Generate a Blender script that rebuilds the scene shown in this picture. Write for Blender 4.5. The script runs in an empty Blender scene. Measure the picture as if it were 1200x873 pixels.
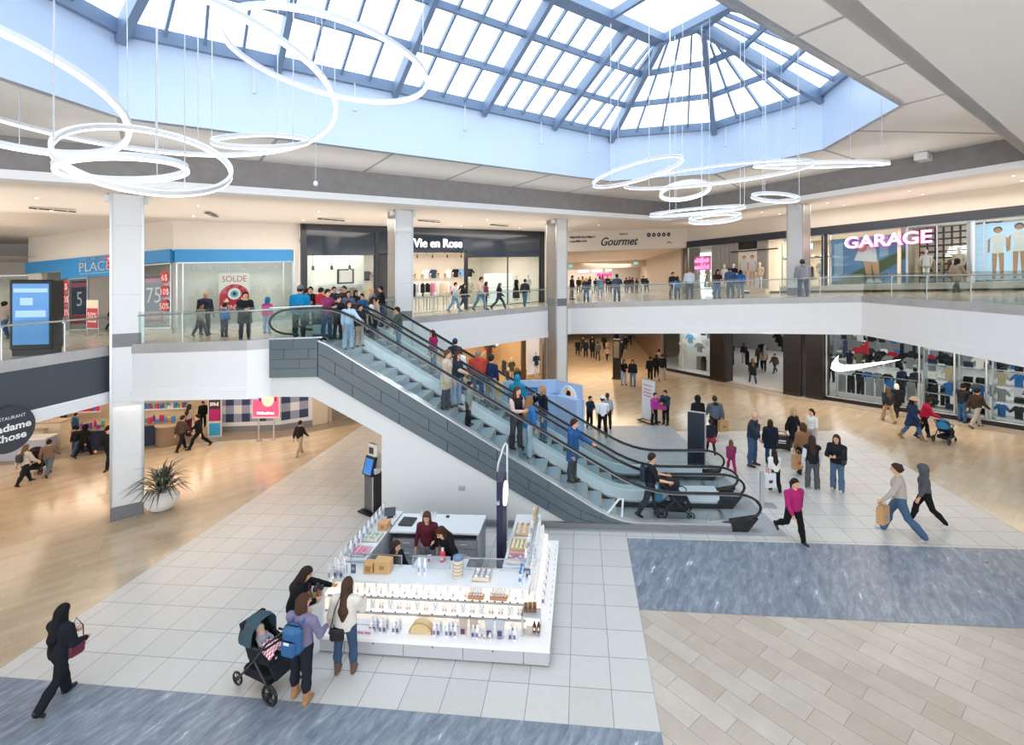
import bpy, math, random
import numpy as np
from mathutils import Vector, Matrix
random.seed(7)
SC = bpy.context.scene
COL = SC.collection
PI = math.pi
R = math.radians
# ---------------------------------------------------------------- the site
# metres; the camera stands at x=0, y=0.  The concourse falls gently towards
# the left (SLOPE), every storey parallel to it.
SLOPE = .048
CAM_H = 6.9
F_PX = 560.0
Z2 = 5.4            # gallery level
ZC = 10.3           # gallery ceiling
ZS = 11.4           # soffit round the skylight
A_ = R(36.8)        # direction of the building grid (t, n)
B_ = R(-8.2)        # direction of the floor grid (p, q)
def gz(x): return SLOPE*x
def T(t, n): return (t*math.cos(A_)-n*math.sin(A_), t*math.sin(A_)+n*math.cos(A_))
def Q(p, q): return (p*math.cos(B_)-q*math.sin(B_), p*math.sin(B_)+q*math.cos(B_))
def toQ(x, y): return (x*math.cos(B_)+y*math.sin(B_), -x*math.sin(B_)+y*math.cos(B_))
def toT(x, y): return (x*math.cos(A_)+y*math.sin(A_), -x*math.sin(A_)+y*math.cos(A_))
def at(u, v, z):    # survey: a sighted point of height z above the floor -> plan position
    y = F_PX*(CAM_H-z)/(v+SLOPE*(u-600)-330.7)
    return ((u-600)/F_PX*y, y)
def V3(xy, z): return Vector((xy[0], xy[1], z+gz(xy[0])))

# ---------------------------------------------------------------- materials
def lin(h):
    h = h.lstrip('#'); o = []
    for i in (0, 2, 4):
        c = int(h[i:i+2], 16)/255
        o.append(c/12.92 if c <= .04045 else ((c+.055)/1.055)**2.4)
    return (o[0], o[1], o[2], 1)
_M = {}
def mat(name, col='#ffffff', rough=.55, metal=0., noise=0, scale=8., emit=0., ecol=None, bump=0, spec=.5, coat=0):
    if name in _M: return _M[name]
    m = bpy.data.materials.new(name); m.use_nodes = True
    nt = m.node_tree; b = nt.nodes['Principled BSDF']
    c = lin(col)
    b.inputs['Base Color'].default_value = c
    b.inputs['Roughness'].default_value = rough
    b.inputs['Metallic'].default_value = metal
    b.inputs['Specular IOR Level'].default_value = spec
    if coat: b.inputs['Coat Weight'].default_value = coat
    if emit:
        b.inputs['Emission Color'].default_value = lin(ecol or col)
        b.inputs['Emission Strength'].default_value = emit
    if noise or bump:
        tc = nt.nodes.new('ShaderNodeTexCoord'); n = nt.nodes.new('ShaderNodeTexNoise')
        n.inputs['Scale'].default_value = scale; n.inputs['Detail'].default_value = 3
        nt.links.new(tc.outputs['Object'], n.inputs['Vector'])
        if noise:
            mx = nt.nodes.new('ShaderNodeMix'); mx.data_type = 'RGBA'
            mx.inputs['A'].default_value = tuple(max(0, k*(1-noise)) for k in c[:3])+(1,)
            mx.inputs['B'].default_value = tuple(min(1, k*(1+noise)) for k in c[:3])+(1,)
            nt.links.new(n.outputs['Fac'], mx.inputs['Factor'])
            nt.links.new(mx.outputs['Result'], b.inputs['Base Color'])
        if bump:
            bp = nt.nodes.new('ShaderNodeBump'); bp.inputs['Strength'].default_value = bump
            bp.inputs['Distance'].default_value = .02
            nt.links.new(n.outputs['Fac'], bp.inputs['Height'])
            nt.links.new(bp.outputs['Normal'], b.inputs['Normal'])
    _M[name] = m; return m
def glass(name, tint='#f4fbf9', refl=.9, base=.04):
    if name in _M: return _M[name]
    m = bpy.data.materials.new(name); m.use_nodes = True; nt = m.node_tree
    nt.nodes.remove(nt.nodes['Principled BSDF']); out = nt.nodes['Material Output']
    tr = nt.nodes.new('ShaderNodeBsdfTransparent'); tr.inputs[0].default_value = lin(tint)
    gl = nt.nodes.new('ShaderNodeBsdfGlossy'); gl.inputs['Roughness'].default_value = .02
    gl.inputs['Color'].default_value = (refl, refl, refl, 1)
    lw = nt.nodes.new('ShaderNodeLayerWeight'); lw.inputs['Blend'].default_value = .25
    ma = nt.nodes.new('ShaderNodeMath'); ma.operation = 'MULTIPLY_ADD'
    ma.inputs[1].default_value = .35; ma.inputs[2].default_value = base
    mx = nt.nodes.new('ShaderNodeMixShader')
    nt.links.new(lw.outputs['Fresnel'], ma.inputs[0]); nt.links.new(ma.outputs[0], mx.inputs[0])
    nt.links.new(tr.outputs[0], mx.inputs[1]); nt.links.new(gl.outputs[0], mx.inputs[2])
    nt.links.new(mx.outputs[0], out.inputs['Surface'])
    _M[name] = m; return m
def fabric(hexc): return mat('fabric_'+hexc.strip('#'), hexc, .85, noise=.12, scale=30, bump=.25, spec=.2)
def plain(hexc, rough=.5): return mat('paint_%s_%d' % (hexc.strip('#'), rough*100), hexc, rough, noise=.04, scale=4)
def glow(hexc, s): return mat('glow_%s_%d' % (hexc.strip('#'), s*100), hexc, .4, emit=s)

# ---------------------------------------------------------------- meshes
class MB:
    def __init__(s): s.v = []; s.f = []; s.m = []
    def add(s, vs, fs, m=0):
        o = len(s.v); s.v += [tuple(v) for v in vs]
        for f in fs: s.f.append(tuple(i+o for i in f)); s.m.append(m)
        return s
    def prism(s, pts, z0, z1, m=0, mt=None, mb=None, slope=True):
        n = len(pts); ar = sum(pts[i][0]*pts[(i+1) % n][1]-pts[(i+1) % n][0]*pts[i][1] for i in range(n))
        if ar < 0: pts = pts[::-1]
        g = gz if slope else (lambda x: 0)
        s.add([(x, y, z0+g(x)) for x, y in pts]+[(x, y, z1+g(x)) for x, y in pts], [], m)
        o = len(s.v)-2*n
        for i in range(n):
            j = (i+1) % n; s.f.append((o+i, o+j, o+n+j, o+n+i)); s.m.append(m)
        s.f.append(tuple(o+n+i for i in range(n))); s.m.append(m if mt is None else mt)
        s.f.append(tuple(o+i for i in reversed(range(n)))); s.m.append(m if mb is None else mb)
        return s
    def flat(s, pts, z, m=0, up=True):
        n = len(pts); ar = sum(pts[i][0]*pts[(i+1) % n][1]-pts[(i+1) % n][0]*pts[i][1] for i in range(n))
        if (ar < 0) == up: pts = pts[::-1]
        return s.add([(x, y, z+gz(x)) for x, y in pts], [tuple(range(n))], m)
    def hexa(s, P, m=0):   # 8 corner points: bottom 4 (ccw), top 4
        return s.add(P, [(3, 2, 1, 0), (4, 5, 6, 7), (0, 1, 5, 4), (1, 2, 6, 5), (2, 3, 7, 6), (3, 0, 4, 7)], m)
    def box(s, c, d, rz=0, m=0, rx=0, ry=0):
        M = Matrix.Rotation(rz, 3, 'Z') @ Matrix.Rotation(ry, 3, 'Y') @ Matrix.Rotation(rx, 3, 'X'); c = Vector(c); h = [k/2 for k in d]
        P = [c+M @ Vector((sx*h[0], sy*h[1], sz*h[2])) for sz in (-1, 1) for sx, sy in ((-1, -1), (1, -1), (1, 1), (-1, 1))]
        return s.hexa(P, m)
    def bbox(s, c, d, bev=.01, rz=0, m=0):      # box with chamfered vertical and top edges
        x, y, z = [k/2 for k in d]; b = min(bev, x*.9, y*.9, z*.9); cs, sn = math.cos(rz), math.sin(rz)
        def ring(k, zz):
            a, e = x-k, y-k
            p = [(-a+b, -e), (a-b, -e), (a, -e+b), (a, e-b), (a-b, e), (-a+b, e), (-a, e-b), (-a, -e+b)]
            return [(c[0]+i*cs-j*sn, c[1]+i*sn+j*cs, c[2]+zz) for i, j in p]
        V = ring(b*.6, -z)+ring(0, -z+b)+ring(0, z-b)+ring(b*.6, z)
        F = [tuple(range(7, -1, -1)), tuple(range(24, 32))]
        for k in range(3):
            for i in range(8): j = (i+1) % 8; F.append((k*8+i, k*8+j, k*8+8+j, k*8+8+i))
        return s.add(V, F, m)
    def tube(s, pts, r, n=8, m=0, closed=False, caps=True):
        P = [Vector(p) for p in pts]; N = len(P); rr = r if isinstance(r, (list, tuple)) else [r]*N
        o = len(s.v); up = None
        for i, p in enumerate(P):
            a = P[(i-1) % N] if (closed or i) else p; b = P[(i+1) % N] if (closed or i < N-1) else p
            d = (b-a).normalized()
            if up is None: up = d.orthogonal().normalized()
            up = (up-d*up.dot(d)); up = up.normalized() if up.length > 1e-6 else d.orthogonal().normalized()
            w = d.cross(up)
            for k in range(n):
                th = 2*PI*k/n; s.v.append(tuple(p+rr[i]*(math.cos(th)*up+math.sin(th)*w)))
        for i in range(N if closed else N-1):
            for k in range(n):
                k2 = (k+1) % n; i2 = (i+1) % N
                s.f.append((o+i*n+k, o+i*n+k2, o+i2*n+k2, o+i2*n+k)); s.m.append(m)
        if caps and not closed:
            s.f.append(tuple(o+k for k in reversed(range(n)))); s.m.append(m)
            s.f.append(tuple(o+(N-1)*n+k for k in range(n))); s.m.append(m)
        return s
    def lathe(s, prof, c=(0, 0, 0), n=16, m=0, sx=1, sy=1):
        o = len(s.v)
        for r, z in prof:
            for k in range(n):
                th = 2*PI*k/n; s.v.append((c[0]+r*sx*math.cos(th), c[1]+r*sy*math.sin(th), c[2]+z))
        for i in range(len(prof)-1):
            for k in range(n):
                k2 = (k+1) % n; s.f.append((o+i*n+k, o+i*n+k2, o+(i+1)*n+k2, o+(i+1)*n+k)); s.m.append(m)
        s.f.append(tuple(o+k for k in reversed(range(n)))); s.m.append(m)
        s.f.append(tuple(o+(len(prof)-1)*n+k for k in range(n))); s.m.append(m)
        return s
    def ball(s, c, r, n=12, m=0):
        r = r if isinstance(r, (tuple, list)) else (r, r, r)
        pr = [(max(1e-4, math.sin(PI*i/(n//2+2))), -math.cos(PI*i/(n//2+2))*r[2]) for i in range(n//2+3)]
        return s.lathe(pr, c, n, m, r[0], r[1])
    def xform(s, M):
        s.v = [tuple(M @ Vector(v)) for v in s.v]; return s
    def join(s, o, M=None, moff=0):
        return s.add([(M @ Vector(v)) if M else v for v in o.v], [], 0) and s._jf(o, moff)
    def _jf(s, o, moff):
        k = len(s.v)-len(o.v)
        for f, m in zip(o.f, o.m): s.f.append(tuple(i+k for i in f)); s.m.append(m+moff)
        return s
def mesh_of(name, mb, mats, smooth=False):
    me = bpy.data.meshes.new(name); me.from_pydata(mb.v, [], mb.f)
    for m in (mats if isinstance(mats, (list, tuple)) else [mats]): me.materials.append(m)
    if any(mb.m): me.polygons.foreach_set('material_index', mb.m)
    if smooth: me.polygons.foreach_set('use_smooth', [True]*len(mb.f))
    me.update()
    return me
def obj(name, mb, mats, parent=None, world=False, smooth=False, loc=None, label=None):
    """one mesh object; with world=True the mesh is given in world coordinates"""
    off = None
    if world:
        if parent is not None: off = parent_world(parent)
        else:
            P = np.array(mb.v); off = Vector(((P[:, 0].min()+P[:, 0].max())/2, (P[:, 1].min()+P[:, 1].max())/2, P[:, 2].min()))
        mb.v = [(v[0]-off[0], v[1]-off[1], v[2]-off[2]) for v in mb.v]
    o = bpy.data.objects.new(name, mesh_of(name, mb, mats, smooth)); COL.objects.link(o)
    if parent is not None: o.parent = parent
    elif off is not None: o.location = off
    if loc is not None: o.location = loc
    if label: o['label'] = label
    return o
def parent_world(o):
    v = Vector((0, 0, 0))
    while o is not None: v = v+o.location; o = o.parent
    return v
def tag(o, label, cat, group=None):
    o['label'] = label; o['category'] = cat
    if group: o['group'] = group
    return o
def thing(name, label, cat, loc=(0, 0, 0), rz=0, group=None):
    o = bpy.data.objects.new(name, None); COL.objects.link(o); o.empty_display_size = .2
    o.location = loc; o.rotation_euler = (0, 0, rz)
    return tag(o, label, cat, group)
def struct(o): o['kind'] = 'structure'; return o
def structE(name, loc=(0, 0, 0)):
    o = bpy.data.objects.new(name, None); COL.objects.link(o); o.location = loc; return struct(o)
def dup(root, loc, rz=0, label=None, group=None, scale=None):
    r = root.copy(); COL.objects.link(r); r.location = loc; r.rotation_euler = (0, 0, rz)
    if scale: r.scale = (scale,)*3 if not isinstance(scale, tuple) else scale
    if label: r['label'] = label
    if group: r['group'] = group
    for ch in list(root.children):
        c = ch.copy(); COL.objects.link(c); c.parent = r
        for g in list(ch.children):
            d = g.copy(); COL.objects.link(d); d.parent = c
    return r

class Plane:
    """a vertical face from a to b (plan points, left to right as one looks at it)"""
    def __init__(s, a, b):
        s.a = Vector(a); s.b = Vector(b); s.L = (s.b-s.a).length; s.u = (s.b-s.a)/s.L; s.n = Vector((s.u.y, -s.u.x))
        s.rz = math.atan2(s.u.y, s.u.x)
    def xy(s, k, d=0): p = s.a+s.u*k+s.n*d; return (p.x, p.y)
    def P(s, k, z, d=0): p = s.a+s.u*k+s.n*d; return Vector((p.x, p.y, z+gz(p.x)))
    def box(s, mb, k0, k1, z0, z1, d0, d1, m=0):
        return mb.hexa([s.P(k0, z0, d1), s.P(k1, z0, d1), s.P(k1, z0, d0), s.P(k0, z0, d0),
                        s.P(k0, z1, d1), s.P(k1, z1, d1), s.P(k1, z1, d0), s.P(k0, z1, d0)], m)
    def poly(s, mb, pts, d, m=0):   # flat polygon on the face
        return mb.add([s.P(k, z, d) for k, z in pts], [tuple(range(len(pts)))], m)
    def disc(s, mb, k, z, r, d, m=0, n=20, th=None):
        c = [(k+r*math.cos(2*PI*i/n), z+r*math.sin(2*PI*i/n)) for i in range(n)]
        if th:
            o = len(mb.v); mb.add([s.P(*q, d) for q in c]+[s.P(*q, d+th) for q in c], [], m)
            for i in range(n): j = (i+1) % n; mb.f.append((o+i, o+j, o+n+j, o+n+i)); mb.m.append(m)
            mb.f.append(tuple(o+n+i for i in range(n))); mb.m.append(m)
            return mb
        return s.poly(mb, c, d, m)
    def text(s, mb, txt, k, z, size, d, m=0, align='LEFT', ext=.0, shear=0, bold=0, width=None):
        vs, fs = text_geo(txt, size, align, ext, shear, bold, width)
        return mb.add([s.P(k+x, z+y, d+w) for x, y, w in vs], fs, m)
_T = {}
def text_geo(txt, size, align='LEFT', ext=0., shear=0., bold=0., width=None):
    key = (txt, size, align, ext, shear, bold, width)
    if key in _T: return _T[key]
    c = bpy.data.curves.new('txt', 'FONT'); c.body = txt; c.size = size; c.align_x = align
    c.extrude = ext; c.shear = shear; c.offset = bold; c.resolution_u = 3
    o = bpy.data.objects.new('txt', c); COL.objects.link(o)
    dg = bpy.context.evaluated_depsgraph_get(); e = o.evaluated_get(dg); me = e.to_mesh()
    vs = [tuple(v.co) for v in me.vertices]; fs = [tuple(p.vertices) for p in me.polygons]
    e.to_mesh_clear(); bpy.data.objects.remove(o); bpy.data.curves.remove(c)
    if width and vs:
        x0 = min(v[0] for v in vs); x1 = max(v[0] for v in vs); k = width/(x1-x0)
        cx = x0 if align == 'LEFT' else (x0+x1)/2
        vs = [((x-cx)*k+(0 if align == 'LEFT' else 0), y, z) for x, y, z in vs]
    _T[key] = (vs, fs); return vs, fs

# ---------------------------------------------------------------- camera
cam = bpy.data.cameras.new('camera'); co = bpy.data.objects.new('camera', cam); COL.objects.link(co)
co.location = (0, 0, CAM_H); co.rotation_euler = (PI/2, 0, 0)
cam.sensor_width = 36; cam.lens = 36*F_PX/1200; cam.shift_y = -(436.5-330.7)/1200
cam.clip_start = .1; cam.clip_end = 500
SC.camera = co
# ================================================================ surfaces
def tile_mat(name, c1, c2, mort, rot, w, h, off, rough, ox=0, oy=0, msz=.006, cloud=.1, cs=1.2):
    m = bpy.data.materials.new(name); m.use_nodes = True; nt = m.node_tree; b = nt.nodes['Principled BSDF']; N = nt.nodes.new
    tc = N('ShaderNodeTexCoord'); mp = N('ShaderNodeMapping')
    mp.inputs['Rotation'].default_value = (0, 0, -rot); mp.inputs['Location'].default_value = (-ox, -oy, 0)
    br = N('ShaderNodeTexBrick'); br.offset = off; br.squash = 1
    br.inputs['Color1'].default_value = lin(c1); br.inputs['Color2'].default_value = lin(c2); br.inputs['Mortar'].default_value = lin(mort)
    br.inputs['Scale'].default_value = 1; br.inputs['Mortar Size'].default_value = msz; br.inputs['Mortar Smooth'].default_value = .3
    br.inputs['Brick Width'].default_value = w; br.inputs['Row Height'].default_value = h; br.inputs['Bias'].default_value = 0
    no = N('ShaderNodeTexNoise'); no.inputs['Scale'].default_value = cs; no.inputs['Detail'].default_value = 6; no.inputs['Roughness'].default_value = .65
    mx = N('ShaderNodeMix'); mx.data_type = 'RGBA'; mx.blend_type = 'MULTIPLY'; mx.inputs['Factor'].default_value = 1
    rp = N('ShaderNodeValToRGB'); rp.color_ramp.elements[0].position = .3; rp.color_ramp.elements[1].position = .7
    k = 1-cloud; rp.color_ramp.elements[0].color = (k, k*.99, k*.97, 1); rp.color_ramp.elements[1].color = (1, 1, 1, 1)
    L = nt.links.new
    L(tc.outputs['Object'], mp.inputs['Vector']); L(mp.outputs['Vector'], br.inputs['Vector']); L(mp.outputs['Vector'], no.inputs['Vector'])
    L(no.outputs['Fac'], rp.inputs['Fac']); L(br.outputs['Color'], mx.inputs['A']); L(rp.outputs['Color'], mx.inputs['B'])
    L(mx.outputs['Result'], b.inputs['Base Color']); b.inputs['Roughness'].default_value = rough
    return m
def slate_mat(name, rot):
    m = bpy.data.materials.new(name); m.use_nodes = True; nt = m.node_tree; b = nt.nodes['Principled BSDF']; N = nt.nodes.new; L = nt.links.new
    tc = N('ShaderNodeTexCoord'); mp = N('ShaderNodeMapping'); mp.inputs['Rotation'].default_value = (0, 0, -rot); mp.inputs['Scale'].default_value = (1, 1, 1)
    m2 = N('ShaderNodeMapping'); m2.inputs['Scale'].default_value = (1, 3.6, 1)
    n1 = N('ShaderNodeTexNoise'); n1.inputs['Scale'].default_value = 2.2; n1.inputs['Detail'].default_value = 9; n1.inputs['Roughness'].default_value = .72; n1.inputs['Distortion'].default_value = .6
    rp = N('ShaderNodeValToRGB'); e = rp.color_ramp.elements
    e[0].position = .34; e[0].color = lin('#667183'); e[1].position = .72; e[1].color = lin('#aab3c0')
    q = e.new(.52); q.color = lin('#838e9e')
    n2 = N('ShaderNodeTexNoise'); n2.inputs['Scale'].default_value = 2.2; n2.inputs['Detail'].default_value = 3
    r2 = N('ShaderNodeValToRGB'); f = r2.color_ramp.elements; f[0].position = .69; f[0].color = (0, 0, 0, 1); f[1].position = .74; f[1].color = (1, 1, 1, 1)
    mx = N('ShaderNodeMix'); mx.data_type = 'RGBA'; mx.inputs['B'].default_value = lin('#cfd8e4')
    L(tc.outputs['Object'], mp.inputs['Vector']); L(mp.outputs['Vector'], m2.inputs['Vector']); L(m2.outputs['Vector'], n1.inputs['Vector']); L(m2.outputs['Vector'], n2.inputs['Vector'])
    L(n1.outputs['Fac'], rp.inputs['Fac']); L(n2.outputs['Fac'], r2.inputs['Fac']); L(r2.outputs['Color'], mx.inputs['Factor'])
    L(rp.outputs['Color'], mx.inputs['A']); L(mx.outputs['Result'], b.inputs['Base Color']); b.inputs['Roughness'].default_value = .3
    return m
PLANK_R = tile_mat('plank_right', '#cdc5bb', '#bfb3a6', '#9a9086', A_+PI/2, 1.05, .36, .37, .28, msz=.006, cloud=.16, cs=1.8)
PLANK_L = tile_mat('plank_left', '#cbbba4', '#bfad95', '#ae9c85', A_, 1.2, .24, .37, .16, msz=.004, cloud=.14, cs=1.6)
TILE = tile_mat('white_tile', '#d3d2d1', '#cccbca', '#8d8e90', B_, .695, .695, 0, .3, ox=1.2, oy=7.45-.695*20, msz=.008, cloud=.05, cs=9)
SLATE = slate_mat('slate', R(60)); SLATE2 = slate_mat('slate_landing', R(20))
WHITE = mat('white_paint', '#f3f5f9', .5, noise=.02, scale=2)
SOFFIT = mat('soffit_paint', '#e9e7e5', .7, noise=.02, scale=1)
CEIL = mat('warm_ceiling', '#f0e9e1', .75, noise=.02, scale=1)
BAND = mat('wood_grey_band', '#8b8889', .5, noise=.25, scale=3)
MARBLE = mat('curb_marble', '#b7b5b6', .2, noise=.25, scale=1.3)
CLAD = mat('escalator_cladding', '#5a666f', .28, noise=.06, scale=2)
STEEL = mat('brushed_steel', '#c3c6ca', .3, metal=.9)
CHROME = mat('pale_aluminium', '#d9dde2', .25, metal=.6)
BLACK = mat('matt_black', '#17181b', .45, noise=.1, scale=6)
RUBBER = mat('black_rubber', '#101216', .35)
DARK = mat('dark_frame', '#2a2d35', .4, noise=.08, scale=5)
RAILGLASS = glass('railing_glass', '#f2f8f7', refl=.6, base=.025)
SHOPGLASS = glass('shop_glass', '#f4f9f9', refl=.3, base=.05)
SKYGLASS = glass('skylight_glass', '#f6fcff', base=.02)
BEAM = mat('skylight_steel', '#7c90ad', .4, noise=.05, scale=2)
WELL = mat('well_sky_tint', '#cfe0f8', .22, noise=.02, scale=1)  # white well walls, the sky's blue cast put into the colour
STONE = mat('dark_stone', '#7c7d82', .35, noise=.35, scale=40)
WPAN = mat('white_lacquer', '#e4e7ea', .16, noise=.02, scale=2)

# ================================================================ floors
mb = MB()
mb.flat([(-60, -6), (70, -6), (70, 95), (-60, 95)], 0, 0)
f = struct(obj('floor', mb, [PLANK_L]))
mb = MB(); mb.flat([Q(1.2, -6), Q(45, -6), Q(45, 10.15), Q(1.2, 10.15)], .004); struct(obj('floor', mb, PLANK_R))
mb = MB(); mb.flat([Q(-10.95, 7.45), Q(1.2, 7.45), Q(1.2, 12.9), Q(10.95, 12.9), Q(10.95, 21.8), Q(3, 21.8), Q(-4, 21.8), Q(-10.95, 24.5)], .006); struct(obj('floor', mb, TILE))
mb = MB(); mb.flat([Q(1.2, 10.15), Q(50, 10.15), Q(50, 12.9), Q(1.2, 12.9)], .008)
mb.flat([Q(-60, 3), Q(1.2, 3), Q(1.2, 7.45), Q(-60, 7.45)], .008); struct(obj('floor', mb, SLATE))
mb = MB(); mb.flat([Q(-3, 13.2), Q(5.3, 13.2), Q(4.0, 22.6), Q(-3, 22.6)], .012)
struct(obj('floor', mb, mat('landing_stone', '#a3a8b0', .35, noise=.2, scale=3)))
mb = MB(); mb.flat([T(-9, 31.5), T(1.8, 27.0), T(5, 24.9), T(13, 24.2), T(13, 25.2), T(5.2, 26), T(1.8, 28.7), T(-9, 34.2)], .01); struct(obj('floor', mb, mat('border_stone', '#8f8276', .35, noise=.2, scale=3)))
mb = MB(); mb.flat([T(28.6, 21), T(27.2, 12), T(26.9, 0), T(27.8, 0), T(28.0, 12), T(29.4, 21)], .01); struct(obj('floor', mb, mat('border_stone_pale', '#b3a89d', .35, noise=.2, scale=3)))
# gallery
INNER = [Q(-14.75, -8), Q(-14.75, 13.4), Q(-10.16, 13.4), Q(-9.4, 13.75), Q(-7.75, 13.75), Q(-7.75, 16.9), T(9.2, 20.5), T(19.6, 20.4), T(20.9, 18.4),
         T(24.2, 12.6), T(26.2, 8), T(20.4, 2.2), T(11, -7.2)]
OUTER = [(45, -8), (70, 25), (70, 95), (-60, 95), (-60, -8)]
GP = INNER+OUTER
FLOOR2 = tile_mat('gallery_floor', '#cfc3b5', '#c3b5a4', '#a89b8c', A_, 1.0, .5, .37, .16, cloud=.1)
mb = MB(); mb.flat(GP, Z2); struct(obj('floor', mb, FLOOR2))
mb = MB(); mb.flat(GP, 3.74, up=False); struct(obj('ceiling', mb, CEIL))
def run_off(pts, d):    # offset of an open polyline to its left
    out = []
    for i, p in enumerate(pts):
        p = Vector(p); ds = []
        if i: ds.append((p-Vector(pts[i-1])).normalized())
        if i < len(pts)-1: ds.append((Vector(pts[i+1])-p).normalized())
        ns = [Vector((-k.y, k.x)) for k in ds]; n = sum(ns, Vector((0, 0))); n = n/len(ns)
        n = n/max(.3, n.length_squared); out.append((p.x+n.x*d, p.y+n.y*d))
    return out
def strip(mb, pts, d0, d1, z0, z1, m=0):
    a = run_off(pts, d0); b = run_off(pts, d1)
    for i in range(len(pts)-1): mb.prism([a[i], a[i+1], b[i+1], b[i]], z0, z1, m)
    return mb
# the open side lies to the right of the polyline, so left offsets go into the slab
FN = ['left', 'front', 'back', 'right']
for k, (i0, i1, side, m) in enumerate([(0, 1, 'left', mat('charcoal_fascia', '#474d57', .5, noise=.06, scale=2)), (1, 3, 'front', WHITE), (5, 12, 'back', WHITE)]):
    seg = INNER[i0:i1+1]
    mb = MB(); strip(mb, seg, -.02, .2, 4.06, 5.2); struct(obj('trim_'+side, mb, m, world=True))
    mb = MB(); strip(mb, seg, -.06, .25, 3.7, 4.0); strip(mb, seg, -.035, .25, 4.0, 4.06); struct(obj('trim_'+side, mb, WHITE, world=True))
    mb = MB(); strip(mb, seg, -.03, .22, 5.2, 5.5); struct(obj('trim_'+side, mb, MARBLE, world=True))

# ================================================================ upper ceiling, bulkhead, soffit, skylight
RT = [(-9, 18.05), (25.7, 18.05), (25.7, 2.5), (-9, 2.5)]       # atrium in the (t, n) grid
mb = MB(); o = [(-45, 75), (75, 75), (75, -45), (-45, -45)]
for i in range(4):
    j = (i+1) % 4
    if i == 2: struct(obj('ceiling', MB().flat([T(*RT[i]), T(*RT[j]), T(*o[j]), T(*o[i])], ZC, up=False), SOFFIT)); continue
    mb.flat([T(*RT[i]), T(*RT[j]), T(*o[j]), T(*o[i])], ZC, up=False)
struct(obj('ceiling', mb, CEIL))
for i, nm in enumerate(('back', 'right', 'front', 'left')):
    a, b = RT[i], RT[(i+1) % 4]; pts = [T(*a), T(*b)]
    mb = MB(); strip(mb, pts, .0, .25, ZC-.0, ZS); struct(obj('wall_'+nm, mb, BAND if nm != 'front' else SOFFIT, world=True))
    if nm != 'front': mb = MB(); strip(mb, pts, -.16, .3, ZC-.06, ZC+.18); struct(obj('trim_'+nm, mb, WHITE, world=True))
OC = [(-.7, 15.1), (17, 15.1), (20.4, 11.9), (20.4, 7.5), (17, 4.3), (-.7, 4.3), (-4.1, 7.5), (-4.1, 11.9)]
tT = lambda L: [T(*k) for k in L]
mb = MB()
mb.flat(tT([OC[0], OC[1], (17, 18.05), (-.7, 18.05)]), ZS, up=False)
mb.flat(tT([OC[1], OC[2], (25.7, 11.9), (25.7, 18.05), (17, 18.05)]), ZS, up=False)
mb.flat(tT([OC[2], OC[3], (25.7, 7.5), (25.7, 11.9)]), ZS, up=False)
mb.flat(tT([OC[3], OC[4], (17, 2.5), (25.7, 2.5), (25.7, 7.5)]), ZS, up=False)
mb.flat(tT([OC[4], OC[5], (-.7, 2.5), (17, 2.5)]), ZS, up=False)
mb.flat(tT([OC[5], OC[6], (-9, 7.5), (-9, 2.5), (-.7, 2.5)]), ZS, up=False)
mb.flat(tT([OC[6], OC[7], (-9, 11.9), (-9, 7.5)]), ZS, up=False)
mb.flat(tT([OC[7], OC[0], (-.7, 18.05), (-9, 18.05), (-9, 11.9)]), ZS, up=False)
struct(obj('ceiling', mb, SOFFIT))
# recessed joints in the soffit
mb = MB()
def joint(a, b, w=.09):
    a = Vector(T(*a)); b = Vector(T(*b)); d = (b-a).normalized(); n = Vector((-d.y, d.x))*w/2
    mb.prism([a-n, b-n, b+n, a+n], ZS-.012, ZS+.004)
for t in (-.7, 2.85, 6.4, 9.95, 13.5, 17): joint((t, 15.1), (t, 18.05)); joint((t, 4.3), (t, 2.5))
joint(OC[2], (25.7, 11.9+1.5)); joint(OC[3], (25.7, 7.5)); joint((18.7, 5.9), (25.7, 2.6)); joint(OC[7], (-9, 12.5))
struct(obj('trim_upper', mb, mat('joint_grey', '#a9aaad', .6), world=True))
x, y = T(25.3, 5.6); tag(obj('bulkhead_lamp', MB().bbox((0, 0, 0), (.8, .45, .3), .03), WPAN, loc=(x, y, 11.22+gz(x))), 'small white box fitting high on the grey bulkhead above the pink shop name', 'light fitting').rotation_euler = (0, 0, A_)
ZK, ZR = 13.6, 16.0
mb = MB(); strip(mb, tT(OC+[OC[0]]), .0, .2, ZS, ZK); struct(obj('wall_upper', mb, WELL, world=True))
IN = [(.9, 11.2), (15.4, 11.2), (15.9, 9.7), (15.4, 8.2), (.9, 8.2), (.4, 9.7)]
sky = structE('window_1', V3(T(8, 9.7), ZK))
def beam(mb, a, b, w, h, m=0):      # rectangular steel member between two points
    a = Vector(a); b = Vector(b); d = (b-a).normalized(); s = d.cross(Vector((0, 0, 1)))
    s = s.normalized()*w/2 if s.length > 1e-5 else Vector((w/2, 0, 0)); u = s.cross(d).normalized()*h
    if u.z > 0: u = -u
    mb.hexa([a-s+u, b-s+u, b+s+u, a+s+u, a-s, b-s, b+s, a+s], m); return mb
O3 = [V3(T(*k), ZK) for k in OC]; I3 = [V3(T(*k), ZR) for k in IN]
LNK = {0: 0, 1: 1, 2: 2, 3: 2, 4: 3, 5: 4, 6: 5, 7: 5}
mb = MB()
for i in range(8):
    j = (i+1) % 8; a, b = O3[i], O3[j]; c, d = I3[LNK[j]], I3[LNK[i]]
    mb.add([a, b, c, d] if c != d else [a, b, c], [(0, 1, 2, 3)] if c != d else [(0, 1, 2)])
mb.add(I3, [tuple(range(6))])
obj('glass_pane', mb, SKYGLASS, sky, world=True)
mb = MB()
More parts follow.
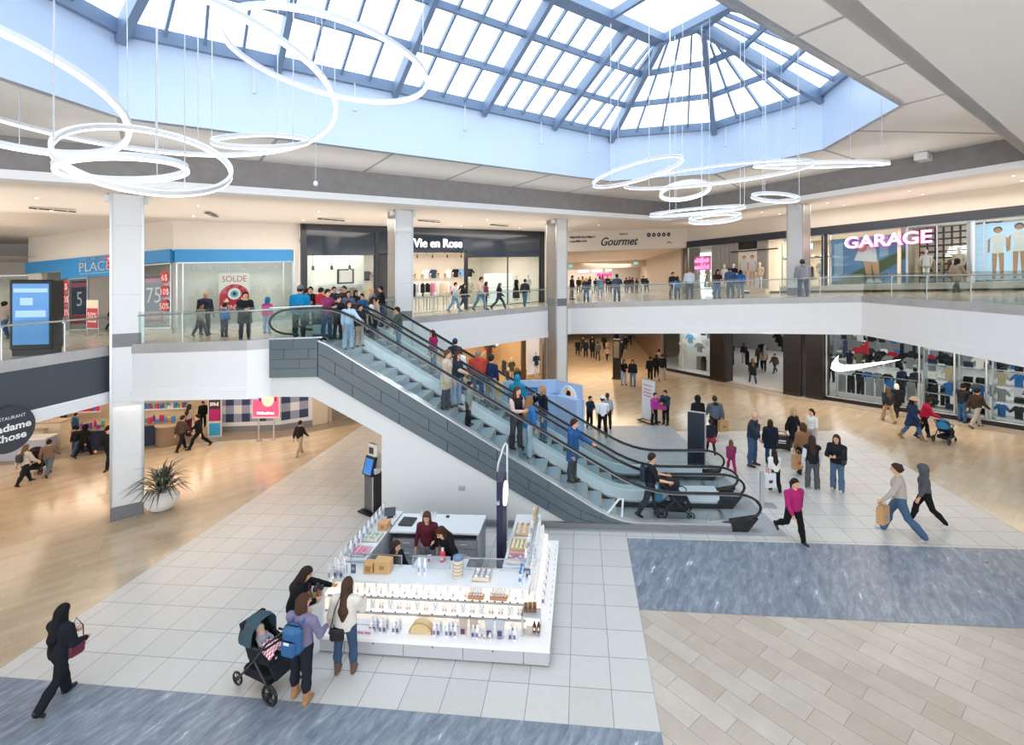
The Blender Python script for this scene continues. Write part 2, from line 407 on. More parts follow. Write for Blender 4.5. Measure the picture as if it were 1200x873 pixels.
for i in range(8): beam(mb, O3[i]+Vector((0, 0, .12)), O3[(i+1) % 8]+Vector((0, 0, .12)), .3, .34)
obj('ring_beam', mb, BEAM, sky, world=True)
mb = MB()
for i in range(6): beam(mb, I3[i], I3[(i+1) % 6], .24 if i not in (0, 3) else .5, .3)
obj('ridge_beam', mb, BEAM, sky, world=True)
def lerp(a, b, k): return a+(b-a)*k
def rafter(a, b, w=.16, h=.42, over=.35, name='rafter'):
    d = (b-a).normalized(); m_ = MB(); beam(m_, a-d*over*.4, b, w, h); obj(name, m_, BEAM, sky, world=True)
for i in range(8): rafter(O3[i], I3[LNK[i]], .2, .46, name='hip_rafter')
for side, (i, j) in enumerate(((0, 1), (4, 5))):
    a0, a1 = OC[i], OC[j]; b0, b1 = IN[LNK[i]], IN[LNK[j]]
    for k in range(1, 5):
        t = lerp(a0[0], a1[0], k/5); tr = max(.9, min(15.4, t)); pa = V3(T(t, a0[1]), ZK); pb = V3(T(tr, b0[1]), ZR); rafter(pa, pb)
    for k in range(20):         # glazing bars, three between two rafters
        if k % 4 == 0: continue
        t = lerp(a0[0], a1[0], k/20); tr = max(.9, min(15.4, t)); pa = V3(T(t, a0[1]), ZK); pb = V3(T(tr, b0[1]), ZR)
        m_ = MB(); beam(m_, pa, pb, .07, .14); obj('glazing_bar', m_, BEAM, sky, world=True)
for i in (1, 2, 3, 5, 6, 7):
    a, b = O3[i], O3[(i+1) % 8]; c, d = I3[LNK[i]], I3[LNK[(i+1) % 8]]
    for k in (1, 2, 3):
        m_ = MB(); beam(m_, lerp(a, b, k/4), lerp(c, d, k/4) if c != d else lerp(lerp(a, b, k/4), c, .82), .07, .14); obj('glazing_bar', m_, BEAM, sky, world=True)
for k in (.36, .68):
    ring = [lerp(O3[i], I3[LNK[i]], k) for i in range(8)]
    for i in range(8):
        m_ = MB(); beam(m_, ring[i], ring[(i+1) % 8], .12, .22); obj('purlin', m_, BEAM, sky, world=True)
mb = MB()       # flat top cross bars
for k in range(6):
    t = lerp(.9, 15.4, k/5); beam(mb, V3(T(t, 11.2), ZR), V3(T(t, 8.2), ZR), .14, .3)
obj('cross_bar', mb, BEAM, sky, world=True)
# small sprinkler drops along the well
mb0 = None
def small_copies(name, mbx, mats, spots, label, cat, group):
    first = None
    for (p, rz) in spots:
        if first is None: first = obj(name, mbx, mats); o = first
        else: o = first.copy(); COL.objects.link(o)
        o.location = p; o.rotation_euler = (0, 0, rz); tag(o, label, cat, group)
mb = MB(); mb.tube([(0, 0, .9), (0, 0, .06)], .018, 6); mb.lathe([(.03, 0), (.07, .02), (.07, .05), (.02, .07)], n=10)
small_copies('sprinkler_drop', mb, WPAN, [(V3(T(t, 14.86), ZK-1.15), 0) for t in (2.2, 5, 9.0, 12.6, 15.4)]+[(V3(T(20.1, n), ZK-1.2), 0) for n in (8.4, 11.2)],
             'small white sprinkler pipe hanging below the skylight edge beam', 'sprinkler', 'sprinkler pipes under the skylight')

# ================================================================ columns
def column(t, n, label, w=.8, z0=0):
    x, y = T(t, n); r = thing('column', label, 'column', (x, y, gz(x)), A_, 'white lacquered columns round the atrium')
    mb = MB(); h = w/2
    zs = [k for k in (.42, 1.95, 3.7, 5.45, 7.1, 9.3, 10.3) if k > z0]
    for a, b in zip(zs, zs[1:]): mb.bbox((0, 0, (a+b)/2), (w, w, b-a-.012), .012)
    mb.box((0, 0, (z0+.3+10.28)/2), (w-.03, w-.03, 9.98-z0)); obj('shaft', mb, WPAN, r)
    mb = MB()
    for sx in (-1, 1):
        for sy in (-1, 1): mb.box((sx*(h-.005), sy*(h-.005), (z0+.42+10.3)/2), (.06, .06, 9.88-z0))
    obj('corner_trim', mb, STEEL, r)
    mb = MB()
    for s in (-1, 1): mb.box((s*(h+.004), 0, (z0+.42+10.3)/2) if not z0 else (0, s*(h+.004), (z0+.42+10.3)/2), (.012, w-.1, 9.86-z0) if not z0 else (w-.1, .012, 9.86-z0))
    obj('flank_panel', mb, mat('taupe_panel', '#8f8881', .3, noise=.05), r)
    mb = MB()
    if not z0: mb.bbox((0, 0, .21), (w+.03, w+.03, .42), .01)
    mb.bbox((0, 0, Z2+.26), (w+.03, w+.03, .42), .01); obj('base', mb, STONE, r)
    for sx in (-1, 1):
        mb = MB(); mb.bbox((sx*(h+.09), -h*.6, ZC-.16), (.16, .22, .2), .02); mb.tube([(sx*(h+.09), -h*.6, ZC-.06), (sx*(h+.09), -h*.6, ZC)], .03); obj('spot_lamp', mb, WPAN, r)
    return r
column(-.7, 19.9, 'white lacquered column nearest on the left, standing beside the potted plant')
column(8.76, 20, 'white lacquered column behind the top of the escalators, left of the lingerie shop name')
column(18.2, 20.1, 'white lacquered column right of the escalators, before the food hall header')
column(27.6, 11.3, 'white lacquered column on the right gallery, left of the pink lit shop name', z0=Z2)

# ================================================================ glass railings
def railing(pts, label, group, posts=True, step=1.5):
    m = Vector(pts[len(pts)//2]); r = thing('glass_railing', label, 'railing', V3(m, Z2), 0, group)
    ins = run_off(pts, .1)
    mb = MB(); mb.tube([V3(p, 6.4) for p in ins], .026, 8); obj('top_rail', mb, STEEL, r, world=True)
    for a, b in zip(ins, ins[1:]):
        L = (Vector(b)-Vector(a)).length; k = max(1, round(L/step)); pl = Plane(a, b)
        if L < .3: continue
        for i in range(k):
            mb = MB(); pl.box(mb, L*i/k+.012, L*(i+1)/k-.012, 5.44, 6.52, -.008, .008); obj('glass_panel', mb, RAILGLASS, r, world=True)
            if posts and i:
                mb = MB(); mb.tube([pl.P(L*i/k, 5.44, .03), pl.P(L*i/k, 6.4, .03)], .016, 6); pl.box(mb, L*i/k-.03, L*i/k+.03, 6.34, 6.42, -.02, .05); obj('post', mb, STEEL, r, world=True)
G = 'glass railings round the gallery'
railing(INNER[0:2], 'glass railing with steel top rail along the left gallery edge', G)
railing(INNER[1:5], 'glass railing on the balcony left of the escalator top', G, step=2.3)
railing([INNER[5], INNER[6], INNER[7]], 'glass railing in front of the lingerie shop behind the escalators', G)
railing(INNER[7:10], 'glass railing before the food hall entrance at the far corner', G)
railing(INNER[9:13], 'glass railing along the right gallery below the pink lit shop name', G, step=2.0)

# ================================================================ escalators
def smin(a, b, k): h = max(0, min(1, .5+.5*(b-a)/k)); return b+(a-b)*h-k*h*(1-h)
def smax(a, b, k): return -smin(-a, -b, k)
def z_step(p): return max(0, min(Z2, .624-.6*p))
def z_rail(p): return smin(smax(2.03-.6*p, .97, .5), 6.4, .35)
def z_deck(p): return smin(smax(.80-.6*p, .2, .35), 5.52, .25)
PS = [-9.4+i*.2 for i in range(int((4.0+9.4)/.2)+1)]
PE = [-8.75+i*12.75/40 for i in range(41)]
def P3(p, q, z): return V3(Q(p, q), z)
def sheet(mb, ps, zlo, zhi, q0, q1, m=0):       # solid ribbon between two curves, q0..q1
    for a, b in zip(ps, ps[1:]):
        mb.hexa([P3(a, q0, zlo(a)), P3(b, q0, zlo(b)), P3(b, q1, zlo(b)), P3(a, q1, zlo(a)), P3(a, q0, zhi(a)), P3(b, q0, zhi(b)), P3(b, q1, zhi(b)), P3(a, q1, zhi(a))], m)
    return mb
STEPM = mat('step_grey', '#a9b6c0', .45, metal=.2, noise=.1, scale=20)
SKIRT = mat('skirt_dark', '#2b3036', .4, metal=.4)
BALG = glass('balustrade_glass', '#f3f8f8', refl=.5, base=.025)
def escalator(q0, q1, label):
    x, y = Q(-2, (q0+q1)/2); r = thing('escalator', label, 'escalator', (x, y, gz(x)), 0, 'pair of escalators')
    k = 0; p = -8.2
    while p < 1.1:       # steps, each a block with a ribbed tread
        zt = z_step(p)+.0
        mb = MB(); pq = [(p, q0+.16), (p+.40, q0+.16), (p+.40, q1-.16), (p, q1-.16)]
        mb.prism([Q(*c) for c in pq], zt-.24, zt, 0)
        mb.prism([Q(p+.37, q0+.17), Q(p+.402, q0+.17), Q(p+.402, q1-.17), Q(p+.37, q1-.17)], zt, zt+.006, 1)
        obj('step', mb, [STEPM, mat('step_edge', '#c9b27a', .5)], r, world=True); p += .4
    for (a, b, nm) in ((-9.4, -8.2, Z2), (1.2, 4.0, .02)):
        mb = MB(); mb.prism([Q(a, q0+.16), Q(b, q0+.16), Q(b, q1-.16), Q(a, q1-.16)], nm-.06, nm+.01)
        for i in range(14): qq = q0+.22+i*(q1-q0-.44)/13; mb.prism([Q(a+.1, qq), Q(b-.1, qq), Q(b-.1, qq+.02), Q(a+.1, qq+.02)], nm+.01, nm+.016)
        obj('comb_plate', mb, STEEL, r, world=True)
    for qa, s in ((q0, 1), (q1, -1)):
        mb = MB(); ps = PE
        sheet(mb, ps, lambda p: z_deck(p)+.03, lambda p: z_rail(p)-.03, qa-.006, qa+.006)
        # rounded glass ends
        for pe, d, zr in ((4.0, 1, .97), (-8.75, -1, 6.4)):
            zc = zr-.36; c = [P3(pe, qa, zr-.03)]+[P3(pe+d*.36*math.cos(R(90-i*15))*1.9, qa, zc+.33*math.sin(R(90-i*15))) for i in range(13)]
            mb.add(c, [tuple(range(len(c)))])
        obj('balustrade_glass', mb, BALG, r, world=True)
        pts = [P3(p, qa, z_rail(p)) for p in ps]
        for pe, d, zr in ((4.0, 1, .97), (-8.75, -1, 6.4)):
            c = [P3(pe+d*.38*math.cos(R(90-i*15))*1.9, qa, zr-.38+.38*math.sin(R(90-i*15))) for i in range(1, 13)]
            c.append(P3(pe-d*.25, qa, zr-.8))
            pts = pts+c if d == 1 else list(reversed(c))+pts
        mb = MB(); mb.tube(pts, .036, 8); obj('handrail', mb, RUBBER, r, world=True, smooth=True)
        mb = MB(); mb.tube([v-Vector((0, 0, .05)) for v in pts[12:-12]], .022, 6); obj('handrail_track', mb, STEEL, r, world=True)
        mb = MB(); sheet(mb, ps, lambda p: z_deck(p)-.05, z_deck, qa-.11, qa+.13); obj('deck_cover', mb, CHROME, r, world=True)
        mb = MB(); sheet(mb, ps, lambda p: z_step(p)-.25 if p < 1 else -.0, lambda p: z_deck(p)-.05, qa+s*.12-.01, qa+s*.12+.01); obj('skirt_panel', mb, SKIRT, r, world=True)
        if s < 0: mb = MB(); sheet(mb, ps, lambda p: z_deck(p)-.04, lambda p: z_deck(p)+.28, qa-.1, qa-.03); obj('inner_deck', mb, mat('inner_deck', '#e6edf5', .35), r, world=True)
        mb = MB(); mb.hexa([P3(3.95, qa-.13, 0), P3(4.35, qa-.13, 0), P3(4.35, qa+.13, 0), P3(3.95, qa+.13, 0), P3(3.95, qa-.13, .24), P3(4.62, qa-.13, .36), P3(4.62, qa+.13, .36), P3(3.95, qa+.13, .24)])
        obj('newel_skirt', mb, RUBBER, r, world=True)
    mb = MB()
    for a, b in zip(PS, PS[1:]):
        lo = lambda p: max(.0, .62-.6*p-1.2) if p > -7.9 else 4.4
        hi = lambda p: max(.0, z_step(p)-.26)
        if hi(a) > .02: mb.hexa([P3(a, q0, lo(a)), P3(b, q0, min(lo(b), hi(b))), P3(b, q1, min(lo(b), hi(b))), P3(a, q1, lo(a)), P3(a, q0, hi(a)), P3(b, q0, hi(b)), P3(b, q1, hi(b)), P3(a, q1, hi(a))])
    obj('truss', mb, SKIRT, r, world=True)
    return r
gp = Plane(Q(-9.42, 13.42), Q(-7.7, 13.42)); r = thing('glass_guard', 'clear glass guard panel beside the escalator head above the dark cladding', 'railing', V3(Q(-8.55, 13.42), 5.52))
mb = MB(); gp.box(mb, 0, .98, 5.52, 6.46, -.006, .006); obj('glass_panel', mb, RAILGLASS, r, world=True); mb = MB(); gp.box(mb, 1.0, gp.L, 5.52, 6.46, -.006, .006); obj('glass_panel', mb, RAILGLASS, r, world=True)
mb = MB(); gp.box(mb, 0, gp.L, 6.46, 6.485, -.012, .012); gp.box(mb, 0, gp.L, 5.5, 5.54, -.02, .02); obj('edge_trim', mb, CHROME, r, world=True)
E1 = (13.48, 14.76); E2 = (15.34, 16.75)
escalator(*E1, 'nearer escalator, the one carrying the man with a pushchair near its foot')
escalator(*E2, 'farther escalator of the pair, carrying the person in the orange red jacket')
# bright metal between the two escalators
mb = MB(); sheet(mb, PS, lambda p: z_deck(p)-.4, lambda p: z_deck(p)+.22, 14.86, 15.24); tag(obj('centre_cover', mb, mat('inner_deck', '#e6edf5', .35), world=True), 'long bright metal cover between the two escalators', 'cover')
# cladding and white body under them
def pz_prism(mb, pz, q0, q1, m=0):
    n = len(pz); ar = sum(pz[i][0]*pz[(i+1) % n][1]-pz[(i+1) % n][0]*pz[i][1] for i in range(n))
    if ar < 0: pz = pz[::-1]
    o = len(mb.v); mb.add([P3(p, q0, z) for p, z in pz]+[P3(p, q1, z) for p, z in pz], [], m)
    mb.f.append(tuple(o+i for i in range(n))); mb.m.append(m); mb.f.append(tuple(o+n+i for i in reversed(range(n)))); mb.m.append(m)
    for i in range(n): j = (i+1) % n; mb.f.append((o+j, o+i, o+n+i, o+n+j)); mb.m.append(m)
    return mb
# staggered cladding panels with open joints
mb = MB()
UP = lambda p: z_deck(p)-.05
LO = lambda p: max(.0, 4.36-.562*(p+7.85)) if p > -7.85 else 4.34
bays = [-9.4]
NB = 0
rows = 3
for rI in range(rows):
    x = -7.75-.12*rI+(.0 if rI % 2 == 0 else -.5); first = True; W = 1.45
    cuts = [-7.8]+[(-7.8+(.55 if rI % 2 else 1.1))+i*W for i in range(9)]
    cuts = [c for c in cuts if c < 3.9]+[3.95]
    for a, b in zip(cuts, cuts[1:]):
        n = max(2, int((b-a)/.25)); xs = [a+.008+(b-a-.016)*i/n for i in range(n+1)]
        lo = [lerp(LO(p), UP(p), rI/rows)+(.008 if rI else 0) for p in xs]; hi = [lerp(LO(p), UP(p), (rI+1)/rows)-.006 for p in xs]
        pz_prism(mb, list(zip(xs, lo))+list(zip(reversed(xs), reversed(hi))), 13.34, 13.4)
for (a, b, z0, z1) in ((-9.39, -8.6, 5.2, 5.5), (-8.6, -7.81, 5.2, 5.5), (-9.39, -8.9, 4.9, 5.19), (-8.9, -8.1, 4.9, 5.19), (-8.1, -7.81, 4.9, 5.19), (-9.39, -8.4, 4.62, 4.89), (-8.4, -7.81, 4.62, 4.89), (-9.39, -7.81, 4.34, 4.61)):
    pz_prism(mb, [(a, z0), (b-.012, z0), (b-.012, z1), (a, z1)], 13.34, 13.4)
struct(obj('wall_inner', mb, CLAD, world=True))
mb = MB(); pz_prism(mb, [(-9.39, 4.34), (-9.39, 5.48), (-7.75, 5.48)]+[(p, UP(p)-.02) for p in PS if -7.7 < p < 3.9]+[(3.9, .02), (-.1, .02), (-7.85, 4.34)], 13.4, 13.44)
struct(obj('wall_inner', mb, BLACK, world=True))
mb = MB(); pz_prism(mb, [(-9.39, 4.34), (-7.85, 4.36), (-.32, .14), (-.1, 0), (-5.82, 0), (-5.82, 2.57), (-8.04, 3.73), (-9.39, 3.75)], 13.41, 16.85)
struct(obj('wall_inner', mb, mat('escalator_body_white', '#d9dcdd', .6, noise=.02, scale=1), world=True))
mb = MB(); pz_prism(mb, [(-5.8, 0), (3.95, 0), (3.95, .16), (-5.8, .16)], 13.3, 13.4); struct(obj('baseboard_inner', mb, STONE, world=True))
mb = MB(); pz_prism(mb, [(-3.48, .98), (-3.3, .98), (-3.3, 1.12), (-3.48, 1.12)], 13.385, 13.41); pz_prism(mb, [(-3.45, 1.01), (-3.33, 1.01), (-3.33, 1.09), (-3.45, 1.09)], 13.375, 13.39)
tag(obj('wall_socket', mb, CHROME, world=True), 'small grey socket plate on the white wall under the escalator', 'socket')

# ================================================================ light
w = bpy.data.worlds.new('sky'); SC.world = w; w.use_nodes = True; nt = w.node_tree
bg = nt.nodes['Background']; bg.inputs['Strength'].default_value = 3.2
tc = nt.nodes.new('ShaderNodeTexCoord'); sx = nt.nodes.new('ShaderNodeSeparateXYZ'); rp = nt.nodes.new('ShaderNodeValToRGB')
rp.color_ramp.elements[0].position = .0; rp.color_ramp.elements[0].color = (.95, .98, 1, 1); rp.color_ramp.elements[1].position = .9; rp.color_ramp.elements[1].color = (.78, .90, 1, 1)
nt.links.new(tc.outputs['Generated'], sx.inputs[0]); nt.links.new(sx.outputs['Z'], rp.inputs['Fac']); nt.links.new(rp.outputs['Color'], bg.inputs['Color'])
def area(xy, z, sx, sy, power, col='#fff7ec', rz=A_, rot=None):
    l = bpy.data.lights.new('ceiling_fill_light', 'AREA'); l.shape = 'RECTANGLE'; l.size = sx; l.size_y = sy; l.energy = power; l.color = lin(col)[:3]
    o = bpy.data.objects.new('ceiling_fill_light', l); COL.objects.link(o); o.location = V3(xy, z); o.rotation_euler = rot or (0, 0, rz)
    return o
# added unseen uplights without fittings, brightening the soffit and the gallery ceiling
for (t_, n_, a, b, pw) in ((8, 16.7, 20, 1.6, 42), (23.2, 9.7, 3, 10, 34), (9, 3.4, 22, 1.2, 34), (-6.5, 10, 3, 10, 24)): area(T(t_, n_), 10.55, a, b, pw, '#f6f4f2', rot=(PI, 0, A_))
for (t_, n_, a, b, pw) in ((8, 22, 26, 5, 170), (29.5, 8, 3.5, 22, 90), (-8, 25, 8, 8, 60)): area(T(t_, n_), 9.5, a, b, pw, '#fff4e8', rot=(PI, 0, A_))
SC.view_settings.view_transform = 'Standard'; SC.view_settings.look = 'None'; SC.view_settings.exposure = 0
SC.cycles.transparent_max_bounces = 24; SC.cycles.max_bounces = 8; SC.cycles.sample_clamp_indirect = 6
# ================================================================ merchandise
def shirt_mesh(c, w=.46, h=.66, th=.07, sl=.5):
    m = MB(); a = w/2
    out = [(-a*.82, 0), (a*.82, 0), (a*.86, h*.62), (a+.16*sl*2, h*.42), (a+.22*sl*2, h*.56), (a*.95, h*.95), (a*.35, h), (0, h*.93), (-a*.35, h), (-a*.95, h*.95), (-a-.22*sl*2, h*.56), (-a-.16*sl*2, h*.42), (-a*.86, h*.62)]
    n = len(out); o = [(x, -th/2*(1 if 0 < z < h*.9 else .6), z) for x, z in out]+[(x, th/2, z) for x, z in out]
    m.add(o, [tuple(range(n)), tuple(range(2*n-1, n-1, -1))]+[((i+1) % n, i, n+i, n+(i+1) % n) for i in range(n)])
    return mesh_of('shirt', m, fabric(c))
def hang_mesh(c, w=.09, d=.46, h=.85):      # garment seen edge-on on a hanger
    m = MB(); m.bbox((0, 0, h/2), (w, d, h), .03); m.bbox((0, 0, h+.02), (w*.6, d*.5, .06), .02); m.tube([(0, 0, h+.04), (0, 0, h+.1), (0, .02, h+.13)], .006, 5)
    return mesh_of('hanging_garment', m, fabric(c))
def pants_mesh(c, h=.95):
    m = MB(); m.bbox((0, 0, h-.09), (.36, .09, .18), .03)
    for s in (-1, 1): m.hexa([(s*.1-.075, -.04, 0), (s*.1+.075, -.04, 0), (s*.1+.075, .04, 0), (s*.1-.075, .04, 0), (s*.09-.09, -.05, h-.16), (s*.09+.09, -.05, h-.16), (s*.09+.09, .05, h-.16), (s*.09-.09, .05, h-.16)])
    return mesh_of('trousers', m, fabric(c))
def stack_mesh(c):
    m = MB()
    for i in range(4): m.bbox((random.uniform(-.01, .01), 0, .03+i*.055), (.3, .24, .05), .02)
    return mesh_of('folded_stack', m, fabric(c))
_me = {}
def goods(kind, c):
    k = (kind, c)
    if k not in _me: _me[k] = {'shirt': shirt_mesh, 'hanging_garment': hang_mesh, 'trousers': pants_mesh, 'folded_stack': stack_mesh}[kind](c)
    return _me[k]
CN = {'#22252b': 'black', '#8f9399': 'grey', '#e9eaec': 'white', '#2f6fb4': 'blue', '#c62a36': 'red', '#b9aa95': 'beige', '#33415c': 'navy', '#d98aa5': 'pink', '#6e6e52': 'olive', '#7fb6dd': 'pale blue', '#6b4a36': 'brown', '#d8c9ae': 'cream', '#c2185b': 'magenta', '#3aa0a8': 'teal'}
def place(kind, c, loc, rz, where, group):
    o = bpy.data.objects.new(kind, goods(kind, c)); COL.objects.link(o); o.location = loc; o.rotation_euler = (0, 0, rz)
    nm = {'shirt': 'top displayed flat', 'hanging_garment': 'garment hanging sideways', 'trousers': 'trousers hanging', 'folded_stack': 'stack of folded clothes'}[kind]
    return tag(o, f'{CN[c]} {nm} {where}', 'clothes', group)
def rack(pl, k0, k1, z, d, label, z0=0):      # floor-standing rail parallel to a plane
    r = thing('clothes_rail', label, 'clothes rail', pl.P((k0+k1)/2, z0, d), pl.rz, 'clothes rails in the shops')
    L = k1-k0; mb = MB(); mb.tube([(-L/2, 0, z-z0), (L/2, 0, z-z0)], .018, 6); obj('rail', mb, CHROME, r)
    for s in (-1, 1):
        mb = MB(); mb.tube([(s*(L/2-.05), 0, 0), (s*(L/2-.05), 0, z-z0)], .018, 6); mb.box((s*(L/2-.05), 0, .02), (.05, .5, .03)); obj('leg', mb, CHROME, r)
    return r

# lettering too small to read in the photograph: a run of uneven strokes
def strokes(w, h, seed=1):
    rn = random.Random(seed); x = 0; out = []
    while x < w-.2*h:
        a = h*rn.uniform(.18, .5); k = rn.choice((.62, .8, 1)); out.append((x, min(w, x+a), 0 if rn.random() < .8 else -.15*h, h*k)); x += a+h*rn.uniform(.08, .22)
    return out
def strokes_on(pl, mb, k, z, w, h, d, th=.008, seed=1):
    for a, b, c, e in strokes(w, h, seed): pl.box(mb, k+a, k+b, z+c, z+e, d-.002, d+th)
def strokes_local(mb, x, z, w, h, y, seed=1):
    for a, b, c, e in strokes(w, h, seed): mb.add([(x+a, y, z+c), (x+b, y, z+c), (x+b, y, z+e), (x+a, y, z+e)], [(0, 1, 2, 3)])
# ================================================================ shop shells
def room(pl, depth, z0, z1, col, side_l=True, side_r=True, ceil='#e9e4dc', k0=0, k1=None, light=None, lcol='#fff4e6', floor=None):
    k1 = pl.L if k1 is None else k1; wm = plain(col, .7)
    mb = MB(); pl.box(mb, k0, k1, z0, z1, -depth-.15, -depth); struct(obj('wall_back', mb, wm, world=True))
    if side_l: mb = MB(); pl.box(mb, k0-.1, k0+.05, z0, z1, -depth, -.12); struct(obj('wall_left', mb, wm, world=True))
    if side_r: mb = MB(); pl.box(mb, k1-.05, k1+.1, z0, z1, -depth, -.12); struct(obj('wall_right', mb, wm, world=True))
    if ceil: mb = MB(); mb.flat([pl.xy(k0, -.1), pl.xy(k1, -.1), pl.xy(k1, -depth), pl.xy(k0, -depth)], z1, up=False); struct(obj('ceiling', mb, plain(ceil, .8)))
    if floor: mb = MB(); mb.flat([pl.xy(k0, -.02), pl.xy(k1, -.02), pl.xy(k1, -depth), pl.xy(k0, -depth)], z0+.012); struct(obj('floor', mb, plain(floor, .25)))
    if light: area(pl.xy((k0+k1)/2, -depth*.45), z1-.12, (k1-k0)*.85, depth*.7, light, lcol, rz=pl.rz)
def band(pl, k0, k1, z0, z1, name, m, d0=-.12, d1=.0):
    mb = MB(); pl.box(mb, k0, k1, z0, z1, d0, d1); return struct(obj(name, mb, m, world=True))
WN = [1]
def shop_window(pl, k0, k1, z0, z1, bars=(), m=None, d=0, fr=.05, glassm=None):
    WN[0] += 1; r = structE('window_%d' % WN[0], pl.P((k0+k1)/2, z0, d))
    mb = MB(); pl.box(mb, k0, k1, z0, z1, d-.012, d+.0); obj('glass_pane', mb, glassm or SHOPGLASS, r, world=True)
    mb = MB()
    for a, b, c, e in ((k0, k1, z0, z0+fr), (k0, k1, z1-fr, z1), (k0, k0+fr, z0, z1), (k1-fr, k1, z0, z1)): pl.box(mb, a, b, c, e, d-.05, d+.03)
    for k in bars: pl.box(mb, k-fr/2, k+fr/2, z0, z1, d-.05, d+.03)
    obj('window_frame', mb, m or STEEL, r, world=True); return r
def sign(pl, label, cat, parts, name='shop_sign', group=None):
    """parts: (part_name, MB, material); built on the plane, in world coordinates"""
    P = np.array(parts[0][1].v); c = Vector(P.mean(0)); c.z = P[:, 2].min()
    r = thing(name, label, cat, c, 0, group)
    for nm, mb, m in parts: obj(nm, mb, m, r, world=True)
    return r
def mannequin(loc, rz, label, dress, kind='dress'):
    r = thing('mannequin', label, 'mannequin', loc, rz, 'shop window mannequins')
    sk = plain('#efe9df', .4); mb = MB()
    mb.ball((0, 0, 1.62), (.085, .1, .12)); mb.tube([(0, 0, 1.4), (0, 0, 1.54)], .045, 8)
    mb.lathe([(.13, .8), (.15, .92), (.11, 1.08), (.14, 1.25), (.17, 1.36), (.09, 1.43), (.04, 1.46)], n=14, sx=1.1, sy=.7)
    for s in (-1, 1):
        mb.tube([(s*.17, 0, 1.37), (s*.24, .02, 1.1), (s*.22, .1, .85)], [.05, .04, .025], 8); mb.tube([(s*.08, 0, .85), (s*.09, .02, .47), (s*.1, 0, .06)], [.08, .055, .035], 8); mb.box((s*.1, .05, .03), (.08, .22, .05))
    obj('figure', mb, sk, r, smooth=True)
    mb = MB()
    if kind == 'dress': mb.lathe([(.27, .15), (.22, .6), (.17, .9), (.13, 1.08), (.165, 1.25), (.18, 1.36), (.1, 1.42)], n=16, sx=1.1, sy=.75)
    else:
        mb.lathe([(.18, .8), (.16, .95), (.135, 1.08), (.16, 1.25), (.185, 1.36), (.09, 1.44)], n=16, sx=1.12, sy=.78)
        for s in (-1, 1): mb.tube([(s*.18, 0, 1.38), (s*.25, .02, 1.1)], [.07, .06], 8)
    obj('dress' if kind == 'dress' else 'top', mb, fabric(dress), r, smooth=True)
    mb = MB(); mb.lathe([(.24, 0), (.24, .02), (.02, .03)], n=16); obj('base', mb, STEEL, r)
    return r

# ---------------------------------------------------------------- upper left: children's clothes shop
PF = Plane(T(-5.1, 33.9), T(.65, 25.5)); PP = Plane(T(.65, 25.5), T(5.8, 25.45))
BLUE = mat('shop_blue', '#2b86c4', .45, noise=.04)
CREAM = plain('#dcd5cb', .7)
band(PF, 0, PF.L, 9.0, ZC, 'wall_front', CREAM); band(PP, 0, PP.L, 9.0, ZC, 'wall_front', CREAM)
mb = MB(); PF.box(mb, 0, PF.L-.05, 8.5, 9.05, -.1, .12); PF.box(mb, 2.8, 6.6, 8.1, 9.05, -.08, .13)
band(PF, 0, .9, Z2, 8.5, 'wall_front', CREAM)
L = PF.L
tx = MB(); PF.text(tx, 'PLACE', L-5.95, 8.36, .62, .15, ext=.02, width=2.2)
t2 = MB(); PF.text(t2, "THE CHILDREN'S", L-5.95, 8.84, .2, .15, ext=.01, width=2.2); PF.box(t2, L-5.95, L-3.8, 8.24, 8.28, .13, .15)
rd = MB(); PF.box(rd, L-4.05, L-3.3, 8.42, 9.0, .14, .17)
rt = MB(); strokes_on(PF, rt, L-3.95, 8.83, .55, .1, .172); PF.disc(rt, L-3.68, 8.62, .13, .174)
sign(PF, 'blue shop fascia with PLACE in grey letters left of the white column', 'shop sign', [('board', mb, BLUE), ('lettering', tx, plain('#a9b4bd', .4)), ('lettering', t2, plain('#8fa9bd', .4)), ('red_panel', rd, plain('#cf2f3c')), ('lettering', rt, plain('#f4f4f4'))])
mb = MB(); PP.box(mb, .05, 4.8, 8.47, 9.03, -.05, .12); sign(PP, 'plain blue fascia band over the wide cream shop window', 'shop sign', [('board', mb, BLUE)])
mb = MB(); PP.box(mb, 4.85, 4.92, Z2, 9.03, -.05, .1); struct(obj('trim_1', mb, STEEL, world=True))
band(PP, 4.95, PP.L, Z2, 9.0, 'wall_front', CREAM)
shop_window(PP, .1, 4.85, 5.65, 8.47, (.35, 4.4)); band(PP, .1, 4.85, Z2, 5.65, 'baseboard_front', plain('#b9bcc0'))
shop_window(PF, L-3.4, L-.1, 5.6, 8.47, (L-1.9,)); shop_window(PF, L-7.0, L-5.6, 5.6, 8.1); shop_window(PF, 1.4, L-7.1, 5.6, 8.5)
band(PF, L-3.4, L-.1, Z2, 5.6, 'baseboard_front', plain('#c9c4bb')); band(PF, 1.4, L-7.0, Z2, 5.6, 'baseboard_front', plain('#c9c4bb'))
room(PP, .9, Z2, 9.2, '#ece8e0', side_r=True, side_l=False, light=14)
room(PF, 4.5, Z2, 9.2, '#d9d6d2', side_r=False, light=150)
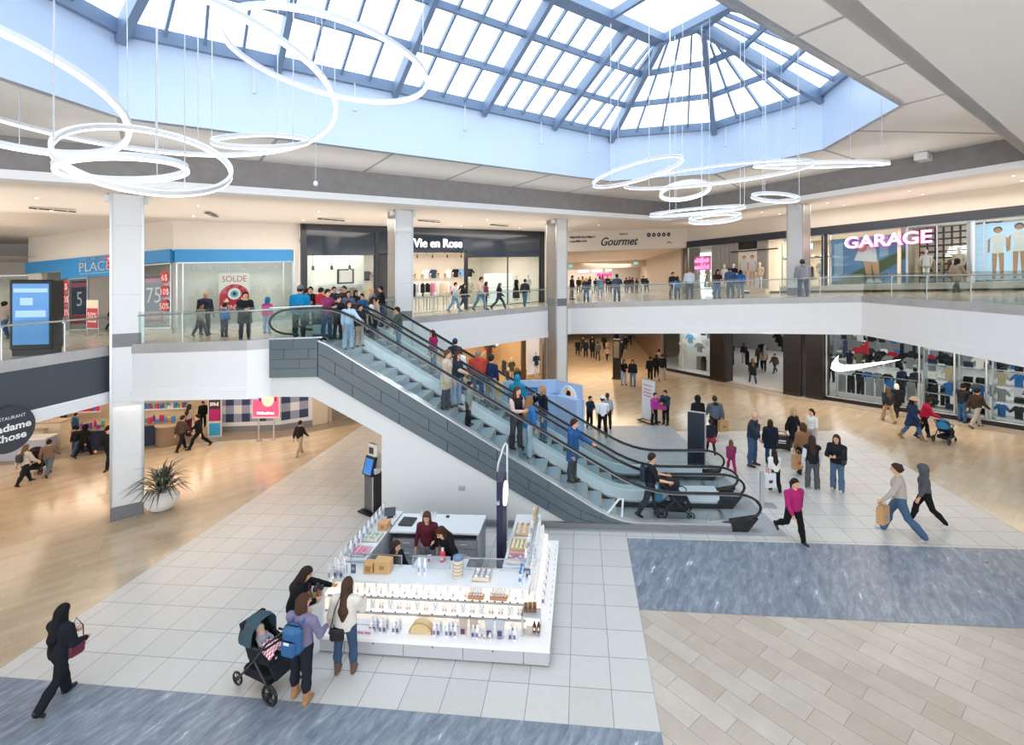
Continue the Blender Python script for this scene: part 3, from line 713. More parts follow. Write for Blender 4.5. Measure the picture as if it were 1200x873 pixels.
# posters in its windows
def poster(pl, k0, k1, z0, z1, d, back, label, extra, cat='poster', name='poster', group=None):
    mb = MB(); pl.box(mb, k0, k1, z0, z1, d-.02, d); return sign(pl, label, cat, [('panel', mb, back)]+extra, name, group)
k0, k1, z0, z1 = 1.72, 2.98, 6.15, 7.95
a = MB(); PP.text(a, 'SOLDE', 2.35, 7.55, .4, -.28, align='CENTER', width=1.0)
b = MB(); n = 24; PP.poly(b, [(k0+.02, 6.2)]+[(k1-.02, 6.2)]+[(2.35+.61*math.cos(PI*i/n), 6.85+.58*math.sin(PI*i/n)) for i in range(n+1)], -.285)
c = MB(); PP.disc(c, 2.35, 6.98, .27, -.28); e = MB(); PP.disc(e, 2.35, 6.98, .16, -.277); g = MB(); PP.disc(g, 2.35, 6.98, .07, -.274)
h = MB(); PP.text(h, 'MONSTRE', 2.35, 6.26, .3, -.278, align='CENTER', width=1.12)
for s in (-1, 1): PP.poly(h, [(2.35+s*.45, 6.62), (2.35+s*.22, 6.62), (2.35+s*.3, 6.8)], -.278)
poster(PP, k0, k1, z0, z1, -.29, plain('#f3efe8'), 'white and red SOLDE MONSTRE poster in the cream shop window', [('lettering', a, plain('#d22f3a')), ('red_shape', b, plain('#d3283a')), ('white_disc', c, plain('#ffffff')), ('blue_disc', e, plain('#6fb7d6')), ('dark_disc', g, BLACK), ('lettering', h, plain('#ffffff'))])
RED = plain('#c5303d', .5); WH = plain('#f5f5f5', .5)
def circ(pl, k, z, r, d, txt, label):
    a = MB(); pl.disc(a, k, z, r, d, th=.01); b = MB(); pl.text(b, txt, k, z-.16*r/.3, .42*r/.3, d+.015, align='CENTER')
    sign(pl, label, 'sticker', [('disc', a, RED), ('lettering', b, WH)], 'price_sticker', 'round red price stickers')
for i, (t_, z) in enumerate((('6$', 7.75), ('10$', 7.13), ('50%', 6.5))):
    circ(PF, L-7.25, z, .3, .03, t_, f'round red {t_} sticker in the window left of the sale board')
    circ(PF, L-.48, z+.1, .27, .03, t_, f'round red {t_} sticker in the window right of the near column')
for (ka, kb, tx_, zt, lab) in ((L-1.85, L-.72, '75', 6.95, 'dark poster with a big white 75 right of the near column'), (L-6.95, L-5.7, '5', 6.95, 'dark poster with a big white 5 left of the shop door')):
    a = MB(); PF.text(a, tx_, (ka+kb)/2, 6.75, 1.0, -.05, align='CENTER'); b = MB(); PF.box(b, ka, kb, 5.9, 6.35, -.07, -.055); c = MB(); PF.box(c, ka, kb, 7.65, 7.85, -.07, -.055)
    poster(PF, ka, kb, 5.9, 7.95, -.07, plain('#27344d'), lab, [('lettering', a, WH), ('red_strip', b, RED), ('pink_strip', c, plain('#d2507a'))])
a = MB(); PF.text(a, 'NOUVEAU', L-4.4, 7.78, .3, -1.0, align='CENTER', width=1.9); PF.text(a, 'ARRIVAGE', L-4.4, 7.45, .3, -1.0, align='CENTER', width=1.9)
poster(PF, L-5.5, L-3.3, 7.1, 8.1, -1.02, plain('#1f4f8f'), 'blue hanging panel reading NOUVEAU ARRIVAGE inside the shop door', [('lettering', a, WH)])
# sale board on its stand
x, y = at(109, 393, Z2); r = thing('sale_board', 'red and cream sale board with 50 percent on a silver stand', 'sign board', (x, y, Z2+gz(x)), R(-14))
mb = MB(); mb.box((0, 0, .95), (.72, .05, 1.3)); obj('frame', mb, STEEL, r)
mb = MB(); mb.box((0, -.03, .78), (.64, .01, .9)); obj('red_panel', mb, RED, r); mb = MB(); mb.box((0, -.03, 1.41), (.64, .01, .34)); obj('cream_panel', mb, plain('#e8d9b8'), r)
vs, fs = text_geo('50%', .34, 'CENTER'); mb = MB(); mb.add([(p[0], -.037, p[1]+.8) for p in vs], fs); strokes_local(mb, -.25, .6, .5, .09, -.037); obj('lettering', mb, WH, r)
for s in (-1, 1): mb = MB(); mb.tube([(s*.33, 0, 0), (s*.33, 0, .35)], .018, 6); mb.box((s*.33, 0, .02), (.05, .4, .04)); obj('leg', mb, STEEL, r)
# goods deeper inside the children's shop
for i in range(12):
    c = random.choice(['#22252b', '#33415c', '#c62a36', '#7fb6dd', '#d98aa5']); place('shirt', c, PF.P(L-9+i*.6, 6.2+(i % 2)*.9, -4.3), PF.rz, "on the back wall of the children's shop", "tops on the back wall of the children's shop")
for i in range(6):
    o = V3(PP.xy(.8+i*.68, -.35), 8.55); 
mb = MB(); mb.tube([(0, 0, .12), (0, 0, 0)], .02); mb.lathe([(.03, 0), (.07, -.16), (.02, -.17)], n=10)
small_copies('display_spotlight', mb, WPAN, [(PP.P(.75+i*.68, 8.3, -.4), 0) for i in range(6)], 'small white spotlight at the top of the cream shop window', 'spotlight', 'spotlights in the cream shop window')
# directory screen near the left edge
x, y = at(44, 415, Z2); r = thing('directory_screen', 'tall black directory kiosk with blue touch screen behind the left railing', 'information kiosk', (x, y, Z2+gz(x)), R(18))
mb = MB(); mb.bbox((0, 0, 1.22), (1.05, .62, 2.1), .04); mb.bbox((0, 0, .09), (.95, .54, .18), .01); obj('housing', mb, BLACK, r)
mb = MB(); mb.box((0, -.315, 1.24), (.86, .012, 1.82)); obj('screen', mb, mat('screen_blue', '#4b86c4', .2, noise=.3, scale=2, emit=.55), r)
mb = MB(); mb.box((0, -.325, 1.25), (.72, .01, .2)); mb.box((0, -.325, 1.95), (.8, .01, .12)); mb.box((-.1, -.325, 1.62), (.3, .01, .22)); obj('screen_tile', mb, mat('screen_pale', '#9cc3ea', .2, emit=.5), r)
# far left shops past the corner
PX = Plane(T(-19, 38), T(-5.1, 37.2)); band(PX, 0, PX.L, 8.6, ZC, 'wall_front', plain('#b9b6b2', .7)); room(PX, 5, Z2, 8.6, '#c9bfb2', light=200)
shop_window(PX, 0, PX.L, 5.5, 8.6, (4, 8, 11))
mb = MB(); mb.flat([PX.xy(-4, 0), PX.xy(PX.L, 0), T(-3.6, 34), T(-16, 26)], 9.3, up=False); struct(obj('ceiling', mb, plain('#cfcac4', .8)))
a = MB(); PX.box(a, PX.L-4.2, PX.L-2.2, 7.8, 8.6, .05, .12); b = MB(); PX.box(b, PX.L-7.2, PX.L-5.7, 6.1, 7.7, .02, .06)
sign(PX, 'lit cream sign panel above the directory kiosk on the far left', 'shop sign', [('panel', a, glow('#f3ecdc', .8))]); sign(PX, 'pale lit poster with a small figure at the far left edge', 'poster', [('panel', b, glow('#cfe4ea', .7))], 'poster')
for i in range(14): place('hanging_garment', random.choice(list(CN)), PX.P(6+i*.45, 5.6, -2.5), PX.rz, 'in the far left shop', 'garments in the far left shop')

# ---------------------------------------------------------------- upper middle: lingerie shop
PL = Plane(T(5.8, 25.2), T(21.6, 25.2)); k = lambda t: t-5.8
FR = mat('shop_black', '#23262d', .3, noise=.05)
for a, b, c, e in ((0, .25, Z2, ZC), (15.45, 15.8, Z2, ZC), (0, 15.8, 10.0, ZC), (3.75, 3.95, Z2, 10), (9.45, 9.6, Z2, 9.0)): band(PL, a, b, c, e, 'trim_front', FR, d1=.08)
band(PL, 3.95, 9.6, 8.85, 10.0, 'trim_front', mat('shop_dark_gloss', '#2c3440', .08, noise=.1, scale=1), d1=.05)
band(PL, .25, 3.75, 8.72, 10.0, 'trim_front', mat('shop_dark_gloss'), d1=.04); band(PL, 9.6, 15.45, 8.55, 10.0, 'trim_front', mat('shop_dark_gloss'), d1=.04)
shop_window(PL, .25, 3.75, Z2+.05, 10.0, (), FR); shop_window(PL, 9.6, 15.45, Z2+.05, 10.0, (12.7,), FR)
band(PL, 3.95, 5.7, Z2, 8.85, 'wall_front', plain('#3c3a3d', .5), d0=-.3, d1=-.18)
tx = MB(); PL.text(tx, 'la Vie en Rose', 5.42, 9.16, .72, .12, ext=.03, width=3.75, bold=.006)
sign(PL, 'white lit script name over the lingerie shop entrance', 'shop sign', [('lettering', tx, glow('#ffffff', 1.7))])
room(PL, 8, Z2, 9.35, '#e9e2d8', light=760, ceil='#ddd5cb', floor='#d9d2c8')
mb = MB(); PL.box(mb, .3, 3.75, Z2, 9.4, -1.75, -1.65); struct(obj('wall_inner', mb, plain('#eee9e2', .7), world=True)); area(PL.xy(2, -.8), 9.2, 2.6, .8, 70, rz=PL.rz)
band(PL, .25, 15.45, 9.35, 10.0, 'wall_front', mat('shop_dark_grey', '#3b4250', .5), d0=-.5, d1=-.25)
# pendant lamps in the left window
def pendant(loc, drop, label, grp):
    r = thing('pendant_lamp', label, 'lamp', loc, 0, grp)
    mb = MB(); mb.tube([(0, 0, .22), (0, 0, drop)], .012, 5); obj('cable', mb, BLACK, r); mb = MB(); mb.lathe([(.07, 0), (.07, .22), (.02, .25)], n=10); obj('shade', mb, BLACK, r)
    mb = MB(); mb.lathe([(.055, -.01), (.055, .0)], n=10); obj('bulb', mb, glow('#ffe9c8', 4), r)
for i in range(3): pendant(PL.P(.8+i*.95, 8.0, -.9), 1.35, 'small black pendant lamp in the left lingerie window', 'pendant lamps in the lingerie window')
# big white product stand, picture frame, tables
a = MB(); PL.box(a, 2.05, 2.95, 7.25, 8.05, -1.0, -.94); b = MB(); PL.box(b, 2.15, 2.85, 7.33, 7.97, -.94, -.93); sign(PL, 'tilted white picture in a dark frame in the left lingerie window', 'picture', [('frame', a, DARK), ('picture', b, plain('#efdfd9'))], 'framed_picture')
a = MB(); PL.box(a, 1.2, 3.6, 7.12, 7.2, -1.5, -.8); PL.box(a, 1.3, 1.36, Z2, 7.12, -1.4, -1.34); PL.box(a, 3.44, 3.5, Z2, 7.12, -1.4, -1.34); sign(PL, 'white high display shelf in the left lingerie window', 'shelf', [('shelf_board', a, WPAN)], 'display_shelf')
for i, c in enumerate(['#d8c9ae', '#e9eaec', '#d8c9ae', '#e9eaec', '#d98aa5', '#e9eaec', '#b9aa95', '#e9eaec']): place('hanging_garment', c, PL.P(1.4+i*.26, 6.1, -1.2), PL.rz+PI/2, 'under the shelf of the left lingerie window', 'garments in the left lingerie window')
W_ = 'in the bright lingerie shop'
for rI, (d, z, ks) in enumerate(((-2.2, 6.2, (6.2, 9.2)), (-3.8, 6.2, (5.6, 10.5)), (-7.6, 6.2, (4, 15)), (-7.6, 7.5, (4, 15)))):
    if rI < 2: rack(PL, ks[0], ks[1], z+.98, d, f'chrome clothes rail number {"one nearer" if rI == 0 else "two farther"} inside the lingerie shop', Z2)
    n = int((ks[1]-ks[0])/(.3 if rI < 2 else .62))
    for i in range(n):
        c = random.choice(['#e9eaec', '#d8c9ae', '#7fb6dd', '#d98aa5', '#22252b', '#e9eaec', '#33415c'])
        place('hanging_garment' if rI < 2 else 'shirt', c, PL.P(ks[0]+.15+i*(ks[1]-ks[0])/n, z, d), PL.rz+(PI/2*0), W_, 'garments in the lingerie shop')
for i, kk in enumerate((4.9, 5.9, 6.9, 7.9, 8.8)):
    r = thing('display_table', 'white display table at the lingerie shop entrance', 'table', PL.P(kk+.3, Z2, -1.2-(i % 2)*.9), PL.rz, 'display tables in the lingerie shop')
    mb = MB(); mb.bbox((0, 0, .86), (.8, .5, .05), .01); obj('table_top', mb, WPAN, r)
    for sx in (-1, 1):
        for sy in (-1, 1): m_ = MB(); m_.box((sx*.36, sy*.21, .42), (.04, .04, .84)); obj('leg', m_, STEEL, r)
    for j in (-1, 1): place('folded_stack', random.choice(['#e9eaec', '#7fb6dd', '#d8c9ae', '#33415c']), r.location+Vector((j*.2, j*.15, .885)), PL.rz, 'on a lingerie shop table', 'folded stacks in the lingerie shop')
mb = MB(); mb.lathe([(.03, 0), (.05, -.14), (.02, -.15)], n=8); mb.tube([(0, 0, 0), (0, 0, .1)], .015)
small_copies('track_spotlight', mb, BLACK, [(PL.P(4.6+i*1.0, 8.75, -.7), 0) for i in range(6)]+[(PL.P(4.6+i*1.3, 9.2, -3.2), 0) for i in range(8)], 'small black track spotlight under the lingerie shop ceiling', 'spotlight', 'track spotlights in the lingerie shop')
a = MB(); PL.box(a, 11.35, 13.55, 5.6, 7.55, -.75, -.6); b = MB(); 
for zz in (6.6,): PL.box(b, 11.4, 13.5, zz-.01, zz+.01, -.6, -.595)
sign(PL, 'large plain white lit panel in the right lingerie window', 'panel', [('panel', a, glow('#f4f1ec', .6)), ('seam', b, plain('#c8c8c8'))], 'white_partition')
mannequin(PL.P(14.85, Z2+.25, -.6), PL.rz+PI, 'headed cream mannequin at the right end of the lingerie window', '#e9eaec', 'top')
mannequin(PL.P(14.0, Z2+.25, -.8), PL.rz+PI, 'mannequin in black beside the white lingerie window panel', '#22252b', 'dress')
mannequin(PL.P(10.4, Z2+.25, -1.0), PL.rz+PI, 'cream mannequin with a pale slip behind the walking shoppers', '#d8c9ae', 'top')

# ---------------------------------------------------------------- header of the food hall and the corridors behind
PG = Plane(T(21.6, 25.2), T(31.8, 20.7))
HB = plain('#d9cfc4', .7); band(PG, 0, PG.L, 8.85, ZC, 'wall_high', HB, d0=-.3)
tx = MB(); PG.text(tx, 'Gourmet', 5.7, 9.2, .82, .02, ext=.01, shear=.35, align='CENTER', width=2.9, bold=.012)
t2 = MB(); PG.text(t2, 'ESPACE', 6.0, 9.92, .2, .02, ext=.01, align='CENTER')
ic = MB()
for i in range(5): PG.disc(ic, 8.0+i*.4, 9.87, .15, .02, th=.01)
PG.poly(ic, [(9.65, 9.38), (9.4, 9.2), (9.5, 9.2), (9.65, 9.3), (9.8, 9.2), (9.9, 9.2)], .02)
ic2 = MB()
for i in range(5): PG.box(ic2, 8.0+i*.4-.06, 8.0+i*.4+.06, 9.85, 9.89, .03, .035)
t3 = MB(); strokes_on(PG, t3, 1.9, 9.78, 1.9, .15, .005, seed=3); strokes_on(PG, t3, 1.9, 9.5, 1.3, .15, .005, seed=4)
DK = plain('#2d2d31'); sign(PG, 'ESPACE Gourmet lettering in black on the cream header', 'sign', [('lettering', tx, DK), ('lettering', t2, DK), ('pictogram', ic, DK), ('pictogram_mark', ic2, HB), ('lettering', t3, DK)], 'wall_lettering')
e45 = Vector(Q(0, 1))
gl = Vector(T(21.6, 25.2)); gr = Vector(T(31.8, 20.7)); far = 30
PCL = Plane(gl+e45*far, gl); PCR = Plane(gr, gr+e45*far)       # side walls of the corridor
for z0, z1 in ((0, 3.74), (Z2, ZC)):
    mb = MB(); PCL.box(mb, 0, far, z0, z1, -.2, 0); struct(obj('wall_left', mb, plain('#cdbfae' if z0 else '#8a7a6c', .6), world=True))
    if z0: mb = MB(); PCR.box(mb, 1.2, far, z0, z1, -.2, 0); struct(obj('wall_right', mb, plain('#c2af9a', .6), world=True))
    pe = Plane(gl+e45*far, gr+e45*far+Vector(Q(8, 0))); mb = MB(); pe.box(mb, -2, pe.L, z0, z1, -.3, 0); struct(obj('wall_back', mb, plain('#d8cfc4', .7), world=True))
mb = MB(); mb.flat([gl, gr, gr+e45*far, gl+e45*far], 8.85, up=False); struct(obj('ceiling', mb, plain('#e3d6c6', .8)))
pe = Plane(gl+e45*22, gr+e45*22)
band(pe, 0, pe.L, 8.0, 8.9, 'wall_high', plain('#dccbb5', .7)); pe2 = Plane(gl+e45*29, gr+e45*29)
area(gl+e45*12+Vector(Q(4.5, 0)), 8.7, 8, 18, 700, rz=B_); area(gl+e45*26+Vector(Q(4.5, 0)), 8.6, 8, 6, 500, '#ffffff', rz=B_)
area(gl+e45*10+Vector(Q(3.0, 0)), 3.6, 5, 18, 420, '#ffe3bf', rz=B_)
a = MB()
for i in range(4): pe2.box(a, 2.4+i*1.9, 3.8+i*1.9, 7.75, 8.0, .0, .1)
sign(pe2, 'row of lit white menu boards at the far food counters', 'menu boards', [('menu_board', a, glow('#ffffff', 1.5))], 'food_counter_sign')
a = MB(); strokes_on(pe2, a, 5, 7.15, 2.2, .38, .05, .06, 5); sign(pe2, 'small magenta lit name at the far food counters', 'shop sign', [('lettering', a, glow('#e0218a', 1.5))])
for i, (kk, c, lab) in enumerate(((1.2, '#6fc1d0', 'small teal exit style sign left in the food hall passage'), (9.4, '#7fd0df', 'small teal exit style sign right in the food hall passage'))):
    a = MB(); pe.box(a, kk, kk+.5, 8.3, 8.6, .05, .1); sign(pe, lab, 'sign', [('panel', a, glow(c, .8))], 'lit_sign')

# ---------------------------------------------------------------- upper right: row of fashion shops
PR = Plane(T(31.8, 20.7), T(31.8, -8)); K_ = lambda n: 20.7-n
band(PR, 0, PR.L, 9.3, ZC, 'wall_front', plain('#d5cbbf', .7)); 
mb = MB(); PR.box(mb, 0, PR.L, 8.84, 9.3, -.2, .1); struct(obj('trim_front', mb, mat('shop_dark_band', '#2b303b', .4), world=True))
mb = MB(); PCR.box(mb, 0, 1.2, Z2, 8.85, -.05, .05); struct(obj('trim_side', mb, DARK, world=True))
PA = Plane(gr+e45*7.5, gr)       # angled window along the passage corner
shop_window(PR, .05, 2.0, Z2+.3, 8.84, (), STEEL)
room(PR, 6, Z2, 8.84, '#d8ccbc', k0=0, k1=5.7, side_l=False, light=260)
GREYST = mat('ribbed_grey_stone', '#9b9894', .6, noise=.2, scale=6)
def ribs(pl, k0, k1, z0, z1, d, m):
    mb = MB(); n = max(1, int((k1-k0)/.3))
    for i in range(n): pl.box(mb, k0+(k1-k0)*i/n, k0+(k1-k0)*(i+1)/n-.02, z0, z1, d-.1, d+.02*(i % 2))
    return struct(obj('wall_front', mb, m, world=True))
ribs(PR, 2.0, 3.9, Z2, 8.84, -.02, GREYST); ribs(PR, 5.15, 5.75, Z2, 8.84, -.02, GREYST); ribs(PR, 3.9, 5.15, 8.35, 8.84, -.02, BLACK)
a = MB(); PR.box(a, 3.9, 5.15, Z2+.2, 8.3, -.08, 0.02)
b = MB(); c = MB(); e = MB()
def ad_figure(pl, kx, zb, h, d, mbs, mbc, mbl, tw=.095):     # flat printed figure: skin, top, hair/legs
    pl.disc(mbs, kx, zb+h*.9, h*.048, d); pl.disc(mbl, kx, zb+h*.915, h*.06, d-.003)
    pl.poly(mbc, [(kx-h*tw*.75, zb+h*.47), (kx+h*tw*.75, zb+h*.47), (kx+h*tw*.6, zb+h*.62), (kx+h*tw, zb+h*.79), (kx+h*.03, zb+h*.83), (kx-h*.03, zb+h*.83), (kx-h*tw, zb+h*.79), (kx-h*tw*.6, zb+h*.62)], d)
    for s in (-1, 1): pl.poly(mbs, [(kx+s*h*tw, zb+h*.78), (kx+s*h*(tw+.035), zb+h*.74), (kx+s*h*(tw+.04), zb+h*.5), (kx+s*h*(tw+.01), zb+h*.5)][::s], d+.002)
    for s in (-1, 1): pl.poly(mbs, [(kx+s*h*.055-h*.022, zb), (kx+s*h*.055+h*.022, zb), (kx+s*h*.042+h*.036, zb+h*.48), (kx+s*h*.042-h*.036, zb+h*.48)], d)
ad_figure(PR, 4.3, 5.9, 2.1, .03, b, c, e); ad_figure(PR, 4.85, 5.8, 2.2, .03, b, c, e)
SKN = plain('#d9a98a'); HAIR = plain('#6a4a33')
sign(PR, 'pale printed poster of two models on the grey ribbed shop wall', 'poster', [('panel', a, plain('#e6ded2')), ('printed_skin', b, SKN), ('printed_clothes', c, plain('#cfd6e4')), ('printed_hair', e, HAIR)], 'wall_poster')
mb = MB(); PR.box(mb, 3.4, 6.5, 8.2, 8.28, .02, .08); struct(obj('trim_high', mb, BLACK, world=True))
for kk, c, lab in ((.45, '#e9eaec', 'white mannequin in the corner window under the pink sign'), (1.3, '#d8c9ae', 'cream mannequin in the corner window, right of the first'), (3.1, '#e9eaec', 'mannequin in a long white dress against the grey ribbed wall'), (3.75, '#22252b', 'mannequin in a black top before the pale poster'), (5.5, '#d8c9ae', 'mannequin in a cream top right of the pale poster')):
    mannequin(PR.P(kk, Z2+.3, .35 if kk > 2 else -.6), PR.rz+PI, lab, c, 'dress' if kk in (3.1, 1.3) else 'top')
mb = MB(); 
for kk in (3.1, 3.75, 5.5): PR.box(mb, kk-.5, kk+.5, Z2, Z2+.28, .05, .65)
tag(obj('window_plinth', mb, plain('#d8c3a5'), world=True), 'low tan plinths carrying the mannequins at the grey wall', 'plinth')
a = MB(); strokes_on(PR, a, .42, 7.68, 1.16, .36, -.32, .04, 6); strokes_on(PR, a, .42, 7.2, 1.16, .36, -.32, .04, 7)
b = MB(); PR.box(b, .35, 1.65, 7.1, 8.15, -.45, -.4); sign(PR, 'pink glowing sign in the corner shop window beside the passage', 'shop sign', [('panel', b, plain('#e7a7c4')), ('lettering', a, glow('#ff8fc4', 2))])
# la senza-like bright shop
shop_window(PR, 6.7, 9.1, Z2+.3, 8.84, (7.6,), STEEL); room(PR, 7, Z2, 8.84, '#dfd3c2', k0=5.8, k1=12.6, side_l=True, light=520)
a = MB(); strokes_on(PR, a, 6.95, 8.05, 1.55, .34, -.1, .04, 8); sign(PR, 'pale blue lit name in the window left of the right hand column', 'shop sign', [('lettering', a, glow('#9fe0f0', 2.2))])
a = MB(); PR.box(a, 6.3, 12.4, 7.5, 7.62, -1.2, -1.1); sign(PR, 'dark lighting track inside the shop left of the right hand column', 'lighting track', [('rail', a, BLACK)], 'lighting_track')
mb = MB(); mb.lathe([(.04, 0), (.09, -.18), (.03, -.2)], n=8)
small_copies('track_spotlight', mb, WPAN, [(PR.P(6.4+i*.42, 7.75, -1.0), 0) for i in range(8)], 'white track spotlight in the shop left of the right hand column', 'spotlight', 'white track spotlights')
mannequin(PR.P(7.75, Z2+.35, -.7), PR.rz+PI, 'mannequin in a white top in the shop window left of the right column', '#e9eaec', 'top')
mannequin(PR.P(8.7, Z2+.35, -.7), PR.rz+PI, 'mannequin in white partly hidden by the right hand column', '#e9eaec', 'top')
for i in range(16): place('hanging_garment', random.choice(['#22252b', '#6b4a36', '#c62a36', '#e9eaec', '#b9aa95']), PR.P(6.6+i*.3, 5.9+(i % 2)*.2, -3.0-(i % 3)), PR.rz, 'in the shop left of the right hand column', 'garments in the shop left of the right column')
band(PR, 8.95, 9.25, Z2, 8.84, 'trim_front', DARK)
# pink-lettered shop
a = MB(); PR.box(a, 9.35, 12.9, Z2+.45, 8.5, -.4, -.34)
b = MB(); c = MB(); e = MB(); g = MB(); hh = MB()
kx = 11.25; zb = 5.85; PR.disc(b, kx-.35, zb+2.05, .24, -.33); PR.poly(c, [(kx-.75, zb+1.35), (kx+.35, zb+1.2), (kx+.3, zb+1.95), (kx-.05, zb+2.15), (kx-.5, zb+2.05)], -.335)
for s, x0 in ((0, -.2), (1, .15)): PR.poly(b, [(kx+x0+.1, zb+.25), (kx+x0+.32, zb+.25), (kx+x0+.25, zb+1.3), (kx+x0-.12, zb+1.35)], -.337); PR.poly(c, [(kx+x0+.02, zb+.05), (kx+x0+.42, zb+.05), (kx+x0+.34, zb+.25), (kx+x0+.08, zb+.25)], -.337)
PR.disc(e, kx-.32, zb+2.12, .27, -.337)
PR.poly(g, [(9.35, 5.9), (10.6, 6.6), (12.9, 7.7), (12.9, 7.2), (11.4, 6.2), (10.9, 5.86), (9.35, 5.86)], -.338)
PR.poly(hh, [(9.5, 6.2), (9.95, 6.5), (9.95, 8.3), (9.5, 8.2)], -.338); PR.poly(hh, [(11.7, 7.3), (12.1, 7.4), (12.1, 8.45), (11.7, 8.45)], -.338)
sign(PR, 'large blue street photo poster with a girl in a white shirt under the pink name', 'poster', [('panel', a, mat('poster_blue', '#5d83ab', .4, noise=.5, scale=1.8, emit=.25)), ('printed_skin', b, SKN), ('printed_shirt', c, plain('#eef2f8')), ('printed_hair', e, HAIR), ('printed_hedge', g, mat('poster_hedge', '#5f6b4c', .6, noise=.3, scale=8)), ('printed_building', hh, plain('#a9c6e6'))], 'window_poster')
tx = MB(); PR.text(tx, 'GARAGE', K_(10.55), 7.92, .92, -.05, ext=.05, width=3.85, bold=.03)
t2 = MB(); PR.text(t2, 'GARAGE', K_(10.55), 7.92, .92, .03, ext=.01, width=3.85, bold=.0)
sign(PR, 'big pink neon shop name over the blue street poster', 'shop sign', [('lettering', tx, glow('#f06ea8', 1.6)), ('tube_lettering', t2, glow('#ffd9ea', 2.5))])
shop_window(PR, 9.3, 12.95, Z2+.4, 8.84, (), STEEL, d=-.2); shop_window(PR, 13.0, 15.5, Z2+.4, 8.84, (14.2,), STEEL)
room(PR, 7, Z2, 8.84, '#cfc4b6', k0=12.7, k1=28, side_l=False, light=600)
mb = MB()     # pierced screen wall
for i in range(9):
    for j in range(9): PR.box(mb, 13.0+i*.34, 13.0+i*.34+.24, 5.8+j*.34, 5.8+j*.34+.24, -2.52, -2.42)
tag(obj('pierced_screen', mb, plain('#d7c8b4'), world=True), 'beige pierced block screen behind the pink named shop window', 'screen')
mb = MB(); PR.box(mb, 12.9, 16.2, Z2, 8.8, -2.7, -2.6); struct(obj('wall_inner', mb, plain('#5a524a'), world=True))
a = MB(); b = MB()
for i in range(5): PR.box(a, 14.2, 17.0, 7.15+i*.12, 7.19+i*.12, -1.8-.2*i, -1.6-.2*i)
sign(PR, 'white striped light fitting inside the pink named shop', 'light fitting', [('lamp_bar', a, glow('#ffffff', 2.0))], 'light_fitting')
mannequin(PR.P(13.6, Z2+.45, -.8), PR.rz+PI, 'mannequin in dark trousers and white top in the pink named shop window', '#e9eaec', 'top')
mannequin(PR.P(14.8, Z2+.45, -1.3), PR.rz+PI, 'pale mannequin deeper in the pink named shop window', '#d8c9ae', 'top')
for i in range(8): place('hanging_garment', random.choice(['#22252b', '#b9aa95', '#e9eaec', '#6b4a36']), PR.P(13.1+i*.3, 6.1, -2.0), PR.rz, 'in the pink named shop', 'garments in the pink named shop')
a = MB(); PR.box(a, 15.55, 20, Z2+.5, 8.62, -.35, -.3); b = MB(); c = MB(); e = MB(); g = MB()
for kx, h in ((16.35, 2.55), (17.05, 2.65), (17.9, 2.6), (18.8, 2.6)): ad_figure(PR, kx, 5.95, h, -.29, b, c, e, .1)
PR.poly(g, [(17.7, 5.95), (18.9, 5.95), (18.9, 7.0), (18.6, 7.0), (18.6, 6.5), (17.7, 6.5)], -.28)
sign(PR, 'pale blue lit poster of girls in white tops at the right edge', 'poster', [('panel', a, mat('poster_pale', '#b9d5ef', .4, noise=.08, scale=2, emit=.5)), ('printed_skin', b, plain('#c99878')), ('printed_clothes', c, plain('#f2f0ee')), ('printed_hair', e, plain('#5d3f2e')), ('printed_chair', g, plain('#b5654e'))], 'window_poster')
shop_window(PR, 15.5, 22, Z2+.4, 8.84, (15.9,), STEEL, d=-.15); band(PR, 15.3, 15.6, Z2, 8.84, 'trim_front', plain('#cfd8e2'))
mb = MB(); PR.box(mb, 6.6, 28, Z2, Z2+.4, -.3, .02); struct(obj('baseboard_right', mb, mat('shop_sill', '#b6b2ab', .4), world=True))
mb = MB(); PR.box(mb, 2, 28, Z2, Z2+.12, .0, .06); struct(obj('baseboard_right', mb, BLACK, world=True))

# ---------------------------------------------------------------- ground floor right: sports shop
PN = Plane(T(29.6, 21.2), T(27.95, 12)); PN2 = Plane(T(27.95, 12.0), T(27.6, -4)); PE_ = Plane(T(29.6, 21.2), T(28.1, 15.9))
e0 = Vector(T(29.6, 21.2)); PK = Plane(e0, e0+e45*26)
mb = MB(); PK.box(mb, 0, 26, 0, 3.74, -.2, 0); struct(obj('wall_right', mb, mat('brown_panelling', '#6e5a4c', .35, noise=.15, scale=2), world=True))
SB = mat('pillar_bronze_black', '#1d1a1b', .3, noise=.1, scale=4)
def pillar(pl, k0, k1, label):
    r = thing('clad_pillar', label, 'pillar', pl.P((k0+k1)/2, 0, -.2), pl.rz, 'black clad pillars of the sports shop')
    w = k1-k0; mb = MB(); mb.bbox((0, 0, 1.87), (w, .8, 3.72), .015); obj('shaft', mb, SB, r); mb = MB(); mb.box((w/2+.006, 0, 1.87), (.012, .5, 3.6)); mb.box((0, -.404, .06), (w, .012, .12)); obj('edge_strip', mb, mat('bronze', '#4b4341', .3, metal=.6), r)
kk = lambda n: (21.2-n)/(21.2-12)*PN.L
pillar(PN, kk(17.0), kk(15.9), 'black clad pillar left of the sports shop entrance'); pillar(PN2, -.15, .75, 'black clad pillar right of the sports shop entrance'); pillar(PN2, 1.0, 1.85, 'black clad pillar nearest the white tick logo')
shop_window(PN, .1, kk(17.05), .12, 3.7, (), BLACK, fr=.06); shop_window(PN2, 1.9, 15.5, .2, 3.7, (5.7, 6.9, 7.9, 9.6, 11.4), CHROME)
mb = MB(); PN2.box(mb, 1.9, 15.5, 0, .2, -.3, .02); PN.box(mb, .1, kk(17.05), 0, .12, -.3, .02); struct(obj('baseboard_right', mb, BLACK, world=True))
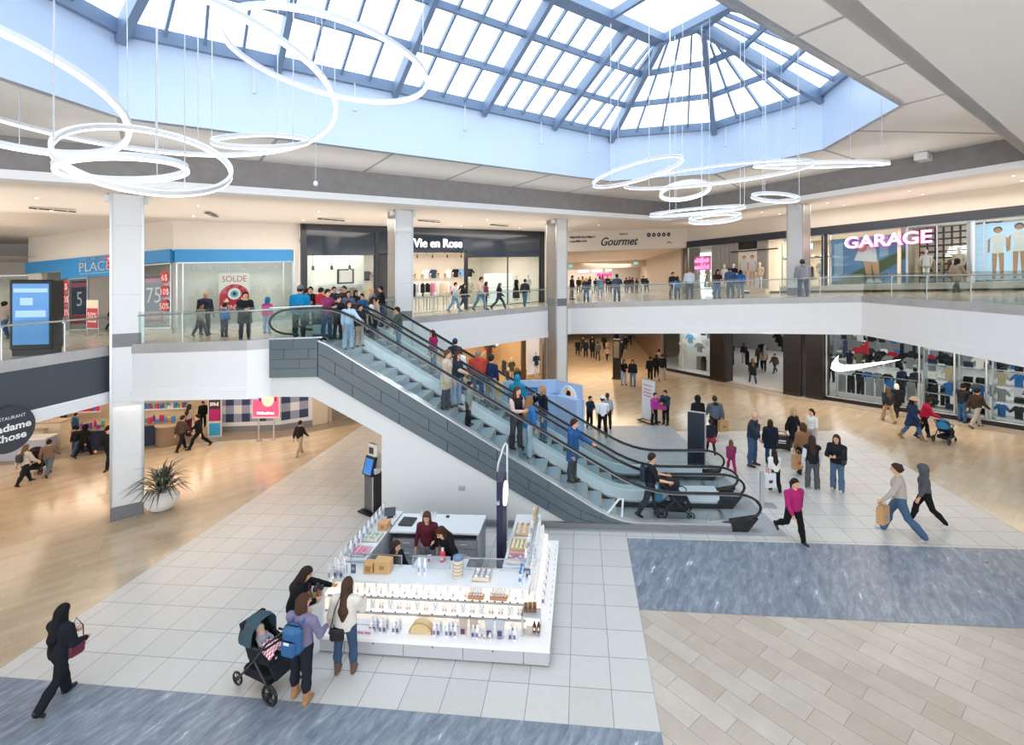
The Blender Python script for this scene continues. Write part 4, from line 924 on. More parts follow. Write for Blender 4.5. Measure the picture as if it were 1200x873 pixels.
PNB = Plane(T(42, 24), T(42, -6)); mb = MB(); PNB.box(mb, 0, PNB.L, 0, 3.74, -.2, 0); struct(obj('wall_back', mb, plain('#8d8d8d', .7), world=True))
mb = MB(); mb.flat([T(29.5, 21.0), T(28.1, 12), T(27.8, -4), T(42, -4), T(42, 24), T(33, 24)], .012); struct(obj('floor', mb, plain('#e3e3e2', .2)))
area(T(34.5, 9), 3.55, 11, 26, 900, '#ffffff')
# the tick logo, two smooth curves
a = MB(); up = [(0, .06), (.05, .35), (.22, .62), (.34, .76), (.27, .55), (.33, .36), (.55, .3), (.95, .34), (2.85, .82)]; lo = [(2.2, .55), (1.2, .2), (.7, .02), (.35, -.06), (.12, -.03)]
pts = [(2.15+x*1.02, 1.62+z) for x, z in up+lo]; o = len(a.v); n = len(pts)
a.add([PN2.P(*p, .06) for p in reversed(pts)]+[PN2.P(*p, .02) for p in pts], [tuple(range(n)), tuple(range(n, 2*n))]); sign(PN2, 'big white glowing tick logo on the sports shop glass', 'logo', [('logo', a, glow('#ffffff', 3.0))])
SH = 'in the sports shop window'; g_ = 'clothes in the sports shop'
sports = ['#22252b', '#8f9399', '#22252b', '#2f6fb4', '#22252b', '#33415c', '#8f9399', '#e9eaec', '#22252b', '#6e6e52', '#8f9399', '#c62a36']
for rw, (d, z, k0, k1, st, kind) in enumerate(((-.9, .35, 2.1, 6.6, .38, 'trousers'), (-1.6, 1.75, 2.2, 6.4, .42, 'shirt'), (-3.4, .5, 2.0, 9, .42, 'shirt'), (-3.4, 1.7, 2.0, 11, .5, 'shirt'), (-3.5, 2.7, 2.0, 11, .5, 'shirt'), (-5.5, 1.6, 0, 11, .55, 'hanging_garment'), (-5.5, 2.5, 0, 11, .5, 'shirt'), (-9, 1.0, -3, 10, .7, 'shirt'), (-9, 2.2, -3, 10, .7, 'shirt'))):
    n = int((k1-k0)/st)
    if rw in (0, 2, 5): rack(PN2, k0-.1, k1, z+(1.0 if kind != 'shirt' else .75), d-.02, {0: 'front chrome clothes rail low behind the tick logo', 2: 'second chrome clothes rail in the sports shop, behind the front one', 5: 'third chrome clothes rail deep in the sports shop'}[rw])
    for i in range(n):
        if random.random() < .12: continue
        place(kind, random.choice(sports), PN2.P(k0+(i+.5)*(k1-k0)/n, z, d), PN2.rz, SH, g_).scale = (.72, 1, .85) if kind == 'shirt' else (.9, 1, .95)
def shelf_unit(pl, k0, k1, d, label, lv=(.3, .95, 1.6, 2.25, 2.9), h=3.2, dep=.5):
    r = thing('shelf_unit', label, 'shelf', pl.P((k0+k1)/2, 0, d), pl.rz, 'steel shelf units in the shops'); w = k1-k0
    for s in (-1, 1): mb = MB(); mb.box((s*(w/2-.03), 0, h/2), (.06, dep, h)); obj('side_panel', mb, CHROME, r)
    for z in lv: mb = MB(); mb.box((0, 0, z), (w, dep, .04)); obj('shelf_board', mb, CHROME, r)
    return r
for i, (k0, k1) in enumerate(((5.75, 6.85), (6.95, 7.85), (8.0, 9.5), (9.6, 11.3))):
    shelf_unit(PN2, k0, k1, -.6, ['steel shelf unit right of the tick logo with dark folded clothes', 'narrow steel shelf unit behind the standing men', 'steel shelf unit with blue and grey tops right of the standing men', 'steel shelf unit at the far right of the sports window'][i])
    for z in (.32, .97, 1.62, 2.27):
        for j in range(2 if k1-k0 < 1.2 else 3):
            kx = k0+.28+j*(k1-k0-.5)/(1 if k1-k0 < 1.2 else 2)
            if random.random() < .55: place('folded_stack', random.choice(['#22252b', '#22252b', '#33415c', '#8f9399', '#e9eaec']), PN2.P(kx, z, -.55), PN2.rz, 'on a steel shelf in the sports window', 'folded stacks in the sports window')
            else: place('shirt', random.choice(['#22252b', '#8f9399', '#2f6fb4', '#e9eaec', '#b9aa95']), PN2.P(kx, z, -.4), PN2.rz, 'on a steel shelf in the sports window', 'tops on the sports window shelves').scale = (.62, 1, .82)
# left display bay of the sports shop
for i, (kx, z, c, kind, lab) in enumerate(((1.0, .3, '#e9eaec', 'trousers', ''), (1.0, 1.5, '#e9eaec', 'shirt', ''), (2.2, 1.4, '#8f9399', 'shirt', ''), (2.6, .3, '#8f9399', 'trousers', ''), (3.0, 1.9, '#e9eaec', 'shirt', ''), (3.4, .4, '#e9eaec', 'trousers', ''), (3.0, .3, '#22252b', 'trousers', ''), (1.6, 2.0, '#7fb6dd', 'shirt', ''), (2.5, 2.6, '#22252b', 'shirt', ''), (3.5, 2.5, '#8f9399', 'shirt', ''))):
    place(kind, c, PN.P(kx, z, -.7-(i % 3)*.25), PN.rz, 'in the bright window left of the sports shop entrance', 'clothes in the left sports window')
mb = MB(); PN.box(mb, 0, kk(17), 0, 3.7, -1.7, -1.6); struct(obj('wall_inner', mb, plain('#dcdcda', .7), world=True)); area(PN.xy(2.1, -.8), 3.5, 3.6, .9, 90, '#ffffff', rz=PN.rz)
for i in range(16):
    kx, d = 4.2+(i % 4)*1.3, -3.5-(i//4)*1.6
    place(random.choice(['shirt', 'trousers', 'hanging_garment']), random.choice(sports), PN.P(kx, .5+(i % 3)*.6, d), PN.rz+random.uniform(-.5, .5), 'deep inside the sports shop entrance', 'clothes deep in the sports shop')
for i in range(10): place('folded_stack', random.choice(sports), PN.P(4.8+(i % 5)*.9, .86, -8.2-(i//5)*2.8), PN.rz, 'on a table inside the sports shop entrance', 'folded stacks inside the sports shop entrance')
for j, lab in enumerate(('white display table just inside the sports shop entrance', 'white display table farther inside the sports shop entrance')):
    r = thing('display_table', lab, 'table', PN.P(6.6, 0, -8.2-j*2.8), PN.rz); mb = MB(); mb.bbox((0, 0, .83), (4.4, 1.0, .06), .01); obj('table_top', mb, WPAN, r)
    for sx in (-1, 1): mb = MB(); mb.box((sx*2, 0, .4), (.08, .9, .8)); obj('leg', mb, WPAN, r)

# ---------------------------------------------------------------- ground floor middle: menswear shop
PJ = Plane(T(9.5, 25.6), T(21.5, 25.2))
mb = MB(); PJ.box(mb, 0, 12, 3.25, 3.74, -.2, -.1); struct(obj('wall_high', mb, plain('#4a4038', .6), world=True))
tx = MB(); PJ.text(tx, 'JONATHAN', 8.2, 3.0, .62, .0, ext=.04, width=3.2, bold=.01); sign(PJ, 'white block letter name hanging over the menswear shop front', 'shop sign', [('lettering', tx, glow('#ffffff', 1.2))])
room(PJ, 7, 0, 3.7, '#c9b295', light=520, lcol='#ffe2b8', floor='#d8bf97')
for kx in (7.7, 10.45): mb = MB(); PJ.box(mb, kx-.12, kx+.12, 0, 3.25, -.25, -.02); struct(obj('trim_side', mb, plain('#5b4a3c'), world=True))
a = MB(); PJ.box(a, 10.9, 12.0, .5, 3.2, -.35, -.3); sign(PJ, 'tall pale poster beside the menswear shop entrance', 'poster', [('panel', a, glow('#d6cfd0', .5))], 'wall_poster')
mannequin(PJ.P(11.45, .35, .0), PJ.rz+PI, 'mannequin in a dark jacket before the menswear shop poster', '#33415c', 'top')
mannequin(PJ.P(9.8, .1, -.6), PJ.rz+PI, 'mannequin in a brown jacket at the menswear shop entrance', '#6e6e52', 'top')
for i in range(20):
    place(random.choice(['hanging_garment', 'shirt']), random.choice(['#22252b', '#6b4a36', '#b9aa95', '#6e6e52', '#c62a36', '#33415c']), PJ.P(4.5+(i % 10)*.72, .5+(i//10)*1.1, -2.2-(i % 4)*1.0), PJ.rz+random.uniform(-.4, .4), 'in the warm menswear shop', 'clothes in the menswear shop')
for j, (kx, d) in enumerate(((5.8, -1.6), (8.6, -2.6), (10.6, -1.2))):
    r = thing('display_table', ['dark display table left in the menswear shop', 'dark display table in the middle of the menswear shop', 'dark display table right in the menswear shop'][j], 'table', PJ.P(kx, 0, d), PJ.rz)
    mb = MB(); mb.bbox((0, 0, .72), (1.5, .8, .06), .01); obj('table_top', mb, plain('#57463a'), r); mb = MB(); mb.box((0, 0, .35), (1.3, .6, .68)); obj('base', mb, plain('#43362d'), r)
    for s in (-1, 0, 1): place('folded_stack', random.choice(['#b9aa95', '#22252b', '#c62a36', '#e9eaec']), r.location+Vector((s*.42, s*.1, .755)), PJ.rz, 'on a dark table in the menswear shop', 'folded stacks in the menswear shop')

# ---------------------------------------------------------------- ground floor left
GA = Plane(T(1.86, 28.9), T(5.1, 26.2)); GB = Plane(T(5.1, 26.2), T(7.3, 25.7))
def gingham(pl, k0, k1, z0, z1):
    mb = MB(); pl.box(mb, k0, k1, z0, z1, -.2, 0); struct(obj('wall_side', mb, plain('#d6d9de', .6), world=True))
    d1 = MB(); d2 = MB(); s = .42; n = int((k1-k0)/s); m = int((z1-z0-.5)/s)
    for i in range(n):
        for j in range(m):
            if i % 2 == 0 and j % 2 == 0: pl.box(d2, k0+i*s, k0+i*s+s, z0+.5+j*s, z0+.5+j*s+s, 0, .006)
            elif (i+j) % 2: pl.box(d1, k0+i*s, k0+i*s+s, z0+.5+j*s, z0+.5+j*s+s, 0, .005)
    struct(obj('trim_side', d1, plain('#8f97b4', .6), world=True)); struct(obj('trim_side', d2, plain('#2c3a5e', .6), world=True))
gingham(GA, .5, GA.L, 0, 3.74); gingham(GB, 0, 1.45, 0, 3.74)
mb = MB(); GA.box(mb, .5, GA.L, 0, .3, 0, .03); GB.box(mb, 0, 1.45, 0, .3, 0, .03); struct(obj('baseboard_left', mb, STONE, world=True))
GC = Plane(GB.xy(1.45), T(9.0, 25.6)); band(GC, 0, .75, 0, 3.74, 'wall_back', plain('#cfc0ab', .7)); shop_window(GC, .75, GC.L, .1, 3.6, (), STEEL)
a = MB(); GC.box(a, .35, 1.9, 1.35, 3.3, .25, .29); b = MB(); strokes_on(GC, b, .85, 2.35, .8, .16, .292, seed=9); strokes_on(GC, b, .85, 2.08, .5, .1, .292, seed=10)
c = MB(); GC.disc(c, 1.75, 3.2, .14, .295); e = MB(); GC.poly(e, [(.5, 2.0), (.62, 2.5), (.8, 2.75), (.75, 2.9), (.55, 2.7), (.42, 2.2)], .295)
sign(GC, 'dark brown salon panel with white lettering under the escalator landing', 'sign', [('panel', a, plain('#4d443f')), ('lettering', b, WH), ('red_dot', c, plain('#c9253c')), ('printed_figure', e, plain('#d9cfc8'))], 'salon_sign')
room(Plane(T(7.4, 25.6), T(13, 25.6)), 4, 0, 3.7, '#b9aa98', light=120)
for i, lab in enumerate(('pale salon bust in the dark window under the escalator, left one', 'pale salon bust in the dark window under the escalator, right one')):
    x, y = GC.xy(1.6+i*.5, -.5); r = thing('display_bust', lab, 'bust', (x, y, gz(x)+.9), 0); mb = MB(); mb.ball((0, 0, .62), (.1, .12, .15)); mb.lathe([(.16, 0), (.2, .2), (.06, .42), (.05, .5)], n=12); obj('bust', mb, plain('#d8d8d6'), r, smooth=True)
# bath goods shop, open front
PB = Plane(T(-9, 34.5), T(1.86, 28.9)); room(PB, 6, 0, 3.7, '#cdb8a0', side_r=False, light=420, lcol='#fff0dc'); L = PB.L
band(PB, 0, L, 3.5, 3.74, 'wall_high', plain('#d9d3c8'))
x0 = Vector(PB.xy(0, -6)); 
def wall_shelves(pl, k0, k1, d, z0, z1, cols, label, where, n_per=.15, group='goods on the bath shop shelves'):
    r = thing('wall_shelf', label, 'shelf', pl.P((k0+k1)/2, 0, d), pl.rz, None); w = k1-k0; lv = [z0+i*.55 for i in range(int((z1-z0)/.55)+1)]
    mb = MB(); mb.box((0, .16, (z0+z1)/2), (w, .03, z1-z0+.2)); obj('back_panel', mb, plain('#e4dccf'), r)
    for z in lv: mb = MB(); mb.box((0, 0, z), (w, .3, .04)); obj('shelf_board', mb, WPAN, r)
    for z in lv[:-1]:
        n = int(w/n_per)
        for i in range(n):
            c = random.choice(cols); o = bpy.data.objects.new('bath_product', goods_box(c, i % 3)); COL.objects.link(o); o.location = r.location+Matrix.Rotation(pl.rz, 3, 'Z') @ Vector((-w/2+.12+i*w/n, 0, z+.02)); o.rotation_euler = (0, 0, pl.rz)
            tag(o, f'{CB[c]} {["bottle", "box", "jar"][i % 3]} {where}', 'product', group)
CB = {'#d23b6b': 'pink', '#3f86c9': 'blue', '#e8e3da': 'white', '#c9283a': 'red', '#63b7b0': 'teal', '#7b4aa0': 'purple', '#e7b24a': 'yellow'}
_gb = {}
def goods_box(c, k):
    if (c, k) in _gb: return _gb[(c, k)]
    m = MB()
    if k == 0: m.lathe([(.06, 0), (.06, .22), (.02, .27), (.02, .33)], n=8)
    elif k == 1: m.bbox((0, 0, .14), (.15, .12, .28), .01)
    else: m.lathe([(.075, 0), (.08, .05), (.08, .13), (.06, .17)], n=8)
    _gb[(c, k)] = mesh_of('bath_product', m, plain(c, .35)); return _gb[(c, k)]
wall_shelves(PB, L-5.6, L-1.8, -3.0, .8, 3.3, list(CB), 'wall of colourful bath products right of the near left column', 'on the colourful shelf right of the near left column')
wall_shelves(PB, L-9.4, L-6.4, -3.0, 1.0, 3.3, ['#e8e3da', '#d23b6b', '#c9283a', '#3f86c9'], 'shelf of red and white bath products left of the near left column', 'on the shelf left of the near left column')
def block(name, label, cat, loc, rz, size, m, top=None):
    r = thing(name, label, cat, loc, rz); mb = MB(); mb.bbox((0, 0, (size[2]-.06)/2), (size[0], size[1], size[2]-.06), .02); obj('body', mb, m, r)
    mb = MB(); mb.bbox((0, 0, size[2]-.03), (size[0]+.06, size[1]+.06, .06), .01); obj('top', mb, top or plain('#8d7a66'), r); return r
for ka, c_, lab in ((L-3.4, '#a3185f', 'magenta hanging poster above the colourful bath shelf'), (L-2.3, '#c9305a', 'pink hanging poster above the colourful bath shelf'), (L-7.6, '#b51f6a', 'magenta hanging poster above the red and white bath shelf')): poster(PB, ka, ka+.8, 2.75, 3.5, -1.6, plain(c_), lab, [])
NAVY = plain('#1d2b45', .5)
x, y = at(188, 518, 0); b1 = block('display_counter', 'dark navy display counter right of the near left column', 'counter', (x, y, gz(x)), PB.rz+.1, (1.7, .9, 1.0), NAVY)
x, y = at(119, 525, 0); b2 = block('display_counter', 'dark navy display counter left of the near left column', 'counter', (x, y, gz(x)), PB.rz, (1.9, .9, 1.0), NAVY)
x, y = at(198, 520, 0); r = thing('round_counter', 'brown round drum counter beside the navy bath counter', 'counter', (x, y, gz(x)), 0); mb = MB(); mb.lathe([(.5, 0), (.52, .05), (.52, .9)], n=24); obj('drum', mb, plain('#8a735f'), r); mb = MB(); mb.lathe([(.56, .9), (.56, .95)], n=24); obj('top', mb, plain('#b59c80'), r)
for b_, nm in ((b1, 'on the navy counter right of the near left column'), (b2, 'on the navy counter left of the near left column')):
    for i in range(9):
        c = random.choice(list(CB)); o = bpy.data.objects.new('bath_product', goods_box(c, i % 3)); COL.objects.link(o); o.location = b_.location+Matrix.Rotation(PB.rz, 3, 'Z') @ Vector((-.7+(i % 5)*.34, -.2+(i//5)*.35, 1.0)); tag(o, f'{CB[c]} {["bottle", "box", "jar"][i % 3]} {nm}', 'product', 'products on the navy counters')
# counters at far left
x, y = at(22, 537, 0); r = block('sales_counter', 'white and blue checked sales counter at the far left edge', 'counter', (x, y, gz(x)), PB.rz, (2.6, .7, .95), plain('#aab0c6'), WPAN)
x, y = at(62, 524, 0); r = block('product_stand', 'cream product stand with small goods at the far left', 'stand', (x, y, gz(x)), PB.rz, (1.1, .7, 1.3), plain('#d8c9b2'), plain('#b79f80'))
x, y = at(42, 528, 0); r = block('product_stand', 'low cream box stand between the checked counter and tall stand', 'stand', (x, y, gz(x)), PB.rz, (1.0, .6, 1.05), plain('#e0d6c6'), plain('#b79f80'))
# framed floor sign at the shop door
x, y = at(252, 512, 0); r = thing('door_sign', 'upright door sign with magenta and black sale poster over a blue one', 'sign', (x, y, gz(x)), PB.rz); 
mb = MB(); mb.box((0, 0, 1.15), (.62, .06, 2.3)); obj('frame', mb, plain('#c9c6c2'), r); mb = MB(); mb.box((0, -.035, 1.5), (.52, .012, 1.4)); obj('poster', mb, plain('#3a2636'), r)

for c_ in ((1.1, .46, .55), (2.1, .5, .14)): mb = MB(); mb.box((0, -.043, c_[0]), (c_[1], .01, c_[2])); obj('magenta_panel', mb, plain('#b1186f'), r)
mb = MB(); mb.box((0, -.035, .38), (.5, .012, .6)); obj('blue_panel', mb, plain('#2f9bd0'), r)
mb = MB(); strokes_local(mb, -.2, 1.55, .4, .16, -.045, 11); obj('lettering', mb, WH, r)
# advertising screen on two posts
x, y = Vector(at(312, 516, 0)); r = thing('advertising_screen', 'bright pink advertising screen standing on two grey posts', 'screen', (x, y, gz(x)), R(2))
mb = MB(); mb.bbox((0, 0, 1.82), (1.32, .1, 1.55), .02); obj('frame', mb, CHROME, r); mb = MB(); mb.box((0, -.056, 1.84), (1.2, .01, 1.42)); obj('screen', mb, mat('ad_pink', '#d8496f', .3, noise=.5, scale=3, emit=.7), r)
mb = MB(); mb.ball((.1, -.06, 1.95), (.3, .006, .36), 16); obj('printed_face', mb, glow('#f2c3a8', .6), r); mb = MB(); mb.tube([(.1+.36*math.cos(a_), -.062, 2.0+.42*math.sin(a_)) for a_ in [R(200-20*i) for i in range(12)]], .05, 6); obj('printed_hair', mb, glow('#7c2438', .4), r)
mb = MB(); mb.box((-.45, -.063, 2.2), (.25, .006, .5)); obj('printed_blue', mb, glow('#49a9e0', .6), r); mb = MB(); strokes_local(mb, -.4, 1.25, .8, .12, -.066, 12); obj('lettering', mb, glow('#ffffff', 1), r)
for s in (-1, 1): mb = MB(); mb.tube([(s*.35, .0, 0), (s*.35, 0, 1.1)], .04, 8); mb.lathe([(.12, 0), (.12, .02)], (s*.35, 0, 0), n=12); obj('post', mb, STEEL, r)
# restaurant roundel on the charcoal fascia
PLF = Plane(Q(-14.72, 2), Q(-14.72, 13.4))
d = MB(); PLF.disc(d, 8.35, 3.72, .6, .08, n=40, th=.05); a = MB(); PLF.text(a, 'RESTAURANT', 8.35, 3.98, .12, .14, align='CENTER', width=.72); PLF.text(a, 'Madame', 8.35, 3.69, .26, .14, align='CENTER', bold=.008, width=.98); PLF.text(a, 'Chose', 8.35, 3.43, .26, .14, align='CENTER', bold=.008, width=.76)
sign(PLF, 'round charcoal restaurant sign with white lettering on the left gallery edge', 'sign', [('disc', d, mat('charcoal_sign', '#3d4249', .5)), ('lettering', a, WH)], 'round_sign')

# ---------------------------------------------------------------- downlights in the gallery ceiling
mb = MB(); mb.lathe([(.045, -.012), (.045, .0)], n=12, m=1); mb.lathe([(.07, -.006), (.07, 0)], n=12, m=0)
spots = [(x_, n_) for x_ in np.arange(-3, 25, 4.3) for n_ in (21.2, 23.9)]+[(t_, n_) for n_ in np.arange(17, -3, -3.4) for t_ in (28.4, 30.6)]
small_copies('recessed_downlight', mb, [WPAN, glow('#fff3df', 4)], [(V3(T(*s), ZC-.004), 0) for s in spots], 'small round recessed downlight in the gallery ceiling', 'downlight', 'recessed downlights in the gallery ceiling')
def slot(t, n, rz, label):
    x, y = T(t, n); r = thing('slot_diffuser', label, 'ceiling vent', (x, y, ZC-.08+gz(x)), A_+rz, 'black slot vents in the gallery ceiling'); mb = MB(); mb.box((0, 0, .015), (1.2, .16, .03)); obj('slot', mb, BLACK, r)
    mb = MB(); 
    for s in (-1, 0, 1): mb.box((s*.38, 0, .01), (.04, .18, .034))
    obj('divider', mb, STEEL, r)
for (u, v, rz, lab) in ((62, 244, .2, 'black slot vent in the gallery ceiling left of the near column'), (248, 250, 1.2, 'black slot vent in the ceiling over the cream shop window'), (388, 256, 0, 'black slot vent in the ceiling over the left lingerie window'), (503, 258, 0, 'black slot vent in the ceiling over the lit shop name'), (585, 263, 0, 'black slot vent in the ceiling before the white window panel')):
    x, y = at(u, v, ZC); t, n = toT(x, y); slot(t, n, rz, lab)
area(T(4, 21.8), ZC-.1, 12, 3, 600); area(T(16, 22.5), ZC-.1, 10, 3.5, 520); area(T(29, 8), ZC-.1, 4, 18, 800); area(T(-8, 26), ZC-.1, 8, 8, 600)
area(T(2, 23), 3.6, 10, 4, 260, '#ffe9d0'); area(T(-8, 27), 3.6, 8, 6, 260, '#ffe9d0'); area(T(26, 9), 3.6, 3, 14, 380, '#ffe9cc'); area(T(25, 23.5), 3.6, 5, 5, 300, '#ffe0b8'); area(Q(-16, 18), 3.6, 6, 10, 220, '#ffe9d0', rz=B_)
# ================================================================ people
def surface_nets(D, org, h):
    S = D < 0; nx, ny, nz = D.shape
    c = np.zeros((nx-1, ny-1, nz-1), np.int32)
    offs = [(i, j, k) for i in (0, 1) for j in (0, 1) for k in (0, 1)]
    for i, j, k in offs: c += S[i:nx-1+i, j:ny-1+j, k:nz-1+k]
    act = (c > 0) & (c < 8); idx = -np.ones(act.shape, np.int64); I = np.argwhere(act); idx[act] = np.arange(len(I))
    if not len(I): return np.zeros((0, 3)), []
    acc = np.zeros((len(I), 3)); cnt = np.zeros(len(I))
    for a in offs:
        for ax in range(3):
            if a[ax]: continue
            b = list(a); b[ax] = 1
            d0 = D[I[:, 0]+a[0], I[:, 1]+a[1], I[:, 2]+a[2]]; d1 = D[I[:, 0]+b[0], I[:, 1]+b[1], I[:, 2]+b[2]]
            m = (d0 < 0) != (d1 < 0); t = np.where(m, d0/np.where(m, d0-d1, 1), 0)
            p = np.tile(np.array(a, float), (len(I), 1)); p[:, ax] += t
            acc[m] += p[m]; cnt[m] += 1
    V = (acc/cnt[:, None]+I)*h+org
    F = []
    for ax in range(3):
        o1, o2 = [(1, 2), (2, 0), (0, 1)][ax]
        sl0 = [slice(None)]*3; sl1 = [slice(None)]*3; sl0[ax] = slice(0, -1); sl1[ax] = slice(1, None)
        e = S[tuple(sl0)] != S[tuple(sl1)]
        E = np.argwhere(e); E = E[(E[:, o1] > 0) & (E[:, o2] > 0) & (E[:, o1] < D.shape[o1]-1) & (E[:, o2] < D.shape[o2]-1)]
        if not len(E): continue
        ins = S[E[:, 0], E[:, 1], E[:, 2]]
        def at_(d1, d2):
            q = E.copy(); q[:, o1] -= d1; q[:, o2] -= d2; return idx[q[:, 0], q[:, 1], q[:, 2]]
        q = np.stack([at_(1, 1), at_(0, 1), at_(0, 0), at_(1, 0)], 1)
        q[~ins] = q[~ins][:, ::-1]
        F.append(q)
    return V, np.concatenate(F)
class SDF:
    """a blended solid sampled on a grid"""
    def __init__(s, lo, hi, h):
        s.h = h; s.lo = np.array(lo, float); n = np.ceil((np.array(hi)-lo)/h).astype(int)+1
        s.ax = [s.lo[i]+h*np.arange(n[i]) for i in range(3)]; s.D = np.full(n, 9., np.float32)
    def blk(s, lo, hi):
        r = []
        for i in range(3):
            a = max(0, int((lo[i]-s.lo[i])/s.h)); b = min(len(s.ax[i]), int((hi[i]-s.lo[i])/s.h)+2); r.append(slice(a, max(a, b)))
        return tuple(r)
    def grid(s, b): return np.meshgrid(*[s.ax[i][b[i]] for i in range(3)], indexing='ij')
    def mix(s, b, d, k):
        D = s.D[b]
        if k > 0:
            hh = np.clip(.5+.5*(D-d)/k, 0, 1); s.D[b] = D*(1-hh)+d*hh-k*hh*(1-hh)
        else: s.D[b] = np.minimum(D, d)
    def cone(s, a, c, ra, rc, k=.02, fl=None):
        a = np.array(a, float); c = np.array(c, float); R_ = max(ra, rc)+k*1.5+2*s.h
        b = s.blk(np.minimum(a, c)-R_, np.maximum(a, c)+R_); X, Y, Z = s.grid(b)
        if X.size == 0: return
        d = c-a; L = d@d+1e-9; t = np.clip(((X-a[0])*d[0]+(Y-a[1])*d[1]+(Z-a[2])*d[2])/L, 0, 1)
        q = np.sqrt((X-a[0]-t*d[0])**2+(Y-a[1]-t*d[1])**2+(Z-a[2]-t*d[2])**2)-(ra+(rc-ra)*t)
        s.mix(b, q, k)
    def ell(s, c, r, M=None, k=.02):
        c = np.array(c, float); r = np.array(r, float); R_ = r.max()+k*1.5+2*s.h
        b = s.blk(c-R_, c+R_); X, Y, Z = s.grid(b)
        if X.size == 0: return
        P = np.stack([X-c[0], Y-c[1], Z-c[2]], -1)
        if M is not None: P = P @ M
        k0 = np.sqrt(((P/r)**2).sum(-1))+1e-6; k1 = np.sqrt(((P/r**2)**2).sum(-1))+1e-6
        s.mix(b, k0*(k0-1)/k1, k)
    def cut(s, fn):      # keep where fn <= 0
        X, Y, Z = np.meshgrid(*s.ax, indexing='ij'); s.D = np.maximum(s.D, fn(X, Y, Z))
    def mesh(s): return surface_nets(s.D, s.lo, s.h)
def rotx(a): c, n = math.cos(a), math.sin(a); return np.array([[1, 0, 0], [0, c, -n], [0, n, c]])
def rotz(a): c, n = math.cos(a), math.sin(a); return np.array([[c, -n, 0], [n, c, 0], [0, 0, 1]])
# arms: (forward, outward, elbow, inward); legs: (hip, knee, outward) - degrees; order left, right
POSES = {
 'stand': dict(arms=[(5, 9, 12, 4), (2, 9, 14, 4)], legs=[(2, 2, 4), (-2, 2, 4)]),
 'stand2': dict(arms=[(0, 10, 18, 8), (8, 9, 12, 4)], legs=[(5, 6, 5), (-3, 0, 4)]),
 'walk': dict(arms=[(-22, 8, 14, 4), (24, 8, 26, 6)], legs=[(24, 8, 2), (-18, 14, 2)]),
 'walk2': dict(arms=[(22, 8, 26, 6), (-20, 8, 14, 4)], legs=[(-20, 18, 2), (22, 6, 2)]),
 'stride': dict(arms=[(-18, 10, 18, 4), (26, 8, 30, 6)], legs=[(34, 14, 3), (-24, 22, 3)]),
 'stride2': dict(arms=[(14, 8, 10, 2), (-20, 9, 18, 4)], legs=[(-26, 26, 3), (32, 12, 3)]),
 'phone': dict(arms=[(22, 10, 92, 30), (4, 9, 14, 4)], legs=[(2, 2, 4), (-3, 4, 4)]),
 'both': dict(arms=[(20, 8, 82, 34), (22, 8, 78, 34)], legs=[(3, 3, 4), (-2, 2, 4)]),
 'push': dict(arms=[(34, 6, 48, 4), (34, 6, 48, 4)], legs=[(18, 10, 2), (-16, 12, 2)]),
 'pushstand': dict(arms=[(34, 6, 48, 4), (34, 6, 48, 4)], legs=[(3, 3, 3), (-3, 3, 3)]),
 'rail': dict(arms=[(4, 9, 12, 4), (42, 12, 26, 2)], legs=[(2, 2, 3), (-2, 2, 3)]),
 'rail2': dict(arms=[(42, 12, 26, 2), (4, 9, 12, 4)], legs=[(2, 2, 3), (-2, 2, 3)]),
 'ear': dict(arms=[(6, 9, 12, 4), (48, 22, 128, 26)], legs=[(3, 3, 4), (-2, 2, 4)]),
 'cross': dict(arms=[(16, 9, 96, 62), (18, 9, 92, 62)], legs=[(2, 2, 4), (-2, 2, 4)]),
 'lean': dict(arms=[(34, 14, 30, 10), (30, 14, 34, 10)], legs=[(12, 3, 5), (6, 4, 5)], lean=14, hp=22),
}
